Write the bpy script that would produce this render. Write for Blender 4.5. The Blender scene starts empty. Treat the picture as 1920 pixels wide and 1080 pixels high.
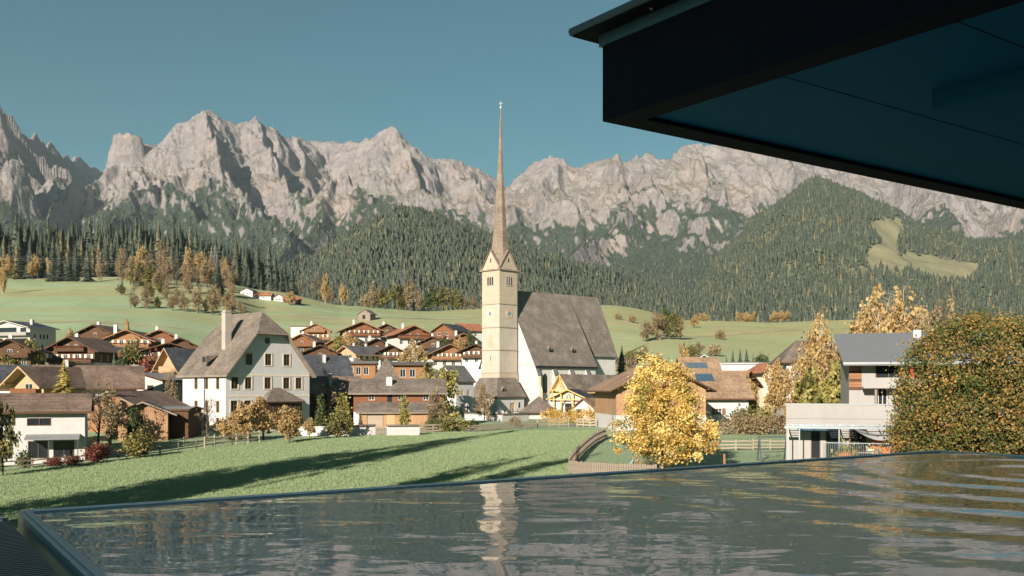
import bpy, bmesh, math, random
import numpy as np
from mathutils import Vector, Matrix, Euler

random.seed(7)
RNG = np.random.default_rng(11)
SC = bpy.context.scene
COL = SC.collection

# ------------------------------------------------------------------ camera, sky, sun, exposure
F = 1867.0          # focal length in photo pixels (1920 wide), horizon at row 728
HY = 728.0
cam_d = bpy.data.cameras.new('camera')
cam_d.sensor_width = 36.0
cam_d.lens = 36.0 * F / 1920.0
cam_d.shift_y = (HY - 540.0) / 1920.0
cam_d.clip_start = 0.1
cam_d.clip_end = 60000.0
cam = bpy.data.objects.new('camera', cam_d)
cam.location = (0, 0, 0)
cam.rotation_euler = (math.radians(90), 0, 0)
COL.objects.link(cam)
SC.camera = cam

SUN_AZ = math.radians(23.0)     # sun stands behind the camera, this far to the left
SUN_EL = math.radians(21.0)
S_DIR = Vector((-math.cos(SUN_EL) * math.sin(SUN_AZ), -math.cos(SUN_EL) * math.cos(SUN_AZ), math.sin(SUN_EL)))

world = bpy.data.worlds.new('World')
SC.world = world
world.use_nodes = True
wn = world.node_tree.nodes
wl = world.node_tree.links
wn.clear()
w_out = wn.new('ShaderNodeOutputWorld')
w_bg = wn.new('ShaderNodeBackground')
w_sky = wn.new('ShaderNodeTexSky')
w_sky.sky_type = 'NISHITA'
w_sky.sun_disc = False
w_sky.sun_elevation = SUN_EL
w_sky.sun_rotation = math.radians(180.0) + SUN_AZ
w_sky.altitude = 800
w_sky.air_density = 1.0
w_sky.dust_density = 0.8
w_sky.ozone_density = 1.0
w_tint = wn.new('ShaderNodeMix')
w_tint.data_type = 'RGBA'
w_tint.blend_type = 'MULTIPLY'
w_tint.inputs[0].default_value = 1.0
w_tint.inputs[7].default_value = (0.135, 0.285, 0.25, 1.0)
w_bg.inputs['Strength'].default_value = 0.10
wl.new(w_sky.outputs[0], w_tint.inputs[6])
wl.new(w_tint.outputs[2], w_bg.inputs['Color'])
wl.new(w_bg.outputs[0], w_out.inputs['Surface'])

sun_d = bpy.data.lights.new('sun', 'SUN')
sun_d.energy = 4.3
sun_d.angle = math.radians(0.5)
sun_d.color = (1.0, 0.88, 0.76)
sun = bpy.data.objects.new('sun', sun_d)
sun.rotation_euler = S_DIR.to_track_quat('Z', 'Y').to_euler()
sun.location = (-40, -60, 60)
COL.objects.link(sun)

SC.view_settings.view_transform = 'Standard'
SC.view_settings.look = 'None'
SC.view_settings.gamma = 1.0
SC.view_settings.exposure = 1.25
SC.view_settings.use_curve_mapping = False
SC.cycles.use_denoising = True
SC.cycles.use_adaptive_sampling = True
SC.cycles.max_bounces = 6
SC.cycles.transparent_max_bounces = 6
SC.cycles.volume_bounces = 0
SC.cycles.caustics_reflective = False
SC.cycles.caustics_refractive = False

# ------------------------------------------------------------------ helpers: objects
def link(o):
    COL.objects.link(o)
    return o

def tag(o, label=None, cat=None, group=None, kind=None):
    if label: o['label'] = label
    if cat: o['category'] = cat
    if group: o['group'] = group
    if kind: o['kind'] = kind
    return o

def empty(name, loc, rz=0.0):
    o = bpy.data.objects.new(name, None)
    o.location = loc
    o.rotation_euler = (0, 0, rz)
    o.empty_display_size = 0.2
    return link(o)

def place(name, me, parent=None, loc=(0, 0, 0), rz=0.0, scale=None):
    o = bpy.data.objects.new(name, me)
    link(o)
    if parent is not None: o.parent = parent
    o.location = loc
    o.rotation_euler = (0, 0, rz)
    if scale is not None: o.scale = scale if hasattr(scale, '__len__') else (scale,) * 3
    return o

def np_mesh(name, verts, quads, mat, smooth=False, attr=None):
    """mesh from numpy arrays, quads (n,4) or tris (n,3)"""
    verts = np.asarray(verts, np.float32); quads = np.asarray(quads, np.int32)
    me = bpy.data.meshes.new(name)
    k = quads.shape[1]
    me.vertices.add(len(verts)); me.vertices.foreach_set('co', verts.ravel())
    me.loops.add(quads.size); me.loops.foreach_set('vertex_index', quads.ravel())
    me.polygons.add(len(quads))
    me.polygons.foreach_set('loop_start', np.arange(0, quads.size, k, dtype=np.int32))
    if smooth: me.polygons.foreach_set('use_smooth', np.ones(len(quads), bool))
    for m in (mat if isinstance(mat, (list, tuple)) else [mat]): me.materials.append(m)
    me.update(calc_edges=True)
    if attr:
        for an, av in attr.items():
            a = me.attributes.new(an, 'FLOAT', 'POINT')
            a.data.foreach_set('value', np.asarray(av, np.float32))
    return me

class MB:
    """collects shapes for one mesh"""
    def __init__(s): s.v = []; s.f = []; s.m = []
    def poly(s, pts, m=0):
        b = len(s.v); s.v += [tuple(p) for p in pts]; s.f.append(tuple(range(b, b + len(pts)))); s.m.append(m); return s
    def box(s, x0, y0, z0, x1, y1, z1, m=0):
        b = len(s.v)
        s.v += [(x0, y0, z0), (x1, y0, z0), (x1, y1, z0), (x0, y1, z0), (x0, y0, z1), (x1, y0, z1), (x1, y1, z1), (x0, y1, z1)]
        for q in ((0, 3, 2, 1), (4, 5, 6, 7), (0, 1, 5, 4), (1, 2, 6, 5), (2, 3, 7, 6), (3, 0, 4, 7)):
            s.f.append(tuple(b + i for i in q)); s.m.append(m)
        return s
    def prism(s, base, off, m=0, mcap=None, mtop=None):
        """extrude polygon base (list of 3d points) by vector off"""
        n = len(base); b = len(s.v)
        off = Vector(off)
        s.v += [tuple(p) for p in base] + [tuple(Vector(p) + off) for p in base]
        s.f.append(tuple(b + i for i in reversed(range(n)))); s.m.append(m if mcap is None else mcap)
        s.f.append(tuple(b + n + i for i in range(n))); s.m.append((m if mcap is None else mcap) if mtop is None else mtop)
        for i in range(n):
            j = (i + 1) % n
            s.f.append((b + i, b + j, b + n + j, b + n + i)); s.m.append(m)
        return s
    def bar(s, a, c, w, h=None, m=0, up=(0, 0, 1)):
        """square bar from a to c"""
        a = Vector(a); c = Vector(c); h = w if h is None else h
        d = (c - a).normalized(); u = Vector(up)
        if abs(d.dot(u)) > 0.98: u = Vector((0, 1, 0))
        r = d.cross(u).normalized(); t = r.cross(d).normalized()
        q = [a - r * w / 2 - t * h / 2, a + r * w / 2 - t * h / 2, a + r * w / 2 + t * h / 2, a - r * w / 2 + t * h / 2]
        return s.prism(q, c - a, m)
    def tube(s, pts, rad, n=7, m=0, caps=True):
        pts = [Vector(p) for p in pts]; b = len(s.v)
        for i, p in enumerate(pts):
            d = (pts[min(i + 1, len(pts) - 1)] - pts[max(i - 1, 0)]).normalized()
            u = Vector((0, 0, 1)) if abs(d.z) < 0.95 else Vector((1, 0, 0))
            r = d.cross(u).normalized(); t = d.cross(r).normalized()
            rr = rad[i] if hasattr(rad, '__len__') else rad
            for k in range(n):
                a = 2 * math.pi * k / n
                s.v.append(tuple(p + r * math.cos(a) * rr + t * math.sin(a) * rr))
        for i in range(len(pts) - 1):
            for k in range(n):
                k2 = (k + 1) % n
                s.f.append((b + i * n + k, b + i * n + k2, b + (i + 1) * n + k2, b + (i + 1) * n + k)); s.m.append(m)
        if caps:
            s.f.append(tuple(b + k for k in range(n))); s.m.append(m)
            e = b + (len(pts) - 1) * n
            s.f.append(tuple(e + k for k in reversed(range(n)))); s.m.append(m)
        return s
    def mesh(s, name, mats, smooth=False, recalc=True):
        me = bpy.data.meshes.new(name)
        me.from_pydata(s.v, [], s.f)
        for m in (mats if isinstance(mats, (list, tuple)) else [mats]): me.materials.append(m)
        me.polygons.foreach_set('material_index', s.m)
        if smooth: me.polygons.foreach_set('use_smooth', [True] * len(s.f))
        if recalc:
            bm = bmesh.new(); bm.from_mesh(me)
            bmesh.ops.recalc_face_normals(bm, faces=bm.faces)
            bm.to_mesh(me); bm.free()
        me.update()
        return me
    def build(s, name, mats, parent=None, **kw):
        loc = kw.pop('loc', (0, 0, 0)); rz = kw.pop('rz', 0.0)
        return place(name, s.mesh(name, mats, **kw), parent, loc, rz)

def PX(px, d): return (px - 960.0) / F * d
def PZ(py, d): return (HY - py) / F * d

# ------------------------------------------------------------------ helpers: materials
class NT:
    def __init__(s, name):
        s.mat = bpy.data.materials.new(name); s.mat.use_nodes = True
        s.t = s.mat.node_tree; s.n = s.t.nodes; s.l = s.t.links
        s.n.clear()
        s.out = s.n.new('ShaderNodeOutputMaterial')
        s.b = s.n.new('ShaderNodeBsdfPrincipled')
        s.l.new(s.b.outputs[0], s.out.inputs['Surface'])
        s.b.inputs['Roughness'].default_value = 0.9
        if 'Specular IOR Level' in s.b.inputs: s.b.inputs['Specular IOR Level'].default_value = 0.25
    def set(s, **k):
        for a, v in k.items(): s.b.inputs[a.replace('_', ' ')].default_value = v
        return s
    def coord(s, kind='Object', scale=(1, 1, 1), rot=(0, 0, 0)):
        if kind == 'World':
            c = s.n.new('ShaderNodeNewGeometry'); o = c.outputs['Position']
        else:
            c = s.n.new('ShaderNodeTexCoord'); o = c.outputs[kind]
        m = s.n.new('ShaderNodeMapping'); s.l.new(o, m.inputs['Vector'])
        m.inputs['Scale'].default_value = scale; m.inputs['Rotation'].default_value = rot
        return m.outputs[0]
    def noise(s, vec, scale=5.0, detail=4.0, rough=0.55, dist=0.0):
        n = s.n.new('ShaderNodeTexNoise'); s.l.new(vec, n.inputs['Vector'])
        n.inputs['Scale'].default_value = scale; n.inputs['Detail'].default_value = detail
        n.inputs['Roughness'].default_value = rough; n.inputs['Distortion'].default_value = dist
        return n.outputs['Fac']
    def ramp(s, fac, stops):
        r = s.n.new('ShaderNodeValToRGB'); s.l.new(fac, r.inputs[0])
        e = r.color_ramp.elements
        while len(e) < len(stops): e.new(0.5)
        for i, (p, c) in enumerate(stops):
            e[i].position = p; e[i].color = (*c, 1.0) if len(c) == 3 else c
        return r.outputs[0]
    def mix(s, fac, a, b, mode='MIX'):
        n = s.n.new('ShaderNodeMix'); n.data_type = 'RGBA'; n.blend_type = mode
        for sock, v in ((n.inputs[0], fac), (n.inputs[6], a), (n.inputs[7], b)):
            if hasattr(v, 'is_linked') or isinstance(v, bpy.types.NodeSocket): s.l.new(v, sock)
            elif isinstance(v, (int, float)): sock.default_value = v
            else: sock.default_value = (*v, 1.0) if len(v) == 3 else v
        return n.outputs[2]
    def math(s, op, a, b=0.0, c=None, clamp=False):
        n = s.n.new('ShaderNodeMath'); n.operation = op; n.use_clamp = clamp
        for i, v in enumerate((a, b) if c is None else (a, b, c)):
            if isinstance(v, bpy.types.NodeSocket): s.l.new(v, n.inputs[i])
            else: n.inputs[i].default_value = v
        return n.outputs[0]
    def attr(s, name):
        n = s.n.new('ShaderNodeAttribute'); n.attribute_name = name; return n.outputs['Fac']
    def color(s, c):
        if isinstance(c, bpy.types.NodeSocket): s.l.new(c, s.b.inputs['Base Color'])
        else: s.b.inputs['Base Color'].default_value = (*c, 1.0)
        return s
    def bump(s, h, strength=0.4, dist=0.1):
        n = s.n.new('ShaderNodeBump'); s.l.new(h, n.inputs['Height'])
        n.inputs['Strength'].default_value = strength; n.inputs['Distance'].default_value = dist
        s.l.new(n.outputs[0], s.b.inputs['Normal'])
        return s

MATS = {}
def plaster(name, c, c2=None, scale=0.6, amt=0.35):
    m = NT(name); v = m.coord('Object')
    n = m.noise(v, scale, 6, 0.65); n2 = m.noise(v, 14.0, 3, 0.6)
    c2 = c2 or tuple(x * 0.82 for x in c)
    n3 = m.noise(m.coord('Object', (2.2, 2.2, 0.22)), 1.0, 5, 0.65)
    col = m.mix(m.math('MULTIPLY', n2, 0.25), m.ramp(n, [(0.3, c2), (0.62, c)]), tuple(x * 0.9 for x in c))
    col = m.mix(m.ramp(n3, [(0.52, (0, 0, 0)), (0.78, (0.28, 0.28, 0.28))]), col, tuple(x * 0.66 for x in c))
    m.color(col).bump(n2, 0.15, 0.02); MATS[name] = m.mat; return m.mat
def wood(name, c1, c2, horiz=True, board=0.16):
    m = NT(name)
    v = m.coord('Object', (0.25, 0.25, 6.0) if horiz else (6.0, 6.0, 0.25))
    n = m.noise(v, 1.5, 5, 0.6, 0.3)
    n3 = m.noise(m.coord('Object'), 0.5, 3, 0.5)
    w = m.n.new('ShaderNodeTexWave'); w.bands_direction = 'Z' if horiz else 'X'
    w.inputs['Scale'].default_value = 0.31 / board
    m.l.new(m.coord('Object', (1, 1, 1) if horiz else (1, 1, 1), (0, 0, 0) if horiz else (0, 0, 0.6)), w.inputs['Vector'])
    seam = m.math('LESS_THAN', w.outputs['Fac'], 0.08)
    col = m.ramp(m.math('ADD', m.math('MULTIPLY', n, 0.7), m.math('MULTIPLY', n3, 0.3)), [(0.3, c1), (0.7, c2)])
    col = m.mix(m.math('MULTIPLY', seam, 0.55), col, tuple(x * 0.35 for x in c1))
    m.color(col).bump(w.outputs['Fac'], 0.3, 0.02); MATS[name] = m.mat; return m.mat
def roofm(name, c1, c2, row=0.35, rough=0.85, noise_amt=1.0):
    m = NT(name); v = m.coord('Object')
    b = m.n.new('ShaderNodeTexBrick'); m.l.new(m.coord('Object', (1, 1, 2.2)), b.inputs['Vector'])
    # courses follow height on the slope, joints follow the long side
    n = m.noise(v, 2.2, 5, 0.7); n2 = m.noise(v, 0.35, 4, 0.6); n3 = m.noise(m.coord('Object', (1, 1, 1)), 9.0, 2, 0.6)
    w = m.n.new('ShaderNodeTexWave'); w.bands_direction = 'Z'; w.wave_profile = 'SAW'
    w.inputs['Scale'].default_value = 0.314 / row; w.inputs['Distortion'].default_value = 0.4
    m.l.new(v, w.inputs['Vector'])
    f = m.math('ADD', m.math('MULTIPLY', n, 0.4 * noise_amt), m.math('ADD', m.math('MULTIPLY', n2, 0.35), m.math('MULTIPLY', n3, 0.3 * noise_amt)))
    col = m.ramp(f, [(0.42, tuple(x * 0.72 for x in c1)), (0.52, tuple((x + y) / 2 for x, y in zip(c1, c2))), (0.62, tuple(x * 1.25 for x in c2))])
    col = m.mix(m.math('MULTIPLY', m.math('LESS_THAN', w.outputs['Fac'], 0.16), 0.4), col, tuple(x * 0.4 for x in c1))
    m.set(Roughness=rough); m.color(col).bump(m.math('ADD', w.outputs['Fac'], n3), 0.5, 0.06)
    m.n.remove(b)
    MATS[name] = m.mat; return m.mat
def flat(name, c, rough=0.7, metal=0.0, var=0.12, scale=3.0, spec=0.3):
    m = NT(name); v = m.coord('Object'); n = m.noise(v, scale, 4, 0.6)
    m.color(m.mix(n, tuple(x * (1 - var) for x in c), tuple(min(1, x * (1 + var)) for x in c)))
    m.set(Roughness=rough, Metallic=metal); m.b.inputs['Specular IOR Level'].default_value = spec
    MATS[name] = m.mat; return m.mat
def leafm(name, stops, transl=0.35, var=0.5):
    """foliage: colour by the leaf's own tint attribute, some light passes through"""
    m = NT(name)
    t = m.attr('tint'); oi = m.n.new('ShaderNodeObjectInfo')
    f = m.math('ADD', t, m.math('MULTIPLY', m.math('SUBTRACT', oi.outputs['Random'], 0.5), var * 0.5), clamp=True)
    col = m.ramp(f, stops)
    m.color(col); m.set(Roughness=0.75)
    tr = m.n.new('ShaderNodeBsdfTranslucent'); m.l.new(col, tr.inputs[0])
    mx = m.n.new('ShaderNodeMixShader'); mx.inputs[0].default_value = transl
    m.l.new(m.b.outputs[0], mx.inputs[1]); m.l.new(tr.outputs[0], mx.inputs[2]); m.l.new(mx.outputs[0], m.out.inputs['Surface'])
    MATS[name] = m.mat; return m.mat

# ------------------------------------------------------------------ numpy gradient noise
_perm = np.random.default_rng(3).permutation(4096)
_g = np.random.default_rng(4).uniform(0, 2 * np.pi, 4096)
_gx = np.cos(_g); _gy = np.sin(_g)
def perlin(x, y):
    xi = np.floor(x).astype(np.int64); yi = np.floor(y).astype(np.int64)
    xf = x - xi; yf = y - yi
    def h(a, b): return _perm[(_perm[a & 4095] + b) & 4095]
    def dot(a, b, fx, fy):
        k = h(a, b); return _gx[k] * fx + _gy[k] * fy
    u = xf * xf * xf * (xf * (xf * 6 - 15) + 10); v = yf * yf * yf * (yf * (yf * 6 - 15) + 10)
    n0 = dot(xi, yi, xf, yf) * (1 - u) + dot(xi + 1, yi, xf - 1, yf) * u
    n1 = dot(xi, yi + 1, xf, yf - 1) * (1 - u) + dot(xi + 1, yi + 1, xf - 1, yf - 1) * u
    return (n0 * (1 - v) + n1 * v) * 1.5
def fbm(x, y, o=5, g=0.5):
    s = 0; a = 1.0
    for i in range(o): s = s + a * perlin(x * 2 ** i + 17.3 * i, y * 2 ** i - 9.1 * i); a *= g
    return s
def ridged(x, y, o=5, g=0.5):
    s = 0; a = 1.0; w = 1.0
    for i in range(o):
        n = 1 - np.abs(perlin(x * 2.03 ** i + 31.7 * i, y * 2.03 ** i + 5.3 * i)); n = n * n
        s = s + a * n * w; w = np.clip(n * 1.6, 0, 1); a *= g
    return s

# ------------------------------------------------------------------ valley ground
G_PX = np.array([-2200, -900, -300, 0, 150, 300, 430, 500, 640, 800, 860, 900, 960, 1150, 1300, 1500, 1700, 1920, 2300, 2900, 4200], float)
G_D = np.array([8, 30, 60, 90, 120, 150, 200, 235, 265, 330, 450, 560, 680, 850, 1100], float)
G_Z = np.array([
 [-10] * 21,
 [-10] * 21,
 [-9.5, -9.5, -9.2, -9.0, -8.9, -8.8, -8.7, -8.6, -8.5, -8.4, -8.4, -8.3, -8.2, -8.0, -8, -8, -8, -8, -8, -8, -8],
 [-9, -9, -8.9, -8.7, -8.5, -8.4, -8.2, -8.1, -8.0, -7.9, -7.8, -7.8, -7.7, -7.6, -7.5, -7.5, -7.5, -7.5, -7.5, -7.5, -7.5],
 [-8.6, -8.6, -8.5, -8.3, -8.1, -7.9, -7.6, -7.6, -7.4, -7.2, -7.2, -7.1, -7.0, -6.9, -6.9, -7, -7, -7, -7, -7, -7],
 [-6, -6, -6, -5.5, -5.4, -6.3, -6.7, -6.7, -6.6, -6.6, -6.6, -6.6, -6.5, -6.4, -6.4, -6.5, -6.5, -6.5, -6.5, -6.5, -6.5],
 [0, 0, 0, 0, 0, -3.0, -5.5, -6, -6.2, -6.2, -6.2, -6.2, -6.4, -6.4, -6.3, -6.3, -6, -6, -6, -6, -6],
 [7, 7, 7, 6.0, 5.5, 2, -1, -2, -1.5, -2, -3, -6.2, -6.5, -6.4, -5.8, -5.8, -5.8, -5, -5, -5, -5],
 [12, 12, 12, 11, 10, 7, 4, 4, 4, 4, 0, -5.5, -6.6, -6.4, -4, -4, -4, -4, -3, -3, -3],
 [22, 22, 22, 21, 21, 19, 15, 13, 13, 13, 12, 9, 4, 5, 10, 6, 6, 6, 6, 6, 6],
 [42, 42, 42, 41, 41, 41, 39, 33, 30, 31, 31, 31, 30, 28, 24, 24, 24, 24, 24, 24, 24],
 [62, 62, 62, 61, 60, 60, 58, 55, 46, 43.5, 44, 44, 44, 45, 36, 36, 36, 36, 36, 36, 36],
 [78, 78, 77, 75, 75, 74, 68, 58, 48, 48, 50, 52, 53, 54, 44, 44.5, 45, 45, 45, 45, 45],
 [86, 86, 86, 85, 84, 78, 66, 52, 46, 46, 48, 49, 50, 51, 44, 45, 45, 45, 45, 45, 45],
 [60, 60, 60, 60, 60, 56, 50, 40, 36, 36, 38, 38, 40, 40, 40, 40, 40, 40, 40, 40, 40]], float)
def _interp_row(tab, px):   # (rows, n) values of every row at px
    i = np.clip(np.searchsorted(G_PX, px) - 1, 0, len(G_PX) - 2)
    t = np.clip((px - G_PX[i]) / (G_PX[i + 1] - G_PX[i]), 0, 1); t = t * t * (3 - 2 * t) * 0.5 + t * 0.5
    return tab[:, i] * (1 - t) + tab[:, i + 1] * t
def ground_z(X, Y):
    X = np.atleast_1d(np.asarray(X, float)); Y = np.atleast_1d(np.asarray(Y, float))
    d = np.clip(Y, 8, 1099); px = 960 + X / np.maximum(Y, 8) * F
    rows = _interp_row(G_Z, px)
    j = np.clip(np.searchsorted(G_D, d) - 1, 0, len(G_D) - 2)
    t = (d - G_D[j]) / (G_D[j + 1] - G_D[j])
    n = np.arange(len(d))
    jm = np.maximum(j - 1, 0); jp = np.minimum(j + 2, len(G_D) - 1)
    z0, z1 = rows[j, n], rows[j + 1, n]
    m0 = (rows[j + 1, n] - rows[jm, n]) / (G_D[j + 1] - G_D[jm]); m1 = (rows[jp, n] - rows[j, n]) / (G_D[jp] - G_D[j])
    h = G_D[j + 1] - G_D[j]
    z = (2 * t**3 - 3 * t**2 + 1) * z0 + (t**3 - 2 * t**2 + t) * h * m0 + (-2 * t**3 + 3 * t**2) * z1 + (t**3 - t**2) * h * m1
    far = np.clip((d - 280) / 200, 0, 1)
    return z + 0.10 * fbm(X / 14, Y / 14, 3) + far * 1.3 * fbm(X / 70, Y / 70, 4)
def gz(x, y): return float(ground_z(x, y)[0])
def G(px, d, dz=0.0):
    x = PX(px, d); return Vector((x, d, gz(x, d) + dz))
# ------------------------------------------------------------------ setting: ground
def polar_grid(pxs, ds, zfun):
    P, D = np.meshgrid(pxs, ds)
    X = (P - 960) / F * D
    Z = zfun(X.ravel(), D.ravel()).reshape(X.shape)
    V = np.stack([X, D, Z], -1).reshape(-1, 3)
    r, c = X.shape
    i = np.arange((r - 1) * (c - 1)); a = (i // (c - 1)) * c + i % (c - 1)
    return V, np.stack([a, a + 1, a + c + 1, a + c], 1)

m = NT('grass')
v = m.coord('World')
n1 = m.noise(v, 0.035, 5, 0.6); n2 = m.noise(v, 0.5, 4, 0.6); n3 = m.noise(m.coord('World', (1, 1, 1)), 4.5, 4, 0.75)
n4 = m.noise(m.coord('World', (0.006, 0.045, 0.03)), 1.0, 5, 0.65, 0.6)
c = m.ramp(n1, [(0.32, (0.23, 0.325, 0.185)), (0.52, (0.285, 0.38, 0.225)), (0.72, (0.345, 0.415, 0.255))])
c = m.mix(m.math('MULTIPLY', n2, 0.5), c, (0.30, 0.375, 0.22))
c = m.mix(m.ramp(n3, [(0.36, (0.5, 0.5, 0.5)), (0.54, (0, 0, 0))]), c, (0.16, 0.21, 0.11))
far = m.n.new('ShaderNodeSeparateXYZ'); m.l.new(v, far.inputs[0])
ff = m.math('DIVIDE', m.math('SUBTRACT', far.outputs['Y'], 240.0), 250.0, clamp=True)
dry = m.math('MULTIPLY', m.ramp(n4, [(0.42, (0, 0, 0)), (0.56, (1, 1, 1))]), ff)
c = m.mix(m.math('MULTIPLY', dry, 0.8), c, (0.33, 0.27, 0.13))
mow = m.noise(m.coord('World', (0.012, 0.16, 0.1), (0, 0, 0.25)), 1.0, 3, 0.6, 0.8)
c = m.mix(m.math('MULTIPLY', m.ramp(mow, [(0.46, (0, 0, 0)), (0.54, (0.5, 0.5, 0.5))]), ff), c, (0.20, 0.27, 0.13))
wet = m.noise(v, 0.09, 4, 0.7)
c = m.mix(m.ramp(wet, [(0.56, (0, 0, 0)), (0.70, (0.45, 0.45, 0.45))]), c, (0.34, 0.36, 0.19))
# the eastern pastures have turned paler than the western ones
east = m.math('MULTIPLY', m.math('DIVIDE', m.math('ADD', far.outputs['X'], 60.0), 160.0, clamp=True), ff)
c = m.mix(m.math('MULTIPLY', east, 0.55), c, (0.34, 0.315, 0.14))
m.color(c).bump(m.math('ADD', n3, m.math('MULTIPLY', n2, 0.6)), 0.9, 0.22)
GRASS = m.mat
ds = np.unique(np.concatenate([np.linspace(8, 60, 26), np.linspace(60, 180, 130), np.geomspace(180, 1100, 120)]))
pxs = np.unique(np.concatenate([np.linspace(-2200, -200, 50), np.linspace(-200, 2120, 420), np.linspace(2120, 4200, 50)]))
V, Q = polar_grid(pxs, ds, ground_z)
tag(place('ground', np_mesh('ground', V, Q, GRASS, True)), kind='structure')

# ------------------------------------------------------------------ setting: the mountains
def P3(p): return (PX(p[0], p[2]), p[2], PZ(p[1], p[2]))
SKY = [(-260, 90, 4100), (-100, 150, 4200), (0, 205, 4300), (45, 245, 4700), (90, 258, 5200), (130, 272, 5700), (190, 297, 6200), (240, 300, 6400)]
MAIN = [(262, 264, 4700), (290, 266, 4800), (330, 236, 4800), (368, 216, 4800), (375, 213, 4800), (392, 212, 4850), (410, 219, 4900), (440, 226, 4950), (476, 220, 5000),
        (492, 229, 5000), (520, 250, 5100), (545, 256, 5200), (572, 250, 5600), (600, 258, 5600), (632, 268, 5500), (690, 262, 5300), (720, 249, 5200),
        (738, 236, 5100), (752, 247, 5100), (778, 267, 5100), (802, 290, 5100), (850, 292, 5200), (880, 305, 5300), (905, 318, 5400), (930, 338, 5600),
        (952, 346, 5800), (978, 328, 5500), (1000, 310, 5300), (1022, 298, 5200), (1045, 289, 5100), (1066, 297, 5100), (1085, 303, 5100), (1108, 296, 5000),
        (1140, 285, 4900), (1156, 286, 4900), (1167, 297, 4900), (1186, 290, 4900), (1216, 278, 4900), (1242, 285, 4900), (1267, 291, 4900), (1290, 270, 4800),
        (1310, 264, 4800), (1360, 266, 4800), (1450, 275, 4800), (1550, 290, 4900), (1700, 300, 5000), (1950, 330, 5000), (2250, 360, 5000)]
SPURS = [
 ([(375, 213, 4800), (388, 255, 4500), (396, 284, 4250), (450, 322, 4000), (505, 385, 3700), (555, 450, 3400), (590, 500, 3100)], 1.0),
 ([(388, 262, 4450), (350, 300, 4200), (306, 332, 3950), (255, 380, 3650), (215, 440, 3350)], 0.95),
 ([(306, 332, 3950), (360, 385, 3650), (425, 450, 3350), (470, 505, 3050)], 1.0),
 ([(217, 298, 4650), (170, 301, 4350), (127, 305, 4150), (116, 370, 3800), (104, 425, 3500)], 1.35),
 ([(217, 298, 4650), (225, 350, 4200), (190, 420, 3700)], 1.2),
 ([(476, 220, 5000), (500, 265, 4750), (535, 320, 4450), (575, 370, 4150)], 1.0),
 ([(545, 256, 5200), (575, 300, 4850), (615, 342, 4550), (655, 330, 4150)], 1.0),
 ([(655, 329, 4150), (610, 372, 3850), (560, 430, 3450), (525, 495, 3050)], 0.9),
 ([(655, 329, 4150), (715, 362, 3850), (785, 398, 3500), (850, 430, 3150)], 0.9),
 ([(632, 268, 5500), (668, 300, 5100), (705, 345, 4700), (745, 385, 4350)], 1.1),
 ([(690, 262, 5300), (712, 315, 4900), (740, 362, 4550), (790, 400, 4200)], 1.15),
 ([(738, 236, 5100), (762, 300, 4700), (805, 350, 4350), (865, 405, 3950), (930, 450, 3600)], 1.05),
 ([(850, 292, 5200), (895, 338, 4850), (955, 385, 4450), (1015, 440, 3950), (1060, 485, 3550)], 1.0),
 ([(905, 318, 5400), (925, 370, 4900), (950, 420, 4500)], 1.0),
 ([(1045, 289, 5100), (1058, 350, 4650), (1080, 412, 4250)], 1.1),
 ([(1000, 310, 5300), (1010, 370, 4800), (1030, 430, 4300)], 1.1),
 ([(1140, 285, 4900), (1165, 345, 4500), (1188, 384, 4200), (1245, 440, 3700), (1305, 505, 3200)], 0.95),
 ([(1188, 384, 4200), (1130, 425, 3850), (1070, 478, 3450)], 0.9),
 ([(1216, 278, 4900), (1232, 358, 4400), (1300, 410, 3950), (1360, 475, 3450)], 0.95),
 ([(1310, 264, 4800), (1345, 335, 4400), (1400, 395, 3950), (1420, 440, 3600)], 1.0),
 ([(1450, 275, 4800), (1500, 340, 4300), (1530, 380, 3900)], 0.95),
 ([(1560, 290, 4900), (1600, 350, 4400), (1650, 400, 3900)], 0.95),
 ([(1700, 300, 5000), (1760, 380, 4300), (1800, 430, 3800)], 0.9),
 ([(1900, 325, 5000), (1930, 400, 4300), (1990, 460, 3700)], 0.9),
 ([(-40, 210, 3700), (25, 300, 3700), (75, 385, 3600), (90, 420, 3500)], 1.2),
]
PINN = [(222, 256, 4600), (232, 247, 4600), (244, 248, 4600), (256, 258, 4620)]
def seg_field(X, Y, pts, k, jag=0.0):
    best = np.full(X.shape, -1e9)
    p3 = [P3(p) for p in pts]
    for (x0, y0, z0), (x1, y1, z1) in zip(p3[:-1], p3[1:]):
        dx, dy = x1 - x0, y1 - y0
        t = np.clip(((X - x0) * dx + (Y - y0) * dy) / (dx * dx + dy * dy), 0, 1)
        dd = np.hypot(X - (x0 + dx * t), Y - (y0 + dy * t))
        kk = k
        if jag: kk = np.where(dx * (Y - y0) - dy * (X - x0) > 0, k * jag, k)   # the eastern flank falls away steeper
        best = np.maximum(best, z0 + (z1 - z0) * t - kk * dd)
    return best
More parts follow.
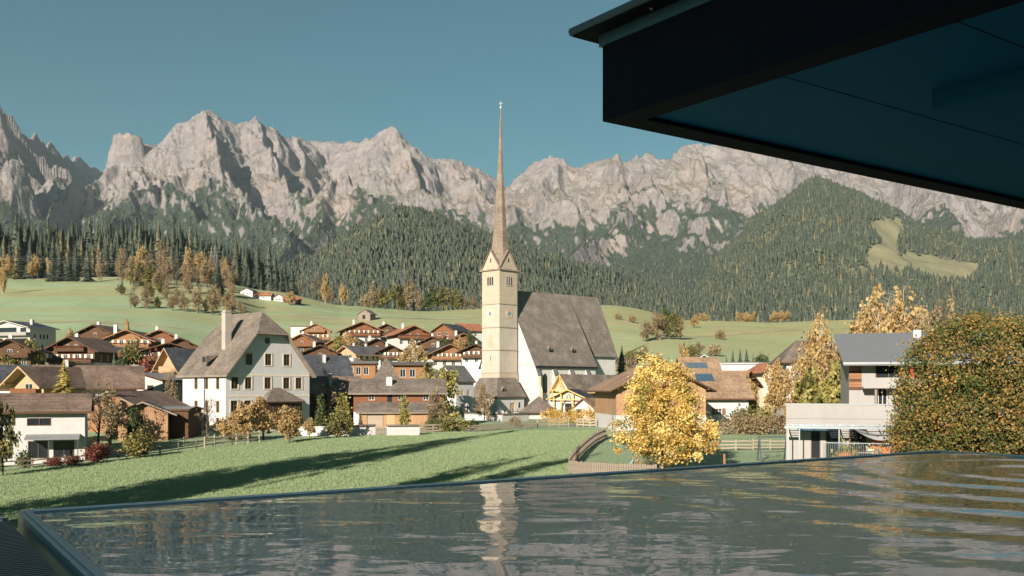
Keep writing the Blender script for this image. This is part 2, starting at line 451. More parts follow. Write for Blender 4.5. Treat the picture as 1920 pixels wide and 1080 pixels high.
def mountain_z(X, Y):
    # ribs and gullies run down the slope: warp the plan before measuring the distance to the ridges
    wx = 60 * fbm(X / 620, Y / 1100, 3) + 14 * fbm(X / 150, Y / 300, 3)
    wy = 75 * fbm(X / 620 + 40, Y / 900, 3) + 20 * fbm(X / 150 + 9, Y / 300, 3)
    fade = np.clip((Y - 2400) / 1500, 0.3, 1)
    Xw, Yw = X + wx * fade, Y + wy * fade
    z = seg_field(Xw, Yw, SKY[::-1], 0.95, 2.0)
    def near(a, b, s): return np.maximum(a, b)
    zc = seg_field(X + 0.35 * wx, Y + 0.35 * wy, MAIN, 0.93)
    z = np.maximum(z, zc)
    for pts, k in SPURS: z = np.maximum(z, seg_field(Xw, Yw, pts, k * 0.90, 2.6))
    pin = seg_field(X + 0.1 * wx, Y + 0.1 * wy, PINN, 0.25)
    p = [P3(q) for q in PINN]
    dd = np.full(X.shape, 1e9)
    for (x0, y0, _), (x1, y1, _) in zip(p[:-1], p[1:]):
        t = np.clip(((X - x0) * (x1 - x0) + (Y - y0) * (y1 - y0)) / ((x1 - x0)**2 + (y1 - y0)**2), 0, 1)
        dd = np.minimum(dd, np.hypot(X - x0 - (x1 - x0) * t, Y - y0 - (y1 - y0) * t))
    z = np.maximum(z, pin - np.maximum(dd - 22, 0) * 4.0)
    rd = np.full(X.shape, 1e9)      # plan distance to the crest: the skyline stays close to the ridge line itself
    mp = [P3(p) for p in MAIN]
    for (x0, y0, _), (x1, y1, _) in zip(mp[:-1], mp[1:]):
        t = np.clip(((X - x0) * (x1 - x0) + (Y - y0) * (y1 - y0)) / ((x1 - x0)**2 + (y1 - y0)**2), 0, 1)
        rd = np.minimum(rd, np.hypot(X - x0 - (x1 - x0) * t, Y - y0 - (y1 - y0) * t))
    rockf = np.clip((z - 250) / 500, 0.15, 1)
    cr_ = np.clip(rd / 260, 0.28, 1); cr2_ = np.clip(rd / 90, 0.5, 1) * np.clip(dd / 140, 0.25, 1); cr_ = cr_ * np.clip(dd / 140, 0.25, 1)
    rib = ridged(X / 330 + 0.3 * fbm(X / 400, Y / 400, 2), Y / 1100, 4, 0.5) - 1.3
    rib2 = ridged(X / 95 + 0.004 * z, Y / 330, 4, 0.5) - 1.1
    rib3 = ridged(X / 42 + 0.012 * z, Y / 130 + 0.006 * z, 3, 0.55) - 1.1
    z = z + rockf * (92 * (rib + 0.05) * cr_ + (22 * rib2 + 10 * rib3) * cr2_ + 6 * fbm(X / 24, Y / 34, 3, 0.65))
    # rock bands: benches across the faces
    z = z + rockf * 7 * np.sin(z / 24.0 + X / 260.0 + 2.2 * fbm(X / 400, Y / 400, 3))
    base = 40 + 0.05 * (Y - 2000)
    return np.maximum(z, base)
pxs = np.linspace(-240, 2180, 1150)
ds = np.concatenate([np.linspace(2300, 3600, 170, endpoint=False), np.linspace(3600, 5400, 390, endpoint=False), np.linspace(5400, 6700, 70)])
V, Q = polar_grid(pxs, ds, mountain_z)
# keep the silhouette at the ridge line: the photograph's skyline is the ridge itself
m = NT('mountain_rock')
v = m.coord('World')
geo = m.n.new('ShaderNodeNewGeometry'); sep = m.n.new('ShaderNodeSeparateXYZ'); m.l.new(geo.outputs['Normal'], sep.inputs[0])
pos = m.n.new('ShaderNodeSeparateXYZ'); m.l.new(v, pos.inputs[0])
na = m.noise(m.coord('World', (1, 0.6, 1.5)), 0.012, 7, 0.65); nb = m.noise(v, 0.004, 5, 0.6); nc = m.noise(m.coord('World', (1, 1, 0.35)), 0.05, 6, 0.7)
rock = m.ramp(na, [(0.30, (0.20, 0.183, 0.180)), (0.5, (0.305, 0.276, 0.268)), (0.7, (0.40, 0.360, 0.346))])
rock = m.mix(m.ramp(nb, [(0.5, (0, 0, 0)), (0.68, (0.7, 0.7, 0.7))]), rock, (0.41, 0.33, 0.285))
rock = m.mix(m.ramp(nc, [(0.36, (0.6, 0.6, 0.6)), (0.52, (0, 0, 0))]), rock, (0.205, 0.197, 0.20))
grassy = m.ramp(nc, [(0.35, (0.042, 0.064, 0.046)), (0.65, (0.082, 0.10, 0.066))])
tan = m.ramp(nc, [(0.35, (0.16, 0.145, 0.085)), (0.65, (0.22, 0.19, 0.12))])
# dwarf pine and turf climb to an uneven line and hold only where it is not too steep
nz = m.noise(m.coord('World', (1.5, 0.5, 1)), 0.0034, 7, 0.68)
line = m.math('ADD', pos.outputs['Z'], m.math('MULTIPLY', m.math('SUBTRACT', nz, 0.5), 1250.0))
g1 = m.math('SUBTRACT', 1.0, m.math('DIVIDE', m.math('SUBTRACT', line, 770.0), 40.0, clamp=True))
steep = m.math('DIVIDE', m.math('SUBTRACT', sep.outputs['Z'], 0.44), 0.08, clamp=True)
gm = m.math('MULTIPLY', g1, steep)
t1 = m.math('SUBTRACT', 1.0, m.math('DIVIDE', m.math('SUBTRACT', line, 980.0), 160.0, clamp=True))
tm = m.math('MULTIPLY', m.math('MULTIPLY', t1, m.math('DIVIDE', m.math('SUBTRACT', sep.outputs['Z'], 0.62), 0.1, clamp=True)), 0.55)
c = m.mix(tm, rock, tan); c = m.mix(gm, c, grassy)
ns = m.noise(m.coord('World', (1.0, 0.35, 2.6), (0, 0.35, 0)), 0.02, 8, 0.72, 0.4)
m.color(c).bump(m.math('ADD', m.math('ADD', na, nc), ns), 1.0, 20.0)
m.set(Roughness=1.0); m.b.inputs['Specular IOR Level'].default_value = 0.0
ROCK = m.mat
tag(place('mountain_range', np_mesh('mountain_range', V, Q, ROCK, False)), kind='structure')

# ------------------------------------------------------------------ wooded foothills
def crest_z(pts, dist, foot_d, foot_z, back=1.3):
    xs = np.array([p[0] for p in pts], float); ys = np.array([p[1] for p in pts], float); dd = np.array([p[2] if len(p) > 2 else dist for p in pts], float)
    def f(X, Y):
        px = 960 + X / Y * F
        yc = np.interp(px, xs, ys); dc = np.interp(px, xs, dd)
        zc = (HY - yc) / F * dc
        t = np.clip((Y - foot_d) / (dc - foot_d), 0, 1)
        up = foot_z + (zc - foot_z) * (0.62 * t + 0.38 * np.sin(t * np.pi / 2))
        down = zc - np.maximum(Y - dc, 0) * 0.45
        z = np.where(Y <= dc, up, down)
        amp = np.clip(t * 3, 0, 1) * np.clip((zc - foot_z) / 120, 0.1, 1)
        return z + amp * (16 * (ridged(X / 210, Y / 420, 3) - 1.1) + 9 * fbm(X / 90, Y / 90, 4))
    return f
HILL_C = crest_z([(380, 640), (470, 560), (520, 512), (560, 496), (600, 474), (650, 438), (700, 410), (740, 400), (790, 406), (850, 422), (900, 442), (960, 462), (1010, 474), (1060, 490),
                  (1100, 503), (1150, 516), (1200, 534), (1280, 560), (1360, 585), (1500, 610)], 1750, 900, 40)
HILL_R = crest_z([(1150, 640), (1260, 590), (1300, 560), (1335, 508), (1380, 458), (1430, 408), (1480, 373), (1520, 350), (1570, 353), (1620, 370), (1680, 405), (1720, 430), (1800, 450),
                  (1880, 460), (1960, 466), (2250, 470)], 2250, 950, 42)
m = NT('wood_floor')
v = m.coord('World'); n = m.noise(v, 0.02, 6, 0.65); nb = m.noise(v, 0.006, 4, 0.6)
c = m.ramp(n, [(0.3, (0.07, 0.085, 0.045)), (0.55, (0.13, 0.13, 0.075)), (0.75, (0.23, 0.21, 0.14))])
c = m.mix(m.ramp(nb, [(0.45, (0, 0, 0)), (0.65, (0.8, 0.8, 0.8))]), c, (0.135, 0.13, 0.08))
c = m.mix(m.attr('meadow'), c, m.ramp(n, [(0.35, (0.17, 0.165, 0.095)), (0.65, (0.24, 0.225, 0.135))]))
m.color(c).bump(n, 0.8, 4.0); WOODFLOOR = m.mat
def inside(px, py, poly):
    x, y = px, py; res = np.zeros(len(px), bool); j = len(poly) - 1
    for i in range(len(poly)):
        xi, yi = poly[i]; xj, yj = poly[j]
        cnd = ((yi > y) != (yj > y)) & (x < (xj - xi) * (y - yi) / (yj - yi + 1e-9) + xi)
        res ^= cnd; j = i
    return res
CLR_R = [(1638, 410), (1690, 408), (1700, 432), (1684, 452), (1682, 472), (1725, 476), (1790, 486), (1845, 496), (1818, 534), (1770, 530), (1720, 516), (1626, 506), (1622, 474), (1650, 450), (1628, 425)]
CLR_C = [(640, 450), (690, 424), (720, 408), (764, 406), (772, 416), (722, 424), (690, 438), (640, 464), (604, 488), (588, 490)]
def meadow_of(V, poly): return inside(960 + V[:, 0] / V[:, 1] * F, HY - V[:, 2] / V[:, 1] * F, poly).astype(np.float32) * (0.15 if poly is CLR_C else 1.0)
V, Q = polar_grid(np.linspace(380, 1500, 240), np.linspace(880, 2100, 120), HILL_C)
tag(place('forest_hill', np_mesh('forest_hill', V, Q, WOODFLOOR, True, {'meadow': meadow_of(V, CLR_C)})), kind='structure')
V, Q = polar_grid(np.linspace(1150, 2250, 240), np.linspace(930, 2700, 140), HILL_R)
tag(place('clearing_hill', np_mesh('clearing_hill', V, Q, WOODFLOOR, True, {'meadow': meadow_of(V, CLR_R)})), kind='structure')

# ------------------------------------------------------------------ air
m = bpy.data.materials.new('air'); m.use_nodes = True
m.node_tree.nodes.clear()
o_ = m.node_tree.nodes.new('ShaderNodeOutputMaterial'); pv = m.node_tree.nodes.new('ShaderNodeVolumePrincipled')
pv.inputs['Color'].default_value = (0.72, 0.86, 0.95, 1); pv.inputs['Density'].default_value = 0.000036
pv.inputs['Anisotropy'].default_value = 0.1
m.node_tree.links.new(pv.outputs[0], o_.inputs['Volume'])
hz = MB().box(-9000, -300, -30, 9000, 7200, 1600).build('haze', m)
tag(hz, kind='stuff')
# ------------------------------------------------------------------ terrace: pool and hotel roof
PA = math.radians(54.0)
U = Vector((math.sin(PA), math.cos(PA), 0)); W_ = Vector((-math.cos(PA), math.sin(PA), 0))   # along / across the building
WZ = -1.2                                            # water level below the lens
def wp(px, py, z=WZ):                                # point of a horizontal plane seen at a pixel of the photograph
    d = z * F / (HY - py); return Vector((PX(px, d), d, z))
corner = wp(62, 962)
WP = Vector((-0.530, 0.848, 0))
def uv(a, b, z=0.0): return corner + U * a - WP * b + Vector((0, 0, z))   # a along the overflow edge, b back towards the house
EDGE_L = 15.7
m = NT('pool_water')
v = m.coord('Object')
m.set(Roughness=0.012, IOR=2.2)
m.b.inputs['Specular IOR Level'].default_value = 0.5
m.color((0.50, 0.56, 0.585))
na = m.noise(m.coord('Object', (0.9, 1.6, 1)), 1.0, 3, 0.42, 0.4); nb = m.noise(m.coord('Object', (1, 1.5, 1)), 5.0, 2, 0.5)
m.bump(m.math('ADD', na, m.math('MULTIPLY', nb, 0.06)), 0.36, 0.04)
WATER = m.mat
na_, nb_ = 320, 260
A, B = np.meshgrid(np.linspace(0.0, EDGE_L, na_), np.linspace(0.0, 16.0, nb_))
# rings spread from the jet on the far right, the rest only breathes
cx, cb = 13.0, 3.6
r = np.hypot(A - cx, B - cb)
H = 0.0075 * np.sin(r * 5.2) * np.exp(-((r - 3.0) / 5.0)**2) + 0.0035 * np.sin(r * 9.5 + 1.0 + np.sin(A)) * np.exp(-(r / 6.0)**2)
H += 0.0040 * fbm(A * 0.6, B * 0.8, 2) + 0.0009 * fbm(A * 2.4 + 7, B * 2.4, 2)
H *= np.clip(B / 0.5, 0, 1) * 1.0
base = np.array(uv(0, 0)); Vw = base + A[..., None] * np.array(U) - B[..., None] * np.array(WP); Vw[..., 2] += H
i = np.arange((nb_ - 1) * (na_ - 1)); a = (i // (na_ - 1)) * na_ + i % (na_ - 1)
tag(place('water', np_mesh('water', Vw.reshape(-1, 3), np.stack([a, a + na_, a + na_ + 1, a + 1], 1), WATER, True)), kind='structure')

STEEL = flat('brushed_steel', (0.42, 0.47, 0.50), 0.28, 0.9, 0.08, 2.0)
STEEL_D = flat('dark_steel', (0.10, 0.12, 0.135), 0.4, 0.6, 0.1, 3.0)
pool = empty('infinity_pool', tuple(corner))
def pl(pts): return [tuple(Vector(p) - corner) for p in pts]
mb = MB()
mb.prism(pl([uv(-0.06, -0.26, 0.008), uv(EDGE_L, -0.26, 0.008), uv(EDGE_L, -0.002, 0.016), uv(-0.06, -0.002, 0.016)]), (0, 0, -0.12))
mb.build('overflow_edge', flat('edge_steel', (0.60, 0.68, 0.72), 0.4, 0.0, 0.08, 2.0), pool)
mb = MB(); mb.prism(pl([uv(-0.42, -0.02, -1.9), uv(EDGE_L + .4, -0.02, -1.9), uv(EDGE_L + .4, 17, -1.9), uv(-0.42, 17, -1.9)]), (0, 0, 1.6))
mb.build('basin', STEEL_D, pool)
mb = MB(); mb.prism(pl([uv(-0.12, -0.13, 0.012), uv(0.0, -0.13, 0.012), uv(0.0, 17, 0.012), uv(-0.12, 17, 0.012)]), (0, 0, -0.3))
mb.prism(pl([uv(-0.075, 0.0, 0.0125), uv(-0.045, 0.0, 0.0125), uv(-0.045, 17, 0.0125), uv(-0.075, 17, 0.0125)]), (0, 0, 0.012))
mb.build('side_rim', flat('rim_steel', (0.34, 0.41, 0.45), 0.35, 0.3, 0.1, 2.0), pool)
mb = MB(); mb.prism(pl([uv(EDGE_L, -0.26, 0.010), uv(EDGE_L + .26, -0.26, 0.010), uv(EDGE_L + .26, 17, 0.010), uv(EDGE_L, 17, 0.010)]), (0, 0, -0.3)); mb.build('overflow_rim', MATS['edge_steel'], pool)
# drain grate beside the rim
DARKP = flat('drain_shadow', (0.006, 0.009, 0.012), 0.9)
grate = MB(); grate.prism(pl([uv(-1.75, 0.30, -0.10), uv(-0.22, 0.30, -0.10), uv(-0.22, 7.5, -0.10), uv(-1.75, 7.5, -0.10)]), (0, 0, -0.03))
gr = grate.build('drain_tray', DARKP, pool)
slat = MB().prism([tuple(U * -1.72), tuple(U * -0.24), tuple(U * -0.24 - WP * 0.036), tuple(U * -1.72 - WP * 0.036)], (0, 0, 0.06)).mesh('grate_slat', flat('grate_steel', (0.16, 0.20, 0.225), 0.4, 0.5, 0.1))
for k in range(86):
    place('grate_slat', slat, gr, tuple(-WP * (0.36 + 0.078 * k) + Vector((0, 0, -0.075))))
mb = MB()
mb.prism(pl([uv(-3.0, -0.13, -0.03), uv(-0.22, -0.13, -0.03), uv(-0.22, 0.0, -0.03), uv(-3.0, 0.0, -0.03)]), (0, 0, -0.3))
mb.build('channel_rim', STEEL, pool)
for k in range(9):
    MB().prism(pl([uv(-0.34 - 0.17 * k, 0.02, -0.035), uv(-0.26 - 0.17 * k, 0.02, -0.035), uv(-0.30 - 0.17 * k, 0.24, -0.05), uv(-0.38 - 0.17 * k, 0.24, -0.05)]), (0, 0, -0.02)).build('channel_bar', STEEL, pool)
mb = MB(); mb.prism(pl([uv(-3, 0.25, -0.04), uv(-0.22, 0.25, -0.04), uv(-0.22, 0.30, -0.04), uv(-3, 0.30, -0.04)]), (0, 0, -0.08)); mb.build('channel_lip', STEEL, pool)
tag(pool, 'steel infinity pool with overflow edge in the foreground', 'pool')
# the terrace storey that carries the pool
mb = MB(); mb.prism([tuple(uv(-8, 0.1, -0.6)), tuple(uv(EDGE_L + 1, 0.1, -0.6)), tuple(uv(EDGE_L + 1, 22, -0.6)), tuple(uv(-8, 22, -0.6))], (0, 0, -8.4))
# hollowed by the basin: kept below its floor
mb.v = [(x, y, z - 1.5) for (x, y, z) in mb.v]
tag(mb.build('hotel_terrace', plaster('terrace_plaster', (0.55, 0.55, 0.53))), kind='structure')

ZR = 3.0
rc = wp(1130, 228, ZR)                                # lower front corner of the projecting roof
roof = empty('hotel_roof', tuple(rc))
def rp(a, b, z): return tuple(U * a - W_ * b + Vector((0, 0, z)))
DARK = plaster('dark_render', (0.010, 0.009, 0.019), (0.007, 0.0065, 0.014), 8.0)
SOFF = flat('soffit_panel', (0.030, 0.185, 0.30), 0.7, 0, 0.10, 0.6, 0.05)
FLASH = flat('roof_flashing', (0.10, 0.15, 0.19), 0.45, 0.3, 0.08, 1.5)
RL, RB, RH = 26.0, 16.0, 0.84
fr = 0.34
mb = MB()
for a0, a1, b0, b1 in ((0, RL, 0, fr), (0, fr, fr, RB), (fr, RL, RB - fr, RB), (RL - fr, RL, fr, RB - fr)):
    mb.prism([rp(a0, b0, 0), rp(a1, b0, 0), rp(a1, b1, 0), rp(a0, b1, 0)], (0, 0, RH))
mb.build('fascia', DARK, roof)
mb = MB(); mb.prism([rp(fr, fr, 0.05), rp(RL - fr, fr, 0.05), rp(RL - fr, RB - fr, 0.05), rp(fr, RB - fr, 0.05)], (0, 0, 0.1))
so = mb.build('soffit', SOFF, roof)
mb = MB(); mb.prism([rp(2.05, 2.75, -0.16), rp(2.5, 2.75, -0.16), rp(2.5, 8.5, -0.16), rp(2.05, 8.5, -0.16)], (0, 0, 0.208)); mb.build('soffit_beam', SOFF, so)
mb = MB(); mb.prism([rp(-0.03, -0.03, RH), rp(RL, -0.03, RH), rp(RL, RB, RH), rp(-0.03, RB, RH)], (0, 0, 0.13)); mb.build('flashing', FLASH, roof)
mb = MB(); mb.prism([rp(-0.24, -0.24, RH + 0.13), rp(RL, -0.24, RH + 0.13), rp(RL, RB, RH + 0.13), rp(-0.24, RB, RH + 0.13)], (0, 0, 0.04)); mb.build('roof_deck', DARK, roof)
g = MB(); g.tube([rp(-0.24, -0.26, RH + 0.19), rp(-0.24, RB, RH + 0.19)], 0.045, 10); g.tube([rp(-0.24, -0.26, RH + 0.19), rp(RL, -0.26, RH + 0.19)], 0.045, 10)
g.build('gutter', FLASH, roof, smooth=True)
for b in (0.9, 3.0, 5.1): MB().bar(rp(-0.31, b, RH + 0.22), rp(-0.10, b, RH + 0.12), 0.03, 0.012).build('gutter_bracket', STEEL, roof)
for k in range(1, 9): MB().prism([rp(fr, fr + 1.8 * k, .046), rp(RL - fr, fr + 1.8 * k, .046), rp(RL - fr, fr + 1.8 * k + .012, .046), rp(fr, fr + 1.8 * k + .012, .046)], (0, 0, .003)).build('panel_joint', DARK, so)
tag(roof, 'dark projecting hotel roof corner overhanging the pool', 'roof')

# the hotel itself stands behind the camera and keeps terrace and pool in its shade
mb = MB(); mb.prism([tuple(uv(-26, 15.0, -9.0)), tuple(uv(34, 15.0, -9.0)), tuple(uv(34, 30, -9.0)), tuple(uv(-26, 30, -9.0))], (0, 0, 27.0))
hotel = empty('hotel', tuple(uv(0, 15, -9)))
hb = mb.build('wall', plaster('hotel_render', (0.34, 0.31, 0.28)), None); hb.parent = hotel; hb.location = -Vector(hotel.location)
for k in range(9):
    w = MB().prism([tuple(uv(-23 + 5.6 * k, 14.9, 1.5) - Vector(hotel.location)), tuple(uv(-19.6 + 5.6 * k, 14.9, 1.5) - Vector(hotel.location)), tuple(uv(-19.6 + 5.6 * k, 15.05, 1.5) - Vector(hotel.location)), tuple(uv(-23 + 5.6 * k, 15.05, 1.5) - Vector(hotel.location))], (0, 0, 2.3)).build('window', STEEL_D, hotel)
tag(hotel, 'tall rendered hotel building behind the pool terrace', 'building')
# ------------------------------------------------------------------ vegetation
BARK = flat('bark', (0.09, 0.07, 0.055), 0.95, 0, 0.3, 6.0)
BARK_PALE = flat('birch_bark', (0.45, 0.40, 0.33), 0.9, 0, 0.3, 4.0)
L_YEL = leafm('leaves_yellow', [(0.08, (0.22, 0.24, 0.07)), (0.27, (0.46, 0.27, 0.07)), (0.52, (0.70, 0.50, 0.14)), (0.85, (0.80, 0.66, 0.28))], 0.4, 0.1)
L_HED = leafm('leaves_green_rust', [(0.1, (0.035, 0.060, 0.018)), (0.45, (0.085, 0.115, 0.032)), (0.62, (0.20, 0.145, 0.042)), (0.82, (0.36, 0.205, 0.065)), (1.0, (0.46, 0.32, 0.11))], 0.25, 0.1)
L_ORA = leafm('leaves_orange', [(0.1, (0.22, 0.14, 0.05)), (0.45, (0.44, 0.30, 0.13)), (0.75, (0.55, 0.42, 0.20)), (1.0, (0.60, 0.51, 0.29))], 0.4, 0.4)
L_BRN = leafm('leaves_brown', [(0.1, (0.15, 0.11, 0.065)), (0.5, (0.30, 0.225, 0.13)), (0.9, (0.44, 0.345, 0.20))], 0.35, 0.5)
L_OLV = leafm('leaves_olive', [(0.1, (0.055, 0.065, 0.022)), (0.5, (0.16, 0.15, 0.05)), (0.9, (0.34, 0.29, 0.10))], 0.35, 0.5)
L_GRN = leafm('leaves_green', [(0.1, (0.03, 0.05, 0.02)), (0.5, (0.075, 0.10, 0.035)), (0.9, (0.15, 0.16, 0.06))], 0.3, 0.4)
L_LIM = leafm('leaves_lime', [(0.1, (0.10, 0.11, 0.03)), (0.5, (0.30, 0.27, 0.08)), (0.9, (0.50, 0.43, 0.16))], 0.4, 0.3)
L_RED = leafm('leaves_red', [(0.1, (0.08, 0.025, 0.02)), (0.5, (0.19, 0.06, 0.04)), (0.9, (0.30, 0.12, 0.07))], 0.35, 0.3)
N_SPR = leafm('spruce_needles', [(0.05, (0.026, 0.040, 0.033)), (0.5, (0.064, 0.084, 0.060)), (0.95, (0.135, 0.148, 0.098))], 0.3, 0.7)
N_LAR = leafm('larch_needles', [(0.05, (0.11, 0.105, 0.06)), (0.5, (0.18, 0.165, 0.092)), (0.95, (0.28, 0.24, 0.135))], 0.3, 0.7)
N_GLD = leafm('gold_needles', [(0.05, (0.18, 0.15, 0.04)), (0.5, (0.42, 0.33, 0.09)), (0.95, (0.58, 0.46, 0.16))], 0.3, 0.2)

def leaves(n, size, blobs, mat, clumps=60, cr=0.28, seed=0, name='crown', shell=0.55, aspect=1.0, droop=0.0, lt=0.13, cv=0.17, rag=0.28, mean=0.5):
    """leaf faces in clumps through the crown volume. blobs: (x,y,z,rx,ry,rz)"""
    r = np.random.default_rng(seed)
    bl = np.array(blobs, float); vol = bl[:, 3] * bl[:, 4] * bl[:, 5]; p = vol / vol.sum()
    bi = r.choice(len(bl), clumps, p=p)
    d = r.normal(size=(clumps, 3)); d /= np.linalg.norm(d, axis=1)[:, None]
    rad = (shell + (1 - shell) * r.random(clumps)) ** 0.7 * (1.08 - rag + rag * r.random(clumps))
    c = bl[bi, :3] + d * rad[:, None] * bl[bi, 3:]
    csz = cr * bl[bi, 3:] * (0.6 + 0.8 * r.random(clumps))[:, None]
    ct = r.normal(0, cv, clumps)
    ci = r.integers(0, clumps, n)
    pos = c[ci] + r.normal(size=(n, 3)) * csz[ci] * 0.62
    ax = r.normal(size=(n, 3)); ax[:, 2] -= droop; ax /= np.linalg.norm(ax, axis=1)[:, None]
    bx = np.cross(ax, r.normal(size=(n, 3))); bx /= np.linalg.norm(bx, axis=1)[:, None] + 1e-9
    s = size * (0.6 + 0.8 * r.random(n))[:, None] * 0.5
    a, b = ax * s, bx * s * aspect
    V = np.stack([pos - a, pos - b * 0.9, pos + a, pos + b * 0.9], 1).reshape(-1, 3)
    Q = np.arange(4 * n).reshape(n, 4)
    t = np.clip(mean + ct[ci] + r.normal(0, lt, n), 0, 1)
    return np_mesh(name, V, Q, mat, False, {'tint': np.repeat(t, 4)})

def limbs(h, blobs, r0, n=9, seed=0, mat=None, start=0.25, twigs=0, name='trunk', lean=0.0, top=0.8):
    r = random.Random(seed); mb = MB()
    pts = [(lean * (k / 5)**2 + r.uniform(-.02, .02) * h, r.uniform(-.02, .02) * h, h * top * k / 5) for k in range(6)]
    pts[0] = (0, 0, -0.3)
    mb.tube(pts, [r0 * (1.25 if k == 0 else 1 - 0.16 * k) for k in range(6)], 8)
    for k in range(n):
        t = start + (1 - start) * (k + r.random()) / n
        q = min(int(t * 5), 4); f = t * 5 - q
        a = Vector(pts[q]).lerp(Vector(pts[q + 1]), f)
        b = r.choice(blobs)
        d = Vector((r.gauss(0, 1), r.gauss(0, 1), r.gauss(0.25, 0.7))).normalized()
        e = Vector((b[0] + d.x * b[3] * .85, b[1] + d.y * b[4] * .85, b[2] + d.z * b[5] * .85))
        if e.z < a.z: e.z = a.z + 0.3 * (a.z - e.z) * 0.3 + 0.2
        mid = a.lerp(e, 0.5) + Vector((0, 0, 0.10 * (e - a).length))
        rr = r0 * (0.5 - 0.3 * t)
        mb.tube([a, mid, e], [rr, rr * .6, rr * .18], 5, caps=False)
        for _ in range(twigs):
            s0 = mid.lerp(e, r.random()); dd = Vector((r.gauss(0, 1), r.gauss(0, 1), r.gauss(0.4, .8))).normalized() * (e - a).length * r.uniform(.2, .5)
            mb.tube([s0, s0 + dd * .5 + Vector((0, 0, .05)), s0 + dd], [rr * .28, rr * .2, rr * .07], 3, caps=False)
    return mb.mesh(name, mat or BARK, True, False)

def conifer(h, r0, tiers, nb, mat, seed=0, droop=0.35, name='crown', cl=0.06, jag=0.35, core=0.8):
    """whorls of drooping branches, each a folded strip of needles, round a dense ragged core"""
    r = np.random.default_rng(seed); V = []; Q = []; T = []
    if core:
        nr, ns = 9, 9
        for k in range(nr):
            t = k / (nr - 1); z = h * (cl + (0.99 - cl) * t); rad = r0 * core * ((1 - t) ** 0.9) * (1.12 if k % 2 == 0 else 0.74) + 0.004 * h
            tw = 0.5 + 0.10 * r.normal()
            for j in range(ns):
                a = 6.283 * (j + 0.5 * (k % 2)) / ns; q = rad * (0.72 + 0.56 * r.random())
                V.append((q * math.cos(a), q * math.sin(a), z - 0.02 * h * r.random())); T.append(float(np.clip(tw + 0.14 * r.normal(), 0, 1)))
        for k in range(nr - 1):
            for j in range(ns): Q.append((k * ns + j, k * ns + (j + 1) % ns, (k + 1) * ns + (j + 1) % ns, (k + 1) * ns + j))
    for k in range(tiers):
        t = k / (tiers - 1); z = h * (cl + (0.985 - cl) * t)
        rad = r0 * (1 - t) ** 0.85 * (0.8 + 0.4 * r.random()) + 0.02 * h * 0.5
        m_ = max(4, int(nb * (1 - 0.55 * t)))
        tw = r.normal(0, 0.12); a0 = r.random() * 6.28
        for j in range(m_):
            a = a0 + 6.283 * (j + jag * r.normal()) / m_
            R = rad * (0.65 + 0.5 * r.random()); w = 0.42 * rad * (0.7 + 0.5 * r.random())
            ca, sa = math.cos(a), math.sin(a)
            dz = droop * R * (0.7 + 0.6 * r.random())
            z0 = z + 0.03 * h * r.normal() * 0.4
            b = len(V)
            V += [(0, 0, z0 + 0.05 * R), (ca * R * .55 - sa * w * .5, sa * R * .55 + ca * w * .5, z0 - dz * .62), (ca * R, sa * R, z0 - dz * .85), (ca * R * .55 + sa * w * .5, sa * R * .55 - ca * w * .5, z0 - dz * .62)]
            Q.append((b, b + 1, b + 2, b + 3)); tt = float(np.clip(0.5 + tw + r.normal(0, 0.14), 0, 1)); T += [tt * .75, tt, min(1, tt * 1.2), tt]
    return np_mesh(name, np.array(V), np.array(Q), mat, False, {'tint': T})

# ---- far woods: one mass each, trees instanced on points
proto = bpy.data.collections.new('far_tree_kinds')
SPR_FAR = []
for k in range(4):
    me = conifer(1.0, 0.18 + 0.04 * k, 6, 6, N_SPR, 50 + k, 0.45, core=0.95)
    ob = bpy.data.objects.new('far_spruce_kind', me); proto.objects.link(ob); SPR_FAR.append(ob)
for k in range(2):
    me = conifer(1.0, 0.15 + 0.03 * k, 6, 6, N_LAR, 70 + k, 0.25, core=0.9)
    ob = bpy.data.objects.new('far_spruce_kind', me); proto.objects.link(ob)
GN = bpy.data.node_groups.new('scatter_trees', 'GeometryNodeTree')
GN.interface.new_socket('Geometry', in_out='INPUT', socket_type='NodeSocketGeometry')
GN.interface.new_socket('Geometry', in_out='OUTPUT', socket_type='NodeSocketGeometry')
gi = GN.nodes.new('NodeGroupInput'); go = GN.nodes.new('NodeGroupOutput')
ip = GN.nodes.new('GeometryNodeInstanceOnPoints'); ci = GN.nodes.new('GeometryNodeCollectionInfo')
ci.inputs['Collection'].default_value = proto; ci.inputs['Separate Children'].default_value = True; ci.inputs['Reset Children'].default_value = True
def gattr(n, t):
    a = GN.nodes.new('GeometryNodeInputNamedAttribute'); a.data_type = t; a.inputs['Name'].default_value = n; return a.outputs['Attribute']
cx = GN.nodes.new('ShaderNodeCombineXYZ'); GN.links.new(gattr('rot', 'FLOAT'), cx.inputs['Z'])
GN.links.new(gi.outputs[0], ip.inputs['Points']); GN.links.new(ci.outputs[0], ip.inputs['Instance'])
ip.inputs['Pick Instance'].default_value = True
GN.links.new(gattr('pick', 'INT'), ip.inputs['Instance Index'])
e2r = GN.nodes.new('FunctionNodeEulerToRotation'); GN.links.new(cx.outputs[0], e2r.inputs[0]); GN.links.new(e2r.outputs[0], ip.inputs['Rotation'])
GN.links.new(gattr('sc', 'FLOAT'), ip.inputs['Scale'])
GN.links.new(ip.outputs[0], go.inputs[0])
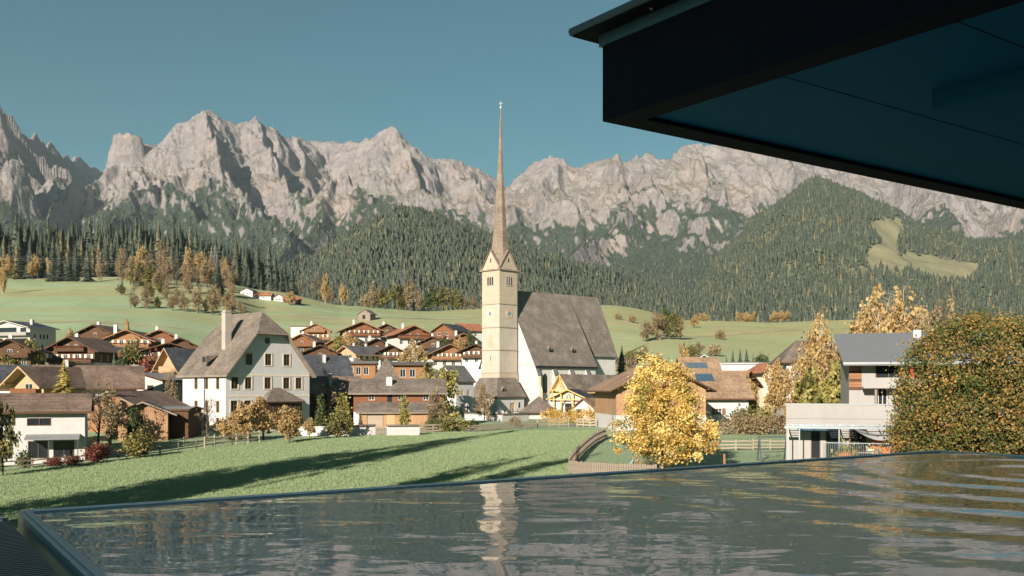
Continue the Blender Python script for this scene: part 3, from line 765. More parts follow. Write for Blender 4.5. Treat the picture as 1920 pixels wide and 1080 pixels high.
def wood_mass(name, label, pts, h, larch=0.2, seed=0):
    r = np.random.default_rng(seed); n = len(pts)
    me = bpy.data.meshes.new(name); me.vertices.add(n); me.vertices.foreach_set('co', np.asarray(pts, np.float32).ravel())
    a = me.attributes.new('sc', 'FLOAT', 'POINT'); a.data.foreach_set('value', (h * np.clip(r.normal(1, 0.3, n), .35, 1.7)).astype(np.float32))
    a = me.attributes.new('rot', 'FLOAT', 'POINT'); a.data.foreach_set('value', (r.random(n) * 6.28).astype(np.float32))
    a = me.attributes.new('pick', 'INT', 'POINT'); a.data.foreach_set('value', np.where(r.random(n) < larch, 4 + r.integers(0, 2, n), r.integers(0, 4, n)).astype(np.int32))
    o = place(name, me); md = o.modifiers.new('scatter', 'NODES'); md.node_group = GN
    return tag(o, label, 'trees', kind='stuff')
def scatter(pxa, pxb, da, db, step, zf, seed, clear=(), thin=None):
    r = np.random.default_rng(seed)
    xs0, xs1 = PX(pxa, db), PX(pxb, db)
    gx, gy = np.meshgrid(np.arange(min(xs0, PX(pxa, da)), max(xs1, PX(pxb, da)), step), np.arange(da, db, step))
    X = (gx + r.uniform(-.5, .5, gx.shape) * step).ravel(); Y = (gy + r.uniform(-.5, .5, gy.shape) * step).ravel()
    px = 960 + X / Y * F; k = (px > pxa) & (px < pxb); X, Y, px = X[k], Y[k], px[k]
    Z = zf(X, Y); py = HY - Z / Y * F
    k = np.ones(len(X), bool)
    for poly in clear: k &= ~inside(px + r.normal(0, 2.5, len(px)), py + r.normal(0, 2.5, len(px)), poly)
    if thin is not None: k &= r.random(len(X)) < thin(X, Y, Z, px, py)
    return np.stack([X, Y, Z - 0.5], 1)[k]
thinC = lambda X, Y, Z, px, py: np.clip(1.1 + 0.8 * fbm(X / 130, Y / 130, 3), 0.3, 1)
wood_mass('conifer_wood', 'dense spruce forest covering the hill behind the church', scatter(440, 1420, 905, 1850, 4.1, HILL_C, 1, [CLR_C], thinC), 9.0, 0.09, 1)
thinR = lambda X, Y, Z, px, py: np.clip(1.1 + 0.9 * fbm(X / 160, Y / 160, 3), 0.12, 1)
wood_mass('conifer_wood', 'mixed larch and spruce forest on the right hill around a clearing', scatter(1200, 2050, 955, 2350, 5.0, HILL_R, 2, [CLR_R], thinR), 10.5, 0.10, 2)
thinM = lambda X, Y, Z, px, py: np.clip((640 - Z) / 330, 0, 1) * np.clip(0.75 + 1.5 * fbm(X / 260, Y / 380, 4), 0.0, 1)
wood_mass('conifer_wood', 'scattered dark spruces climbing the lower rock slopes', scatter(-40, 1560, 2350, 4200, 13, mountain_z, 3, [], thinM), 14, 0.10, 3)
# ---- single trees: kinds with a trunk and a crown, copied
KINDS = {}
def kind(name, crown, trunk): KINDS[name] = (crown, trunk)
def blobs_round(h, w, base=0.3): return [(0, 0, h * (base + 1) / 2, w / 2, w / 2, h * (1 - base) / 2)]
def lumpy(h, w, base, n, seed):
    r = random.Random(seed); out = []
    for k in range(n):
        t = (k + .5) / n; z = h * (base + (1 - base) * t); prof = math.sin(math.pi * min(1, max(.06, (t * .86 + .14)))) ** .6
        a = r.random() * 6.28; o = w * .26 * prof
        out.append((math.cos(a) * o, math.sin(a) * o, z, w * .30 * prof, w * .30 * prof, h * (1 - base) * .22))
    return out
for k in range(3):   # unit trees, height 1
    b = lumpy(1, .75, .22, 9, k); kind('gold%d' % k, leaves(4200, .046, b, L_ORA, 110, .34, k), limbs(1, b, .03, 12, k))
    b = lumpy(1, .80, .20, 9, 10 + k); kind('olive%d' % k, leaves(2800, .052, b, L_OLV, 90, .34, 10 + k), limbs(1, b, .03, 12, 10 + k))
    b = lumpy(1, .62, .18, 9, 20 + k); kind('brown%d' % k, leaves(3200, .034, b, L_BRN, 130, .32, 20 + k), limbs(1, b, .022, 18, 20 + k, twigs=4))
    b = lumpy(1, .80, .16, 9, 30 + k); kind('green%d' % k, leaves(2800, .055, b, L_GRN, 80, .36, 30 + k), limbs(1, b, .03, 10, 30 + k))
    b = lumpy(1, .85, .05, 7, 40 + k); kind('lime%d' % k, leaves(2600, .06, b, L_LIM, 80, .38, 40 + k), limbs(1, b, .03, 10, 40 + k))
    b = lumpy(1, .55, .20, 9, 50 + k); kind('birch%d' % k, leaves(5200, .034, b, L_ORA, 150, .34, 50 + k, droop=.8), limbs(1, b, .018, 16, 50 + k, BARK_PALE, twigs=3))
    b = lumpy(1, .70, .25, 8, 60 + k); kind('bare%d' % k, leaves(260, .03, b, L_BRN, 70, .3, 60 + k), limbs(1, b, .022, 22, 60 + k, twigs=8))
    kind('spruce%d' % k, conifer(1, .19 + .02 * k, 22, 17, N_SPR, 80 + k, .5, core=.55), limbs(1, [(0, 0, .6, .02, .02, .3)], .016, 1, k, top=.95))
    kind('larch%d' % k, conifer(1, .20 + .02 * k, 20, 16, N_LAR, 90 + k, .22, core=.45), limbs(1, [(0, 0, .6, .02, .02, .3)], .016, 1, k, top=.95))
kind('goldfir', conifer(1, .34, 30, 26, N_GLD, 99, .30, cl=.04, core=.35), limbs(1, [(0, 0, .6, .02, .02, .3)], .016, 1, 3, top=.95))
b = [(0, 0, .18 + .16 * k, .15 - .012 * k * (k > 2) - .03 * (k == 0), .15 - .012 * k * (k > 2), .14) for k in range(5)]
kind('column', leaves(2400, .045, b, L_LIM, 90, .45, 7, droop=.5), limbs(1, b, .02, 6, 3))
kind('cypress', leaves(2600, .045, b, L_GRN, 90, .45, 8, droop=.5), limbs(1, b, .02, 6, 3))
b = [(0, 0, .5, .5, .5, .46), (.2, .1, .42, .35, .35, .36), (-.2, -.1, .45, .35, .35, .36)]
for nm, mt in (('bush_green', L_GRN), ('bush_olive', L_OLV), ('bush_lime', L_LIM), ('bush_red', L_RED), ('bush_orange', L_ORA), ('bush_brown', L_BRN)):
    kind(nm, leaves(1500, .085, b, mt, 60, .36, hash(nm) % 7 + 3 if False else len(nm)), limbs(1, b, .025, 8, 5, start=.1, top=.6))
# left wood on the pasture ridge; its front rows are single trees further down
proto2 = bpy.data.collections.new('wood_tree_kinds')
for kn in ('spruce0', 'spruce1', 'spruce2', 'spruce1', 'larch0', 'larch1'): proto2.objects.link(bpy.data.objects.new('wood_spruce_kind', KINDS[kn][0]))
GN3 = GN.copy(); [n for n in GN3.nodes if n.bl_idname == 'GeometryNodeCollectionInfo'][0].inputs['Collection'].default_value = proto2
leftw = lambda X, Y, Z, px, py: np.clip((560 - px) / 60, 0, 1) * (Y > 640 + 0.10 * np.clip(px, 0, 600)) * 0.92
wood_mass('conifer_wood', 'tall dark spruce wood along the left pasture ridge', scatter(-200, 560, 640, 860, 3.9, ground_z, 4, [], leftw), 27, 0.08, 4).modifiers[0].node_group = GN3
KN = {}
def tree(kn, px, d, hpx, label, group=None, wscale=1.0, base_py=None, name=None, cat='tree', rz=None):
    """a tree of the kind, hpx photo pixels tall, at a photo column and a distance"""
    h = hpx * d / F; g = G(px, d)
    if base_py is not None: g.z = PZ(base_py, d)
    crown, trunk = KINDS[kn]
    nm = name or {'spruce': 'spruce_tree', 'larch': 'larch_tree', 'goldfi': 'golden_conifer', 'birch': 'birch_tree', 'column': 'columnar_tree', 'cypres': 'cypress_tree'}.get(kn[:6].rstrip('0123456789'), 'bush' if kn.startswith('bush') else 'deciduous_tree')
    if kn.startswith('bush'): cat = 'bush'
    o = empty(nm, tuple(g), rz if rz is not None else random.random() * 6.28)
    o.scale = (h * wscale, h * wscale, h)
    place('trunk', trunk, o); place('crown', crown, o); KN[o.name] = kn
    return tag(o, label, cat, group)
# ------------------------------------------------------------------ building kit
WHITE = plaster('white_plaster', (0.48, 0.47, 0.455), (0.40, 0.39, 0.38))
WHITE_B = plaster('fresh_white_plaster', (0.50, 0.49, 0.48), (0.44, 0.43, 0.42))
CREAM = plaster('cream_plaster', (0.70, 0.60, 0.45), (0.60, 0.50, 0.36))
GREYW = plaster('grey_concrete', (0.46, 0.43, 0.39), (0.38, 0.36, 0.33))
PANEL = plaster('pale_panel', (0.30, 0.288, 0.272), (0.265, 0.254, 0.24), 0.3)
WD_DARK = wood('dark_larch', (0.060, 0.034, 0.020), (0.13, 0.070, 0.038))
WD_RED = wood('red_brown_timber', (0.12, 0.050, 0.025), (0.23, 0.10, 0.048))
WD_ORG = wood('orange_timber', (0.19, 0.095, 0.045), (0.31, 0.165, 0.085))
WD_HONEY = wood('honey_timber', (0.34, 0.22, 0.12), (0.48, 0.335, 0.20), False)
WD_VERT = wood('weathered_boards', (0.25, 0.14, 0.075), (0.42, 0.26, 0.15), False, 0.2)
WD_GREY = wood('grey_weathered_wood', (0.15, 0.125, 0.10), (0.29, 0.24, 0.19))
WD_PALE = wood('pale_fence_wood', (0.26, 0.21, 0.155), (0.38, 0.32, 0.25))
YELLOW_W = wood('new_yellow_timber', (0.52, 0.33, 0.11), (0.68, 0.47, 0.19))
R_SHING = roofm('old_shingles', (0.105, 0.086, 0.072), (0.175, 0.148, 0.122), 0.30)
R_CHURCH = roofm('church_shingles', (0.175, 0.150, 0.130), (0.245, 0.213, 0.187), 0.45, 0.85, 0.8)
R_BROWN = roofm('brown_tiles', (0.100, 0.070, 0.055), (0.175, 0.125, 0.098), 0.34)
R_TAN = roofm('tan_tiles', (0.19, 0.125, 0.080), (0.29, 0.20, 0.13), 0.34)
R_RED = roofm('red_tiles', (0.22, 0.085, 0.045), (0.34, 0.15, 0.085), 0.34)
R_DARK = roofm('slate_dark', (0.035, 0.038, 0.045), (0.070, 0.074, 0.085), 0.40, 0.6)
R_GREY = roofm('grey_slate', (0.085, 0.085, 0.090), (0.150, 0.148, 0.150), 0.36, 0.6)
R_METAL = flat('grey_metal_roof', (0.23, 0.235, 0.245), 0.45, 0.3, 0.1, 1.0)
SPIRE = roofm('spire_shingles', (0.165, 0.13, 0.10), (0.215, 0.172, 0.135), 0.5)
m = NT('tower_stone')
bt = m.n.new('ShaderNodeTexBrick'); bt.inputs['Scale'].default_value = 1.0
mp = m.n.new('ShaderNodeMapping'); tc = m.n.new('ShaderNodeTexCoord'); m.l.new(tc.outputs['Object'], mp.inputs['Vector'])
sx = m.n.new('ShaderNodeSeparateXYZ'); m.l.new(mp.outputs[0], sx.inputs[0]); cbx = m.n.new('ShaderNodeCombineXYZ')
m.l.new(m.math('ADD', sx.outputs['X'], sx.outputs['Y']), cbx.inputs['X']); m.l.new(sx.outputs['Z'], cbx.inputs['Y']); m.l.new(cbx.outputs[0], bt.inputs['Vector'])
bt.inputs['Color1'].default_value = (0.405, 0.335, 0.255, 1); bt.inputs['Color2'].default_value = (0.335, 0.272, 0.205, 1); bt.inputs['Mortar'].default_value = (0.42, 0.33, 0.24, 1)
bt.inputs['Mortar Size'].default_value = 0.03; bt.inputs['Brick Width'].default_value = 1.3; bt.inputs['Row Height'].default_value = 0.52
n = m.noise(m.coord('Object'), 0.5, 5, 0.65)
m.color(m.mix(m.math('MULTIPLY', n, 0.5), bt.outputs['Color'], (0.43, 0.37, 0.295))); m.bump(bt.outputs['Fac'], 0.3, -0.04); TOWER_S = m.mat
TOWER_P = plaster('tower_render', (0.42, 0.372, 0.305), (0.35, 0.31, 0.252))
BELT = flat('stone_belt', (0.27, 0.21, 0.155), 0.9)
GLASS = flat('window_glass', (0.018, 0.022, 0.026), 0.12, 0, 0.2, 1.0, 0.5)
FRAME_B = flat('brown_frame', (0.11, 0.065, 0.04), 0.7)
FRAME_W = flat('white_frame', (0.50, 0.485, 0.455), 0.6)
SURR = flat('pale_surround', (0.52, 0.455, 0.36), 0.8)
SHUT_B = flat('brown_shutter', (0.16, 0.085, 0.045), 0.8)
SHUT_P = flat('pale_shutter', (0.62, 0.55, 0.44), 0.8)
FLOWER = leafm('geraniums', [(0.1, (0.05, 0.07, 0.02)), (0.5, (0.24, 0.05, 0.035)), (0.9, (0.38, 0.09, 0.06))], 0.2, 0.2)
GOLD = flat('gilding', (0.80, 0.55, 0.18), 0.25, 1.0, 0.05)
COPPER = flat('dark_metal', (0.06, 0.06, 0.065), 0.5, 0.6)

def shell(mb, polys, t, mt=0, ms=1):
    """roof skin: polys are top faces; adds underside t lower and the rim"""
    cnt = {}
    key = lambda p: (round(p[0], 3), round(p[1], 3), round(p[2], 3))
    for P in polys:
        mb.poly(P, mt); mb.poly([(p[0], p[1], p[2] - t) for p in reversed(P)], ms)
        for i in range(len(P)):
            a, b = key(P[i]), key(P[(i + 1) % len(P)])
            if (b, a) in cnt: cnt[(b, a)] = None
            else: cnt[(a, b)] = (P[i], P[(i + 1) % len(P)])
    for k, e in cnt.items():
        if e and (k[1], k[0]) not in cnt:
            a, b = e
            mb.poly([a, (a[0], a[1], a[2] - t), (b[0], b[1], b[2] - t), b], ms)
    return mb

def wall(mb, p0, xd, width, prof, z0, z1, holes, mi=0, depth=0.18):
    p0 = Vector(p0); xd = Vector(xd); inw = Vector((-xd.y, xd.x, 0))
    px_, pz_ = [p[0] for p in prof], [p[1] for p in prof]
    top = lambda x: float(np.interp(x, px_, pz_))
    hs = [h for h in holes if h[1] < z1 and h[1] + h[3] > z0]
    xs = sorted({0.0, width, *[p for p in px_ if 0 < p < width], *[h[0] for h in hs], *[h[0] + h[2] for h in hs]})
    zs = sorted({z0, z1, *[min(max(h[1], z0), z1) for h in hs], *[min(max(h[1] + h[3], z0), z1) for h in hs]})
    P = lambda x, z: tuple(p0 + xd * x + Vector((0, 0, z)))
    for xa, xb in zip(xs[:-1], xs[1:]):
        ta, tb = top(xa), top(xb)
        for za, zb in zip(zs[:-1], zs[1:]):
            cx_, cz_ = (xa + xb) / 2, (za + zb) / 2
            if any(h[0] < cx_ < h[0] + h[2] and h[1] < cz_ < h[1] + h[3] for h in hs): continue
            q = [(xa, za), (xb, za), (xb, zb), (xa, zb)]; out = []
            for i in range(4):
                (x1, y1), (x2, y2) = q[i], q[(i + 1) % 4]
                f1 = ta + (tb - ta) * (x1 - xa) / (xb - xa) - y1; f2 = ta + (tb - ta) * (x2 - xa) / (xb - xa) - y2
                if f1 >= -1e-6: out.append((x1, y1))
                if (f1 > 1e-6 and f2 < -1e-6) or (f1 < -1e-6 and f2 > 1e-6):
                    t = f1 / (f1 - f2); out.append((x1 + (x2 - x1) * t, y1 + (y2 - y1) * t))
            if len(out) > 2: mb.poly([P(*o) for o in out], mi)
    for h in hs:
        x, z, w, hh = h[:4]
        if not (z0 - 1e-6 <= z): continue
        A = [P(x, z), P(x + w, z), P(x + w, z + hh), P(x, z + hh)]; I = [tuple(Vector(a) + inw * depth) for a in A]
        for i in range(4): mb.poly([A[i], A[(i + 1) % 4], I[(i + 1) % 4], I[i]], mi)

_wc = {}
def window_mesh(w, h, style):
    k = (round(w, 2), round(h, 2), style)
    if k in _wc: return _wc[k]
    f = min(0.09, w * 0.09); mb = MB()
    for a in ((0, 0, w, f), (0, h - f, w, h), (0, f, f, h - f), (w - f, f, w, h - f)): mb.box(a[0], -0.05, a[1], a[2], 0.03, a[3])
    if 'b' not in style:
        n = max(1, int(round(w / 1.0))) if 'g' in style else (2 if w > 0.75 else 1)
        for i in range(1, n): mb.box(w * i / n - f * .4, -0.045, f, w * i / n + f * .4, 0.028, h - f)
        if 'c' in style: mb.box(f, -0.04, h * .55 - f * .35, w - f, 0.026, h * .55 + f * .35)
    fr = mb.mesh('window', FRAME_W if 'w' in style else FRAME_B)
    pn = MB().poly([(f * .5, 0.012, f * .5), (w - f * .5, 0.012, f * .5), (w - f * .5, 0.012, h - f * .5), (f * .5, 0.012, h - f * .5)]).mesh('pane', GLASS, recalc=False)
    _wc[k] = (fr, pn); return _wc[k]
def window(parent, p, rz, w, h, style='w', door=False):
    fr, pn = window_mesh(w, h, style)
    o = place('door' if 'd' in style else 'window', fr, parent, tuple(p), rz); place('pane', pn, o)
    if 's' in style:
        k = ('sh', round(w, 2), round(h, 2), style)
        if k not in _wc: _wc[k] = MB().box(0, -0.06, 0, w * .5, -0.015, h).mesh('shutter', SHUT_P if 'p' in style else SHUT_B)
        for x in (-w * .5 - .02, w + .02):
            s_ = place('shutter', _wc[k], o, (x, -0.14, 0))
    if 'u' in style:
        k = ('su', round(w, 2), round(h, 2))
        if k not in _wc:
            b = 0.16; mb = MB()
            for a in ((-b, -b, w + b, 0), (-b, h, w + b, h + b), (-b, 0, 0, h), (w, 0, w + b, h)): mb.box(a[0], -0.15, a[1], a[2], -0.06, a[3])
            _wc[k] = mb.mesh('surround', SURR)
        place('surround', _wc[k], o, (0, -0.03, 0))
    return o

def flowers(parent, w, seed=1):
    k = ('fl', round(w, 1))
    if k not in _wc: _wc[k] = leaves(int(70 * w), .17, [(w * (i + .5) / 6, 0, 0, w / 12, .14, .14) for i in range(6)], FLOWER, int(10 * w), .7, seed, 'flowers')
    return _wc[k]

def house(name, label, cat, px, d, th, W, L, he, hr, base=None, group=None, ridge='y', ovg=0.9, ove=0.9, roof=None, fascia=None,
          bands=None, front=(), left=(), right=(), chim=(), balc=(), t=0.24, hip=0.0, halfhip=None, purlins=0, anchor='c', bark=None, gable_mat=None):
    roof = roof or R_BROWN; fascia = fascia or WD_DARK; bands = bands or [(99, WHITE)]
    c, s = math.cos(math.radians(th)), math.sin(math.radians(th))
    ox, oy = PX(px, d), d
    if anchor == 'c': ox -= c * W / 2; oy -= s * W / 2
    if base is None: bz = gz(PX(px, d), d) - 0.2
    else: bz = base
    o = empty(name, (ox, oy, bz), math.radians(th))
    gab = [(0, he), (W / 2, hr), (W, he)] if ridge == 'y' and not hip else [(0, he), (W, he)]
    gabs = [(0, he), (L / 2, hr), (L, he)] if ridge == 'x' and not hip else [(0, he), (L, he)]
    if halfhip and ridge == 'y':
        zh = halfhip[0]; xh = (zh - he) / (hr - he) * W / 2; gab = [(0, he), (xh, zh), (W - xh, zh), (W, he)]
    cor = [(ox + c * x - s * y, oy + s * x + c * y) for x in (0, W) for y in (0, L)]
    zlo = min(-2.0, min(gz(*q) for q in cor) - bz - 0.6)      # the plinth reaches the ground at every corner
    for zt, mt in bands:
        mb = MB(); zt = min(zt, max(he, hr))
        wall(mb, (0, 0, 0), (1, 0, 0), W, gab, zlo, zt, front)
        wall(mb, (0, L, 0), (0, -1, 0), L, gabs, zlo, zt, left)
        wall(mb, (W, 0, 0), (0, 1, 0), L, gabs, zlo, zt, right)
        wall(mb, (W, L, 0), (-1, 0, 0), W, gab, zlo, zt, ())
        if mb.f: mb.build('wall', mt, o, recalc=False)
        zlo = zt
        if zt >= max(he, hr): break
    for side, hs in (('f', front), ('l', left), ('r', right)):
        for h in hs:
            x, z, w, hh = h[:4]; st = h[4] if len(h) > 4 else 'w'
            if side == 'f': p, rz = (x, 0.11, z), 0.0
            elif side == 'l': p, rz = (0.11, L - x, z), -math.pi / 2
            else: p, rz = (W - 0.11, x, z), math.pi / 2
            window(o, p, rz, w, hh, st)
    mb = MB()
    if hip:
        k = hip; A, B, C, D = (-ove, -ove), (W + ove, -ove), (W + ove, L + ove), (-ove, L + ove)
        sl = (hr - he) / (min(W, L) / 2); ze = he - ove * sl + t; zr = hr + t
        if W >= L: r1, r2 = (L / 2 * k, L / 2), (W - L / 2 * k, L / 2)
        else: r1, r2 = (W / 2, W / 2 * k), (W / 2, L - W / 2 * k)
        e = [(*q, ze) for q in (A, B, C, D)]; r1 = (*r1, zr); r2 = (*r2, zr)
        if abs(W - L) < 0.05 and k == 1: polys = [[e[0], e[1], r1], [e[1], e[2], r1], [e[2], e[3], r1], [e[3], e[0], r1]]
        elif W >= L: polys = [[e[0], e[1], r2, r1], [e[1], e[2], r2], [e[2], e[3], r1, r2], [e[3], e[0], r1]]
        else: polys = [[e[0], e[1], r1], [e[1], e[2], r2, r1], [e[2], e[3], r2], [e[3], e[0], r1, r2]]
        shell(mb, polys, t)
    elif halfhip:
        zh, sb = halfhip; sl = (hr - he) / (W / 2); xh = (zh - he) / sl; ze = he - ove * sl + t
        fy, by = -ovg, L + ovg
        fl, hl, hrr, frr = (-ove, fy, ze), (xh, fy, zh + t), (W - xh, fy, zh + t), (W + ove, fy, ze)
        bl, bhl, bhr, br = (-ove, by, ze), (xh, by, zh + t), (W - xh, by, zh + t), (W + ove, by, ze)
        r1, r2 = (W / 2, sb - ovg, hr + t), (W / 2, L + ovg - sb, hr + t)
        shell(mb, [[fl, hl, r1, r2, bhl, bl][::-1], [frr, br, bhr, r2, r1, hrr][::-1], [hl, hrr, r1], [bhr, bhl, r2]], t)
    elif ridge == 'y':
        sl = (hr - he) / (W / 2); ze = he - ove * sl + t
        a, b = -ovg, L + ovg; zr = hr + t
        shell(mb, [[(-ove, a, ze), (W / 2, a, zr), (W / 2, b, zr), (-ove, b, ze)][::-1], [(W / 2, a, zr), (W + ove, a, ze), (W + ove, b, ze), (W / 2, b, zr)][::-1]], t)
    else:
        sl = (hr - he) / (L / 2); ze = he - ove * sl + t
        a, b = -ovg, W + ovg; zr = hr + t
        shell(mb, [[(a, -ove, ze), (b, -ove, ze), (b, L / 2, zr), (a, L / 2, zr)], [(a, L / 2, zr), (b, L / 2, zr), (b, L + ove, ze), (a, L + ove, ze)]], t)
    ro = mb.build('roof', [roof, fascia], o)
    for (x, y, w, dd, zt, mt) in chim:
        q = MB(); zb = he; q.box(x, y, zb, x + w, y + dd, zt); q.box(x - .07, y - .07, zt, x + w + .07, y + dd + .07, zt + .10); q.box(x + .08, y + .08, zt + .10, x + w - .08, y + dd - .08, zt + .32)
        q.build('chimney', mt, ro)
    if purlins and ridge == 'y' and not hip:
        sl = (hr - he) / (W / 2)
        for i in range(purlins):
            x = W * (i + 0.0) / (purlins - 1); zz = he + (hr - he) * (1 - abs(x - W / 2) / (W / 2)) - 0.16
            MB().box(x - .09, -ovg + .12, zz - .11, x + .09, 0.02, zz + .09).build('purlin', fascia, o)
    for bspec in balc:
        side, x0, x1, z, dep, mt = bspec[:6]; fl = len(bspec) > 6 and bspec[6]
        if side == 'f': bo = place('balcony', MB().box(0, -dep, -.12, x1 - x0, 0, 0).mesh('balcony', mt), o, (x0, -0.003, z))
        elif side == 'l': bo = place('balcony', MB().box(0, -dep, -.12, x1 - x0, 0, 0).mesh('balcony', mt), o, (-0.003, L - x0, z), -math.pi / 2)
        else: bo = place('balcony', MB().box(0, -dep, -.12, x1 - x0, 0, 0).mesh('balcony', mt), o, (W + 0.003, x0, z), math.pi / 2)
        w = x1 - x0; rl = MB(); n = max(4, int(w / .24))
        for i in range(n): rl.box(w * i / n + .02, -dep + .03, .05, w * (i + 1) / n - .02, -dep + .06, .88)
        rl.box(0, -dep - .01, .88, w, -dep + .09, .97)
        rl.box(0, -dep + .03, .05, .03, -.03, .9); rl.box(w - .03, -dep + .03, .05, w, -.03, .9)
        rl.build('railing', mt, bo)
        if fl: place('flowers', flowers(bo, w), bo, (0, -dep - .08, .85))
    return tag(o, label, cat, group)

def grid(xs, zs, w, h, st='w'): return [(x - w / 2, z, w, h, st) for z in zs for x in xs]
# ------------------------------------------------------------------ the church
CT = 40.0; cd_ = 255.0
church = empty('church', (PX(1004, cd_), cd_, -6.6), math.radians(CT))
NW, NL, NE, NR = 21.6, 22.6, 12.75, 32.3     # nave length, width, eave, ridge
mb = MB()
wall(mb, (0, 0, 0), (1, 0, 0), NW, [(0, NE), (NW, NE)], -3, NE, ())
wall(mb, (0, NL, 0), (0, -1, 0), NL, [(0, NE), (NL / 2, NR), (NL, NE)], -3, NR, ())
wall(mb, (NW, 0, 0), (0, 1, 0), NL, [(0, NE), (NL / 2, NR), (NL, NE)], -3, NR, ())
wall(mb, (NW, NL, 0), (-1, 0, 0), NW, [(0, NE), (NW, NE)], -3, NE, ())
mb.build('nave_wall', WHITE, church, recalc=False)
CI = 4.0; CX1 = 33.4; sl = (NR - NE) / (NL / 2); CE = 16.2
mb = MB()
wall(mb, (NW, CI, 0), (1, 0, 0), CX1 - NW, [(0, CE), (CX1 - NW, CE)], -3, CE, ())
wall(mb, (CX1, CI, 0), (0, 1, 0), NL - 2 * CI, [(0, CE), ((NL - 2 * CI) / 2, NR), (NL - 2 * CI, CE)], -3, NR, ())
wall(mb, (CX1, NL - CI, 0), (-1, 0, 0), CX1 - NW, [(0, CE), (CX1 - NW, CE)], -3, CE, ())
mb.build('chancel_wall', WHITE, church, recalc=False)
mb = MB(); o_ = 0.55; ze = NE - o_ * sl + .35; a, b = -0.35, NW + .35
shell(mb, [[(a, -o_, ze), (b, -o_, ze), (b, NL / 2, NR + .35), (a, NL / 2, NR + .35)], [(a, NL / 2, NR + .35), (b, NL / 2, NR + .35), (b, NL + o_, ze), (a, NL + o_, ze)]], .35)
nroof = mb.build('nave_roof', [R_CHURCH, COPPER], church)
mb = MB(); csl = (NR - CE) / (NL / 2 - CI); ze = CE - o_ * csl + .32; a, b = NW + .36, CX1 + .4
shell(mb, [[(a, CI - o_, ze), (b, CI - o_, ze), (b, NL / 2, NR + .32), (a, NL / 2, NR + .32)], [(a, NL / 2, NR + .32), (b, NL / 2, NR + .32), (b, NL - CI + o_, ze), (a, NL - CI + o_, ze)]], .32)
croof = mb.build('chancel_roof', [R_CHURCH, COPPER], church)
MB().box(-.12, -.14, 7.0 + 5.6, 0.0, NL * .4, 7.0 + 5.85).build('gable_band', GREYW, church)
mb = MB(); mb.bar((CX1, NL / 2, NR + .3), (CX1, NL / 2, NR + 2.6), .12); mb.bar((CX1 - .5, NL / 2, NR + 2.0), (CX1 + .5, NL / 2, NR + 2.0), .10)
mb.tube([(CX1, NL / 2, NR + .3), (CX1, NL / 2, NR + .9)], [.28, .12], 8)
mb.build('ridge_cross', GOLD, croof)
for x, zz in ((5.6, 17.2), (13.9, 17.2)):     # little roof hatches
    y = (zz - NE) / sl
    q = MB(); q.poly([(x, y - 1.35, zz - .75), (x + 1.0, y - 1.35, zz - .75), (x + .5, y - 1.35, zz + .35)], 1)
    q.poly([(x - .1, y - 1.5, zz - .8), (x + .5, y - 1.5, zz + .45), (x + .5, y + .5, zz + .5)], 0); q.poly([(x + .5, y - 1.5, zz + .45), (x + 1.1, y - 1.5, zz - .8), (x + .5, y + .5, zz + .5)], 0)
    q.build('roof_hatch', [R_CHURCH, GLASS], nroof, recalc=False)
def arch_pts(w, h, n=7):
    """pointed arch outline, springing at h - 0.9 w"""
    s_ = h - w * .85; pts = [(-w / 2, 0), (w / 2, 0)]
    for i in range(n + 1):
        t = i / n; pts.append((w / 2 * (1 - t ** 1.7), s_ + (h - s_) * math.sin(t * math.pi / 2) ** .9))
    for i in range(1, n + 1):
        t = 1 - i / n; pts.append((-w / 2 * (1 - t ** 1.7), s_ + (h - s_) * math.sin(t * math.pi / 2) ** .9))
    return pts
def gothic(parent, x, y, z, w, h, rz=0.0, surr=SURR, nm='arched_window'):
    pts = arch_pts(w, h); out = [(a * 1.45, (b + .12) * 1.09 - .35) for a, b in pts]
    mb = MB(); n = len(pts)
    for i in range(n):
        j = (i + 1) % n
        A, B, C, D = out[i], out[j], pts[j], pts[i]
        mb.poly([(A[0], -.10, A[1]), (B[0], -.10, B[1]), (C[0], -.06, C[1]), (D[0], -.06, D[1])]); mb.poly([(A[0], -.10, A[1]), (A[0], .02, A[1]), (B[0], .02, B[1]), (B[0], -.10, B[1])])
        mb.poly([(D[0], -.06, D[1]), (C[0], -.06, C[1]), (C[0], -.012, C[1]), (D[0], -.012, D[1])])
    o = mb.build(nm, surr, parent, loc=(x, y, z), rz=rz)
    MB().poly([(a, -.014, b) for a, b in pts]).build('pane', GLASS, o, recalc=False)
    q = MB(); q.box(-.05, -.045, .02, .05, -.018, h * .93)
    for k in range(1, 5): q.box(-w * .42, -.04, h * .17 * k - .02, w * .42, -.02, h * .17 * k + .02)
    q.build('tracery', COPPER, o)
    return o
for x in (3.3, 9.2, 15.0): gothic(church, x, 0, 5.4, 1.7, 5.0)
gothic(church, NW + 6.5, CI, 5.6, 1.4, 4.6)
for x in (0.45, 6.3, 12.2, 18.2): # stepped buttresses with sloped caps
    q = MB(); pr = [(0, -2), (-1.7, -2), (-1.7, 6.0), (-1.1, 7.4), (-1.1, 9.8), (0, 12.2)]
    q.prism([(x - .5, yy - .003, zz) for yy, zz in pr], (1.0, 0, 0)); bo = q.build('buttress', SURR if x > 1 else CREAM, church)
    MB().prism([(x - .58, -1.12, 9.75), (x - .58, 0, 12.2), (x - .58, 0, 12.4), (x - .58, -1.2, 9.92)], (1.16, 0, 0)).build('buttress_cap', R_GREY, bo)
q = MB(); q.tube([(1.3, -.35, -1), (1.3, -.35, NE - .2)], .09, 6); q.tube([(-.3, -.75, NE - .45), (NW + .3, -.75, NE - .45)], .10, 6); q.build('gutter', COPPER, church)
tag(church, 'white church nave with steep grey shingled roof and stepped chancel', 'church')

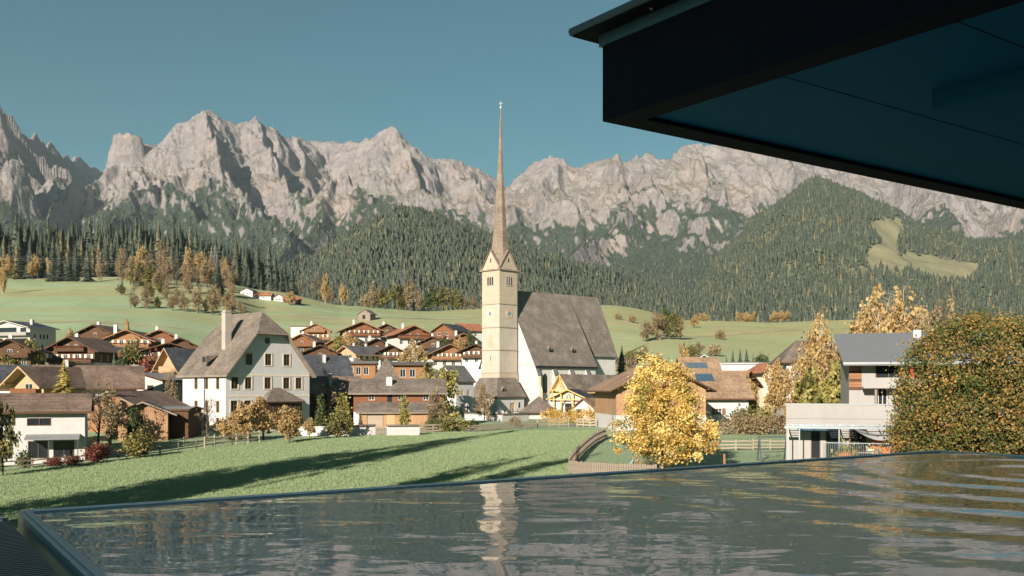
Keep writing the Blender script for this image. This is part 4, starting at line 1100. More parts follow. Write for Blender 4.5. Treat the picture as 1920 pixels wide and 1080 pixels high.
# ---- the tower, a little in front of the nave, its edge towards the camera
td = 255.0
TW = 6.5; TZ0 = -6.6
tower = empty('church_tower', (PX(936.5, td), td, TZ0), math.radians(45))      # front edge at the origin, faces along +x and +y
Z = lambda py: PZ(py, 258) - TZ0
zc, zg, zt_ = Z(508), Z(471), Z(201)
lv = [-2, Z(699.5), Z(657), Z(614.5), Z(571), zc]
for k in range(5):
    g_ = 0.0 if k else 0.12
    MB().box(-g_, -g_, lv[k], TW + g_, TW + g_, lv[k + 1]).build('tower_stage', TOWER_S if k in (0, 4) else TOWER_P, tower)
    if k: MB().box(-.12, -.12, lv[k] - .09, TW + .12, TW + .12, lv[k] + .09).build('belt_course', BELT, tower)
MB().box(-.42, -.42, zc - .02, TW + .42, TW + .42, zc + .24).build('cornice', BELT, tower)
# four gables
gh = zg - zc
for k in range(4):
    c_ = TW / 2; R = Matrix.Translation((c_, c_, 0)) @ Matrix.Rotation(k * math.pi / 2, 4, 'Z') @ Matrix.Translation((-c_, -c_, 0))
    f = lambda x, y, z: tuple(R @ Vector((x, y, z)))
    q = MB(); q.prism([f(0, .02, zc + .24), f(TW, .02, zc + .24), f(c_, .02, zg)], R.to_3x3() @ Vector((0, .35, 0))); go_ = q.build('gable', TOWER_S, tower)
    q = MB(); q.bar(f(-.35, 0.05, zc + .22), f(c_, .05, zg + .3), .55, .16); q.bar(f(TW + .35, 0.05, zc + .22), f(c_, .05, zg + .3), .55, .16); q.build('gable_verge', SPIRE, go_)
    q = MB(); q.box(-.16, -.02, 0, .16, .03, 1.0); w_ = q.build('gable_slit', GLASS, go_); w_.location = R @ Vector((c_, 0.0, zc + gh * .42)); w_.rotation_euler = (0, 0, k * math.pi / 2)
    # gable roofs run into the spire
    q = MB(); q.poly([f(c_, .05, zg + .2), f(-.3, .05, zc + .25), f(c_, c_, zc + gh * 1.0)]); q.poly([f(c_, .05, zg + .2), f(c_, c_, zc + gh * 1.0), f(TW + .3, .05, zc + .25)]); q.build('gable_roof', SPIRE, tower)
# spire: eight sides, slender, leaning a hair
prof = [(zc + .3, TW * .545), (zg - 2.2, TW * .43), (Z(461), 2.16), (Z(430), 1.84), (Z(391), 1.52), (Z(355), 1.14), (Z(320), .81), (Z(285), .58), (Z(250), .38), (Z(225), .25), (zt_, .09)]
q = MB(); rings = []
for (z, r) in prof:
    b = len(q.v); tt = (z - zc) / (zt_ - zc)
    for k in range(8):
        a = math.pi / 8 + k * math.pi / 4
        q.v.append((TW / 2 + r * math.cos(a) + .28 * tt * .7, TW / 2 + r * math.sin(a) - .28 * tt * .7, z))
    rings.append(b)
for b0, b1 in zip(rings[:-1], rings[1:]):
    for k in range(8): q.f.append((b0 + k, b0 + (k + 1) % 8, b1 + (k + 1) % 8, b1 + k)); q.m.append(0)
q.f.append(tuple(rings[-1] + k for k in range(8))); q.m.append(0)
spo = q.build('spire', SPIRE, tower)
tx, ty = TW / 2 + .2, TW / 2 - .2
q = MB(); q.tube([(tx, ty, zt_ - .1), (tx, ty, zt_ + .5), (tx, ty, zt_ + .55)], [.10, .10, .10], 6)
for r_, z_ in ((.30, .35),):
    q.tube([(tx, ty, zt_ + z_ - .3), (tx, ty, zt_ + z_ - .15), (tx, ty, zt_ + z_ + .15), (tx, ty, zt_ + z_ + .3)], [.08, r_, r_, .08], 8)
q.bar((tx, ty, zt_ + .4), (tx, ty, zt_ + 2.0), .10); q.bar((tx - .35, ty + .35, zt_ + 1.4), (tx + .35, ty - .35, zt_ + 1.4), .09); q.build('spire_cross', FRAME_W, spo)
def on_face(k, u_, z):     # k 0: right face (y = 0), 1: left face (x = 0)
    return ((u_, -.004, z), 0.0) if k == 0 else ((-.004, TW - u_, z), -math.pi / 2)
for k in (0, 1):
    for i in (-1, 0, 1):    # belfry triplet
        p, rz = on_face(k, TW / 2 + .3 * (0) + i * .82 + (.25 if k == 0 else -.1), Z(535.5))
        w_ = .56; h_ = 2.2; pts = arch_pts(w_, h_)
        bo = MB().poly([(a, -.012, b) for a, b in pts]).build('belfry_opening', GLASS if k == 0 else GLASS, tower, recalc=False); bo.location = p; bo.rotation_euler = (0, 0, rz)
        q = MB(); q.box(-.34, -.09, 0, -.28, .0, 2.0); q.box(.28, -.09, 0, .34, 0, 2.0); q.box(-.38, -.12, -.16, .38, 0, 0)
        so_ = q.build('jamb', TOWER_P, bo)
    p, rz = on_face(k, TW / 2 + (.25 if k == 0 else -.15), Z(589))     # clocks
    ck = empty('clock', p, rz); ck.parent = tower; ck.rotation_euler = (0, 0, rz)
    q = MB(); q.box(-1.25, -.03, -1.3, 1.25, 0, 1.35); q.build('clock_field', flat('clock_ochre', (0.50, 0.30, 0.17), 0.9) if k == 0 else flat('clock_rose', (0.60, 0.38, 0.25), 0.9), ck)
    q = MB(); N = 28; q.prism([(1.06 * math.cos(a), -.03, 1.06 * math.sin(a)) for a in [6.2832 * i / N for i in range(N)]], (0, -.05, 0)); q.build('clock_dial', FRAME_W, ck)
    q = MB(); q.prism([(.55 * math.cos(a), -.082, .55 * math.sin(a)) for a in [6.2832 * i / N for i in range(N)]], (0, -.012, 0)); q.build('clock_centre', flat('clock_blue', (0.16, 0.22, 0.28), 0.7), ck)
    for i in range(12):
        a = i * math.pi / 6; q = MB(); q.bar((.74 * math.sin(a), -.095, .74 * math.cos(a)), (1.0 * math.sin(a), -.095, 1.0 * math.cos(a)), .10 if i % 3 else .16, .02, up=(0, 1, 0))
        q.build('numeral', COPPER, ck)
    q = MB(); q.bar((0, -.12, 0), (.62 * math.sin(.9), -.12, .62 * math.cos(.9)), .12, .02, up=(0, 1, 0)); q.bar((0, -.13, 0), (.9 * math.sin(-.35), -.13, .9 * math.cos(-.35)), .08, .02, up=(0, 1, 0)); q.build('clock_hands', GOLD, ck)
p, rz = on_face(1, TW / 2 - .1, Z(640))   # faded wall painting
q = MB(); q.prism([(-.95, -.02, -1.6), (.95, -.02, -1.6), (1.0, -.02, -.6), (.45, -.02, .3), (.35, -.02, 1.2), (.2, -.02, 1.9), (-.1, -.02, 1.3), (-.35, -.02, 1.9), (-.45, -.02, .6), (-.9, -.02, -.4)], (0, .018, 0))
wp_ = q.build('wall_painting', flat('fresco', (0.50, 0.30, 0.20), 0.95, 0, 0.35, 2.2), tower); wp_.location = p; wp_.rotation_euler = (0, 0, rz)
p, rz = on_face(1, TW / 2, Z(672)); q = MB(); q.box(-.10, -.02, -.6, .10, .0, .5); s_ = q.build('slit_window', GLASS, tower); s_.location = p; s_.rotation_euler = (0, 0, rz)
tag(tower, 'tall cream stone church tower with clocks and needle spire', 'tower')

# ---- porch built round the tower foot
pd = empty('tower_porch', (PX(932, 248), 248, TZ0), math.radians(45))
A0 = 9.6
mb = MB(); wall(mb, (0, 0, 0), (1, 0, 0), A0, [(0, 4.6), (A0, 4.6)], -2, 4.6, [(4.6, 0.0, 1.7, 2.9)]); wall(mb, (0, A0, 0), (0, -1, 0), A0, [(0, 4.6), (A0, 4.6)], -2, 4.6, [(5.2, 0.0, 1.6, 2.8)])
wall(mb, (A0, 0, 0), (0, 1, 0), A0, [(0, 4.6), (A0, 4.6)], -2, 4.6, ()); wall(mb, (A0, A0, 0), (-1, 0, 0), A0, [(0, 4.6), (A0, 4.6)], -2, 4.6, ()); mb.build('wall', WHITE, pd, recalc=False)
q = MB(); e = -.5; i0, i1 = 3.0, A0; zz0, zz1 = 4.4, 9.3
E = [(e, e, zz0), (A0 - e, e, zz0), (A0 - e, A0 - e, zz0), (e, A0 - e, zz0)]; I = [(i0, i0, zz1), (i1, i0, zz1), (i1, i1, zz1), (i0, i1, zz1)]
shell(q, [[E[k], E[(k + 1) % 4], I[(k + 1) % 4], I[k]] for k in range(4)], .25); pr_ = q.build('roof', [R_SHING, COPPER], pd)
q = MB(); q.poly([(2.0, .4, 5.9), (3.2, .4, 5.9), (2.6, .4, 6.9)], 1); q.poly([(1.9, .2, 5.85), (2.6, .2, 7.0), (2.6, 1.9, 7.1)], 0); q.poly([(2.6, .2, 7.0), (3.3, .2, 5.85), (2.6, 1.9, 7.1)], 0); q.build('roof_hatch', [R_SHING, GLASS], pr_, recalc=False)
gothic(pd, 7.9, 0, 1.6, .8, 1.6, 0, WHITE, 'round_window'); MB().box(4.62, .15, 0, 6.28, .2, 2.88).build('door', WD_HONEY, pd); MB().box(-.2 + .35, 2.82, 0, .2, 4.38, 2.78).build('door', WD_DARK, pd)
tag(pd, 'low white porch with hipped shingle roof around the tower foot', 'porch')

# ------------------------------------------------------------------ the big white parish house
CHIMG = plaster('chimney_render', (0.36, 0.325, 0.28))
th = 47.0; bd = 149.0
W = 15.1; L = 12.7; he = 9.0; hr = 18.3
c5, s5 = math.cos(math.radians(th)), math.sin(math.radians(th))
fx = lambda px: (lambda r: (r * bd - PX(423, bd)) / (c5 - r * s5))((px - 960) / F)      # facade column -> local x
lx = lambda px: L - (lambda r: (PX(423, bd) - r * bd) / (s5 + r * c5))((px - 960) / F)   # left wall column -> distance from its far end
bz = PZ(811, bd)
wx = lambda p, z, h_=1.75, w_=1.15, st='uc': (fx(p) - w_ / 2, z, w_, h_, st)
front = [wx(p, 9.95 + .25) for p in (466.5, 503, 537.5)] + [wx(p, 6.55) for p in (440, 465.5, 502, 537, 560)] + [wx(p, 2.75 + .3, 1.7) for p in (439, 464.5, 560)]
left = [(lx(p) - .5, z, 1.0, 1.75, 'uc') for z in (6.5, 2.95, -0.1 + .5) for p in (368, 387.5, 408.5)]
house('parish_house', 'large white four storey parish house with steep half hipped shingle roof', 'house', 423, bd, th, W, L, he, hr, base=bz, ovg=1.15, ove=.55, roof=R_SHING, fascia=WD_GREY,
      front=front, left=left, chim=[(2.7, 4.6, 1.05, 1.05, 18.4, CHIMG)], halfhip=(14.9, 3.0), anchor='l', t=.3, bands=[(99, WHITE_B)])
ph = [o for o in COL.objects if o.name == 'parish_house'][0]
for zz in (8.55, 5.35): MB().box(-.05, -.05, zz, W + .03, 0.0, zz + .16).build('string_course', CREAM, ph)
MB().prism([(.02 + fx(501) + .5 * math.cos(a), -.03, 14.0 + .5 * math.sin(a)) for a in [6.2832 * i / 16 for i in range(16)]], (0, .025, 0)).build('round_window', GLASS, ph)
# bay with its own hipped roof
bx = fx(497); by0 = 2.0
q = MB(); q.box(bx - 1.0, -2.0, 1.3, bx + 5.2, -.003, 4.7); bay = q.build('bay_window', WD_RED, ph)
for i in range(6): window(bay, (bx - .85 + 1.0 * i, -2.06, 2.6), 0, .85, 1.75, 'c')
q = MB(); E = [(bx - 1.5, -2.6, 4.6), (bx + 5.7, -2.6, 4.6), (bx + 5.7, 0, 4.6), (bx - 1.5, 0, 4.6)]; r1, r2 = (bx + 1.4, -.0, 6.7), (bx + 2.8, -.0, 6.7)
shell(q, [[E[0], E[1], r2, r1], [E[1], E[2], r2], [E[3], E[0], r1]], .18); q.build('bay_roof', [R_SHING, WD_DARK], bay)
q = MB(); q.box(bx - .6, -1.7, -2, bx - .3, -1.4, 1.3); q.box(bx + 4.6, -1.7, -2, bx + 4.9, -1.4, 1.3); q.build('bay_post', WD_RED, bay)
yy = 5.2; zz = 10.6; sl_ = (hr - he) / (W / 2); xx = (zz - he) / sl_
q = MB(); q.prism([(xx - 1.5, yy, zz - .2), (xx + .6, yy, zz + 1.1), (xx - 1.5, yy, zz + 1.0)], (0, 1.3, 0)); q.build('dormer', R_SHING, ph)
MB().box(xx - 1.52, yy + .2, zz + .1, xx - 1.50, yy + 1.1, zz + .85).build('dormer_window', GLASS, ph)
q = MB(); q.tube([(-.08, L - lx(384), -1.5), (-.08, L - lx(384), he - .4)], .07, 6); q.build('downpipe', COPPER, ph)

# ------------------------------------------------------------------ houses left of the church
def solar(h, x, y, z, w, l, tilt):
    pass
house('white_house', 'white two storey house with brown tiled roof at the left edge', 'house', 45, 112, 21, 12.6, 8.4, 5.6, 7.3, base=PZ(863, 112), ridge='x', roof=R_BROWN, ovg=.7, ove=.9,
      front=[(4.15, 3.9, 1.3, 1.25, 'b'), (6.6, 3.85, 2.5, 1.35, 'g'), (4.05, .2, 1.1, 2.0, 'd'), (6.7, .15, 2.1, 2.0, 'gd'), (9.3, .15, 2.2, 2.0, 'gd')], right=grid([3, 6], [1, 3.9], 1.0, 1.2))
wh = COL.objects['white_house']
MB().prism([(6.5, -2.3, 2.35), (12.1, -2.3, 2.35), (12.1, -.003, 2.75), (6.5, -.003, 2.75)], (0, 0, .14)).build('terrace_canopy', R_METAL, wh)
for x in (8.9, 11.9): MB().box(x, -2.2, -1, x + .1, -2.1, 2.36).build('canopy_post', STEEL_D, wh)
MB().box(6.55, -.05, 4.72, 9.15, -.003, 5.3).build('roller_blind', GREYW, wh)
house('long_house', 'long pale house under a ribbed brown roof behind the white house', 'house', 166, 152, 21, 13.8, 9, 4.5, 7.3, base=-3.9, ridge='x', roof=R_BROWN, ove=1.3, ovg=1.2,
      front=grid([5.0, 6.2, 7.4], [2.1], .95, 1.15, 'b') + [(9.3, 2.0, 2.6, 1.3, 'gb')], chim=[(3.2, 3.4, .7, .7, 8.0, WHITE)])
house('gabled_wing', 'timber gable with honey coloured boarded soffit and red balcony', 'house', 54, 146, -22, 5.8, 7.5, 4.7, 6.9, base=-3.9, roof=R_BROWN, fascia=WD_HONEY, ovg=1.9, ove=1.2, bands=[(3.0, WHITE), (99, WD_HONEY)],
      front=[(1.2, .9, 1.2, 1.5, 'w'), (3.4, .9, 1.2, 1.5, 'w'), (2.1, 3.2, 1.5, 1.4, 'w')], balc=[('f', .4, 5.4, 2.9, 1.1, WD_RED)], purlins=3)
house('dark_roofed_house', 'dark slate roofed house cut by the left edge', 'house', -18, 170, 6, 11, 10, 4.4, 6.9, base=-3.0, ridge='x', roof=R_DARK, ove=1.4, bands=[(2.5, WHITE), (99, WD_DARK)])
gl = [(1.0, 7.0, 2.0, 1.6, 'b'), (4.4, 6.9, 6.4, 1.9, 'gb'), (12.0, 7.0, 2.0, 1.6, 'b'), (0.6, 3.7, 5.6, 1.6, 'gb'), (7.3, 3.7, 6.8, 1.6, 'gb'), (1.5, .9, 2.6, 1.5, 'gb'), (5.5, .9, 2.4, 1.5, 'gb'), (9.6, .9, 2.6, 1.5, 'gb')]
house('apartment_house', 'pale grey apartment house with glazed gable and long balconies', 'apartment house', 17, 236, -20, 15.2, 10.5, 8.6, 10.2 + .6, base=PZ(664, 236) - .2, roof=R_DARK, fascia=GREYW, ovg=1.3, ove=.5, bands=[(99, GREYW)],
      front=gl, right=grid([2, 4.2, 5.6, 7], [5.2], .7, 1.5, 'b') + grid([2, 5, 8], [2.0], .8, 1.4, 'b'), balc=[('f', 0, 15.2, 3.1, 1.6, PANEL), ('f', 0, 15.2, 6.2, 1.6, PANEL)], chim=[(11, 5, .8, .8, 11.3, WHITE)])
COL.objects['apartment_house'].scale = (.92, .75, .74)
def chalet(label, px, d, th, W, L, he, hr, base, roof=R_BROWN, wd=WD_RED, split=2.9, group='timber chalets on the slope', fl=True, chim=True, ovg=1.5, ove=1.5, low=WHITE, nb=2, win='pw', side=True):
    xs = [W * (i + .5) / max(3, int(W / 2.6)) for i in range(max(3, int(W / 2.6)))]
    fr = grid(xs, [.7], 1.0, 1.4, 'w') + (grid(xs, [split + .45], .95, 1.3, 'ws' + win[0]) if he > split + 1.6 else grid(xs[1:-1], [split + .45], .95, 1.15, 'w'))
    if hr > split + 4.4: fr += grid([W / 2 - 1.0, W / 2 + 1.0], [split + 3.0], .8, 1.0, 'w')
    ba = [('f', .2, W - .2, split - .05, 1.2, wd, fl)]
    if hr > split + 4.4 and nb > 1: ba.append(('f', W * .18, W * .82, split + 2.5, 1.1, wd, fl))
    sd = grid([L * .25, L * .5, L * .75], [.8, split + .4], .9, 1.2, 'w') if side and he > split + 1.7 else grid([L * .3, L * .65], [.8], .9, 1.2, 'w')
    return house('chalet', label, 'chalet', px, d, th, W, L, he, hr, base=base, group=group, roof=roof, fascia=WD_ORG if wd in (WD_ORG, WD_RED) else WD_DARK, ovg=ovg, ove=ove, bands=[(split, low), (99, wd)],
                 front=fr, left=sd, right=sd, balc=ba, purlins=5, chim=[(W * .3, L * .45, .7, .7, hr + .9, WHITE)] if chim else ())
chalet('dark brown chalet with flower balconies below the apartment house', 134, 215, -7, 10.6, 11, 5.7, 8.3, PZ(705, 215), wd=WD_DARK, nb=2)
chalet('orange timber chalet with bell turret on its ridge', 239, 240, 2, 11.2, 12, 4.3, 6.6, PZ(671, 240), wd=WD_ORG, split=2.6)
ct = COL.objects['chalet.001']
q = MB(); q.box(5.3, -.6, 6.7, 5.9, 0, 8.4); q.prism([(5.1, -.8, 8.4), (6.1, -.8, 8.4), (6.1, .2, 8.4), (5.1, .2, 8.4)], (0, 0, .12)); q.tube([(5.6, -.3, 8.5), (5.6, -.3, 9.7)], [.35, .03], 6); q.build('bell_turret', WD_ORG, ct)
for xx_ in (1.2,): MB().box(xx_, 3, 4.5, xx_ + .8, 3.8, 8.2).build('chimney', WHITE, ct)
house('link_house', 'low dark house tucked between the two flowered chalets', 'house', 208, 222, 0, 7, 7, 3.6, 4.6, base=PZ(690, 222), ridge='x', roof=R_DARK, bands=[(1.8, WHITE), (99, WD_DARK)], front=[(.6, 1.9, 2.2, 1.2, 'gb'), (3.6, 1.9, 2.4, 1.2, 'gb')])
chalet('dark chalet with wide gable behind the red bushes', 318, 214, 12, 11.5, 10, 3.9, 5.6, PZ(693, 214), wd=WD_DARK, fl=False, split=2.0)
house('steep_timber_house', 'narrow steep house with honey timber gable and dark roof', 'house', 321, 176, -38, 6.8, 9, 5.4, 9.0, base=-2.1, roof=R_DARK, fascia=WD_HONEY, ovg=1.5, ove=1.0, bands=[(2.6, CREAM), (99, WD_HONEY)],
      front=[(1.0, .5, 1.1, 1.5), (4.2, .5, 1.1, 1.5), (2.6, 3.4, 1.5, 1.6)], balc=[('f', .2, 6.6, 2.6, 1.1, WD_HONEY), ('f', 1, 5.8, 5.0, 1.0, WD_HONEY)], purlins=3)
house('low_pitched_house', 'house with low grey metal roof and stone chimney', 'house', 268, 166, -14, 7.4, 8, 4.3, 5.3, base=-2.9, roof=R_METAL, bands=[(99, GREYW)], front=[(1.2, 2.6, .8, .8, 'b'), (4.5, 2.2, 1.2, 1.2, 'b')], chim=[(.6, 1.0, 1.6, 1.1, 6.5, GREYW)])
house('barn', 'old dark timber barn with sagging brown roof beside the bare tree', 'barn', 212, 141, -18, 8.6, 9, 3.2, 5.0, base=-5.6, roof=R_BROWN, fascia=WD_GREY, ovg=1.2, ove=1.4, bands=[(99, WD_ORG)], front=[(3.2, .2, 2.2, 2.2, 'bd')])
house('barn', 'small weathered shed with grey roof near the conifer', 'shed', 268, 135, 16, 6.4, 6, 2.6, 3.9, base=-5.9, roof=R_SHING, fascia=WD_GREY, ovg=.9, ove=1.2, bands=[(99, WD_VERT)], front=[(2.0, .3, 1.2, 1.8, 'bd')])
house('garage', 'flat dark carport between shed and parish house', 'carport', 318, 139, 0, 5.2, 6, 2.5, 2.8, base=-5.6, ridge='x', roof=R_METAL, ovg=.3, ove=.3, bands=[(99, WD_DARK)], front=[(.5, .1, 2.4, 1.9, 'g')])

# ------------------------------------------------------------------ between parish house and church
house('black_roofed_house', 'house under a wide black roof right of the parish house', 'house', 606, 200, 22, 10.5, 12, 7.7, 12.6, base=-6.0, ridge='x', roof=R_DARK, fascia=WD_DARK, ovg=1.2, ove=1.2, bands=[(5, WHITE), (99, WD_DARK)], front=grid([2, 5, 8], [5.4], 1, 1.2),
      chim=[(6, 4, .6, .6, 12.6, WHITE)])
house('shed_house', 'low brown roofed outbuilding below the black roof', 'outbuilding', 618, 180, 8, 9.2, 8, 5.6, 8.2, base=-6.2, ridge='x', roof=R_BROWN, bands=[(99, WD_DARK)], chim=[(4.2, 1.3, .8, .8, 8.6, WHITE)])
fh = house('farmhouse', 'red brown timber farmhouse with shingled lean-to and white windows', 'farmhouse', 746, 168, 6, 14.8, 9.5, 5.9, 8.0, base=PZ(801, 168), ridge='x', roof=R_SHING, fascia=WD_GREY, ovg=.9, ove=.9, bands=[(2.6, WHITE), (99, WD_RED)],
      front=[(x - .5, 4.55, 1.0, 1.0, 'wc') for x in (3.0, 7.9, 12.1)] + [(5.6, 4.2, .9, 1.6, 'bd')], chim=[(5.4, 2.0, 1.0, 1.0, 8.2, WHITE)])
q = MB(); shell(q, [[(.5, -3.6, 2.55), (15.0, -3.6, 2.55), (15.0, -.004, 4.25), (.5, -.004, 4.25)]], .18); lt = q.build('lean_to_roof', [R_SHING, WD_GREY], fh)
q = MB(); wall(q, (1.0, -3.0, 0), (1, 0, 0), 13.4, [(0, 2.6), (13.4, 2.6)], -2, 2.62, [(1.4, .2, 2.6, 2.2)]); q.build('lean_to_wall', WD_VERT, fh, recalc=False)
q = MB(); q.prism([(1.0, -3.0, -2), (1.0, 0, -2), (1.0, 0, 4.0), (1.0, -3.0, 2.5)], (.06, 0, 0)); q.prism([(14.35, -3.0, -2), (14.35, 0, -2), (14.35, 0, 4.0), (14.35, -3.0, 2.5)], (.06, 0, 0)); q.build('lean_to_side', WHITE, fh)
MB().box(2.45, -2.9, .2, 4.95, -2.85, 2.35).build('barn_door', WD_PALE, fh)
MB().box(5.6, -3.05, .2, 7.0, -3.003, 2.4).build('barn_door', WD_HONEY, fh)
house('tower_house', 'shingled pyramid roof tower rising behind the farmhouse', 'tower', 729, 196, 20, 4.8, 4.8, 7.6, 12.3, base=-6.3, hip=1, roof=R_SHING, ove=.6, bands=[(99, WHITE)])
house('grey_gabled_house', 'white gabled house with grey slate roof left of the tower', 'house', 872, 226, 48, 5.6, 7, 5.2, 8.6, base=-3.6, ridge='x', roof=R_GREY, ovg=.4, ove=.4, bands=[(99, WHITE)], left=[(2.2, 2.8, .8, 1.3), (3.8, 2.8, .8, 1.3), (3, 5.6, .7, 1.0)], front=grid([2, 4], [2], .9, 1.2))
# slope above
GS = 'timber chalets on the slope'
chalet('chalet with white balcony and brown roof under the hay hut', 678, 330, 14, 12.5, 12, 4.6, 7.2, PZ(645, 330), roof=R_BROWN, wd=WD_RED, split=2.8)
chalet('red roofed chalet with long white terrace', 775, 318, 22, 10.5, 13, 4.2, 6.6, PZ(650, 318), roof=R_RED, wd=WD_RED, split=2.7)
house('slate_roofed_house', 'red timber house with long slate roof on the slope', 'house', 832, 330, -24, 7.6, 12, 4.6, 6.8, base=PZ(646, 330), group=None, roof=R_DARK, fascia=WD_DARK, bands=[(2.2, WHITE), (99, WD_RED)], front=[(1.4, 3.0, 1.3, 1.1), (4.4, 3.0, 1.3, 1.1)], right=grid([3, 6, 9], [1], 1, 1.2))
house('red_roofed_cottage', 'small cottage with orange red roof close to the tower', 'cottage', 886, 345, 30, 7.5, 7, 3.2, 5.4, base=PZ(636, 345), ridge='x', roof=R_RED, bands=[(99, WHITE)], front=grid([2, 5], [1], 1, 1.2))
house('honey_gabled_house', 'long house with honey timber gable facing left and white balcony', 'house', 650, 268, -32, 6.8, 14, 4.4, 6.4, base=PZ(694, 268), roof=R_GREY, fascia=WD_HONEY, ovg=1.3, bands=[(2.3, WHITE), (99, WD_HONEY)], front=[(1, 2.9, 1.2, 1.3), (4, 2.9, 1.2, 1.3)],
      right=grid([2, 4.4, 7, 10], [.8, 2.9], 1.1, 1.3, 'wsp'), balc=[('f', 0, 6.8, 2.3, 1.2, WHITE)], chim=[(2, 4, .6, .6, 7.2, WHITE), (2, 9, .6, .6, 7.2, WHITE)], purlins=3)
chalet('small dark gabled chalet left of the gold birch', 733, 274, 8, 7.2, 8, 4.4, 6.2, PZ(690, 274), wd=WD_DARK, split=2.6, fl=False, roof=R_BROWN)
chalet('orange timber chalet with twin gables below the slate roofed house', 842, 282, 18, 10.5, 13, 4.2, 6.6, PZ(690, 282), roof=R_DARK, wd=WD_ORG, split=2.4, fl=False)
chalet('dark chalet with brown roof at the tower edge', 893, 276, -16, 8.5, 9, 3.8, 5.6, PZ(684, 276), roof=R_TAN, wd=WD_DARK, split=2.0, fl=False)
house('flat_roofed_annex', 'flat roofed timber annex left of the pyramid roof', 'annex', 672, 236, 6, 8, 8, 3.4, 3.9, base=PZ(709, 236), ridge='x', roof=R_METAL, ovg=.5, ove=.7, bands=[(99, WD_ORG)], front=[(1.6, .8, 1.2, 1.9), (3.4, .8, 1.2, 1.9), (5.2, .8, 1.2, 1.9)])
house('flat_roofed_annex', 'flat roofed timber annex right of the pyramid roof', 'annex', 772, 228, 8, 8.2, 8, 3.5, 4.1, base=PZ(713, 228), ridge='x', roof=R_GREY, ovg=1.2, ove=.9, bands=[(99, WD_ORG)], front=[(1.4, .7, 1.3, 1.9), (3.6, .7, 1.3, 1.9)])
chalet('red timber house with glazed gable beside the white cube', 592, 330, 10, 9.4, 8, 4.4, 6.6, PZ(645, 330), roof=R_BROWN, wd=WD_ORG, split=1.4, fl=False, low=WD_ORG, ovg=.7, ove=.6)
house('white_cube_house', 'small white flat roofed house left of the glazed gable', 'house', 561, 333, 5, 5.6, 7, 5.4, 5.6, base=PZ(643, 333), ridge='x', roof=R_METAL, ovg=.1, ove=.1, bands=[(99, WHITE)], front=[(1, .8, 1.2, 1.3), (3, 3.2, 1.2, 1.3)])
house('hay_hut', 'lone weathered hay hut on the pasture', 'hut', 683, 452, -20, 6.0, 5.2, 2.6, 4.4, base=PZ(599, 452), roof=R_SHING, fascia=WD_GREY, ovg=.5, ove=.6, bands=[(99, WD_GREY)], front=[(2.0, .2, 1.6, 1.8, 'b')])
for k, (px, py, w, rf, lb) in enumerate([(462, 578, 7, R_DARK, 'small white farm with dark roof at the pasture edge, leftmost'), (492, 577, 9, R_RED, 'small farm with red roof behind the big chimney'), (522, 577, 5, R_BROWN, 'small farm shed beside the golden tree'), (548, 581, 9, R_RED, 'long low stable right of the golden tree')]):
    house('farm', lb, 'farm', px, 497, -10 + 8 * k, w * .95, 5.6, 2.2, 3.7, base=None, ridge='x' if k % 2 else 'y', roof=rf, bands=[(99, WHITE if k < 3 else WD_DARK)], front=grid([w * .25, w * .55], [.7], .8, .8), ovg=.5, ove=.5)
house('farm', 'tiny white farmhouse between the trees under the forest hill', 'farm', 788, 560, 0, 9, 7, 3, 5, base=PZ(583, 560), ridge='x', roof=R_BROWN, bands=[(99, WHITE)])

for px, py, d, w, th_, rf, wd_, lb in [(600, 690, 262, 9, 12, R_BROWN, WD_DARK, 'brown chalet half hidden behind the black roof'), (566, 664, 300, 8, -8, R_BROWN, WD_RED, 'small red brown chalet above the parish house ridge'), (706, 672, 302, 8.5, 18, R_BROWN, WD_DARK, 'dark chalet between white balcony chalet and dark gable'),
    (812, 668, 304, 9, -12, R_TAN, WD_DARK, 'tan roofed chalet under the red roofed terrace chalet'), (868, 662, 304, 8, 16, R_BROWN, WD_RED, 'brown chalet squeezed under the red cottage'), (725, 640, 346, 8, 5, R_BROWN, WD_DARK, 'dark chalet at the upper edge of the slope houses'), (640, 668, 300, 8, -18, R_DARK, WD_RED, 'red timber chalet with dark roof left of the rust tree'),
    (300, 664, 246, 9, 10, R_BROWN, WD_RED, 'red brown chalet behind the wide dark gable'), (178, 652, 262, 8.5, -6, R_BROWN, WD_DARK, 'brown chalet behind the two flowered chalets'), (338, 682, 232, 8, 14, R_DARK, WD_DARK, 'dark roofed chalet left of the parish house roof'), (18, 692, 200, 8, 8, R_BROWN, WD_DARK, 'brown roofed chalet under the apartment house')]:
    chalet(lb, px, d, th_, w, 9, 4.0, 5.9, PZ(py, d), roof=rf, wd=wd_, split=2.4, fl=False, low=WHITE if px % 2 else WD_DARK, ovg=1.2, ove=1.2, nb=1)
# ------------------------------------------------------------------ churchyard buildings and the right side
pv_ = house('chapel_of_rest', 'long shingled hall with new yellow timber gable before the nave', 'hall', 1057, 222, -50, 5.4, 16.5, 5.4, 8.6, base=PZ(776, 222), roof=R_SHING, fascia=YELLOW_W, ovg=1.4, ove=.7, bands=[(3.3, WHITE), (99, CREAM)],
      right=[(2 + 2.0 * i, 3.9, 1.2, .9, 'b') for i in range(7)], front=[(2.2, 3.6, 1.0, 1.0, 'b')], purlins=3)
for x in (.3, 5.1): MB().bar((x, -1.2, -.6), (x, -1.2, 5.4), .26).build('post', YELLOW_W, pv_)
MB().bar((-.5, -1.2, 5.3), (5.9, -1.2, 5.3), .26).build('tie_beam', YELLOW_W, pv_)
for a, b in (((2.7, -1.2, 5.3), (2.7, -1.2, 8.3)), ((1.2, -1.2, 5.3), (2.7, -1.2, 7.2)), ((4.2, -1.2, 5.3), (2.7, -1.2, 7.2))): MB().bar(a, b, .2).build('strut', YELLOW_W, pv_)
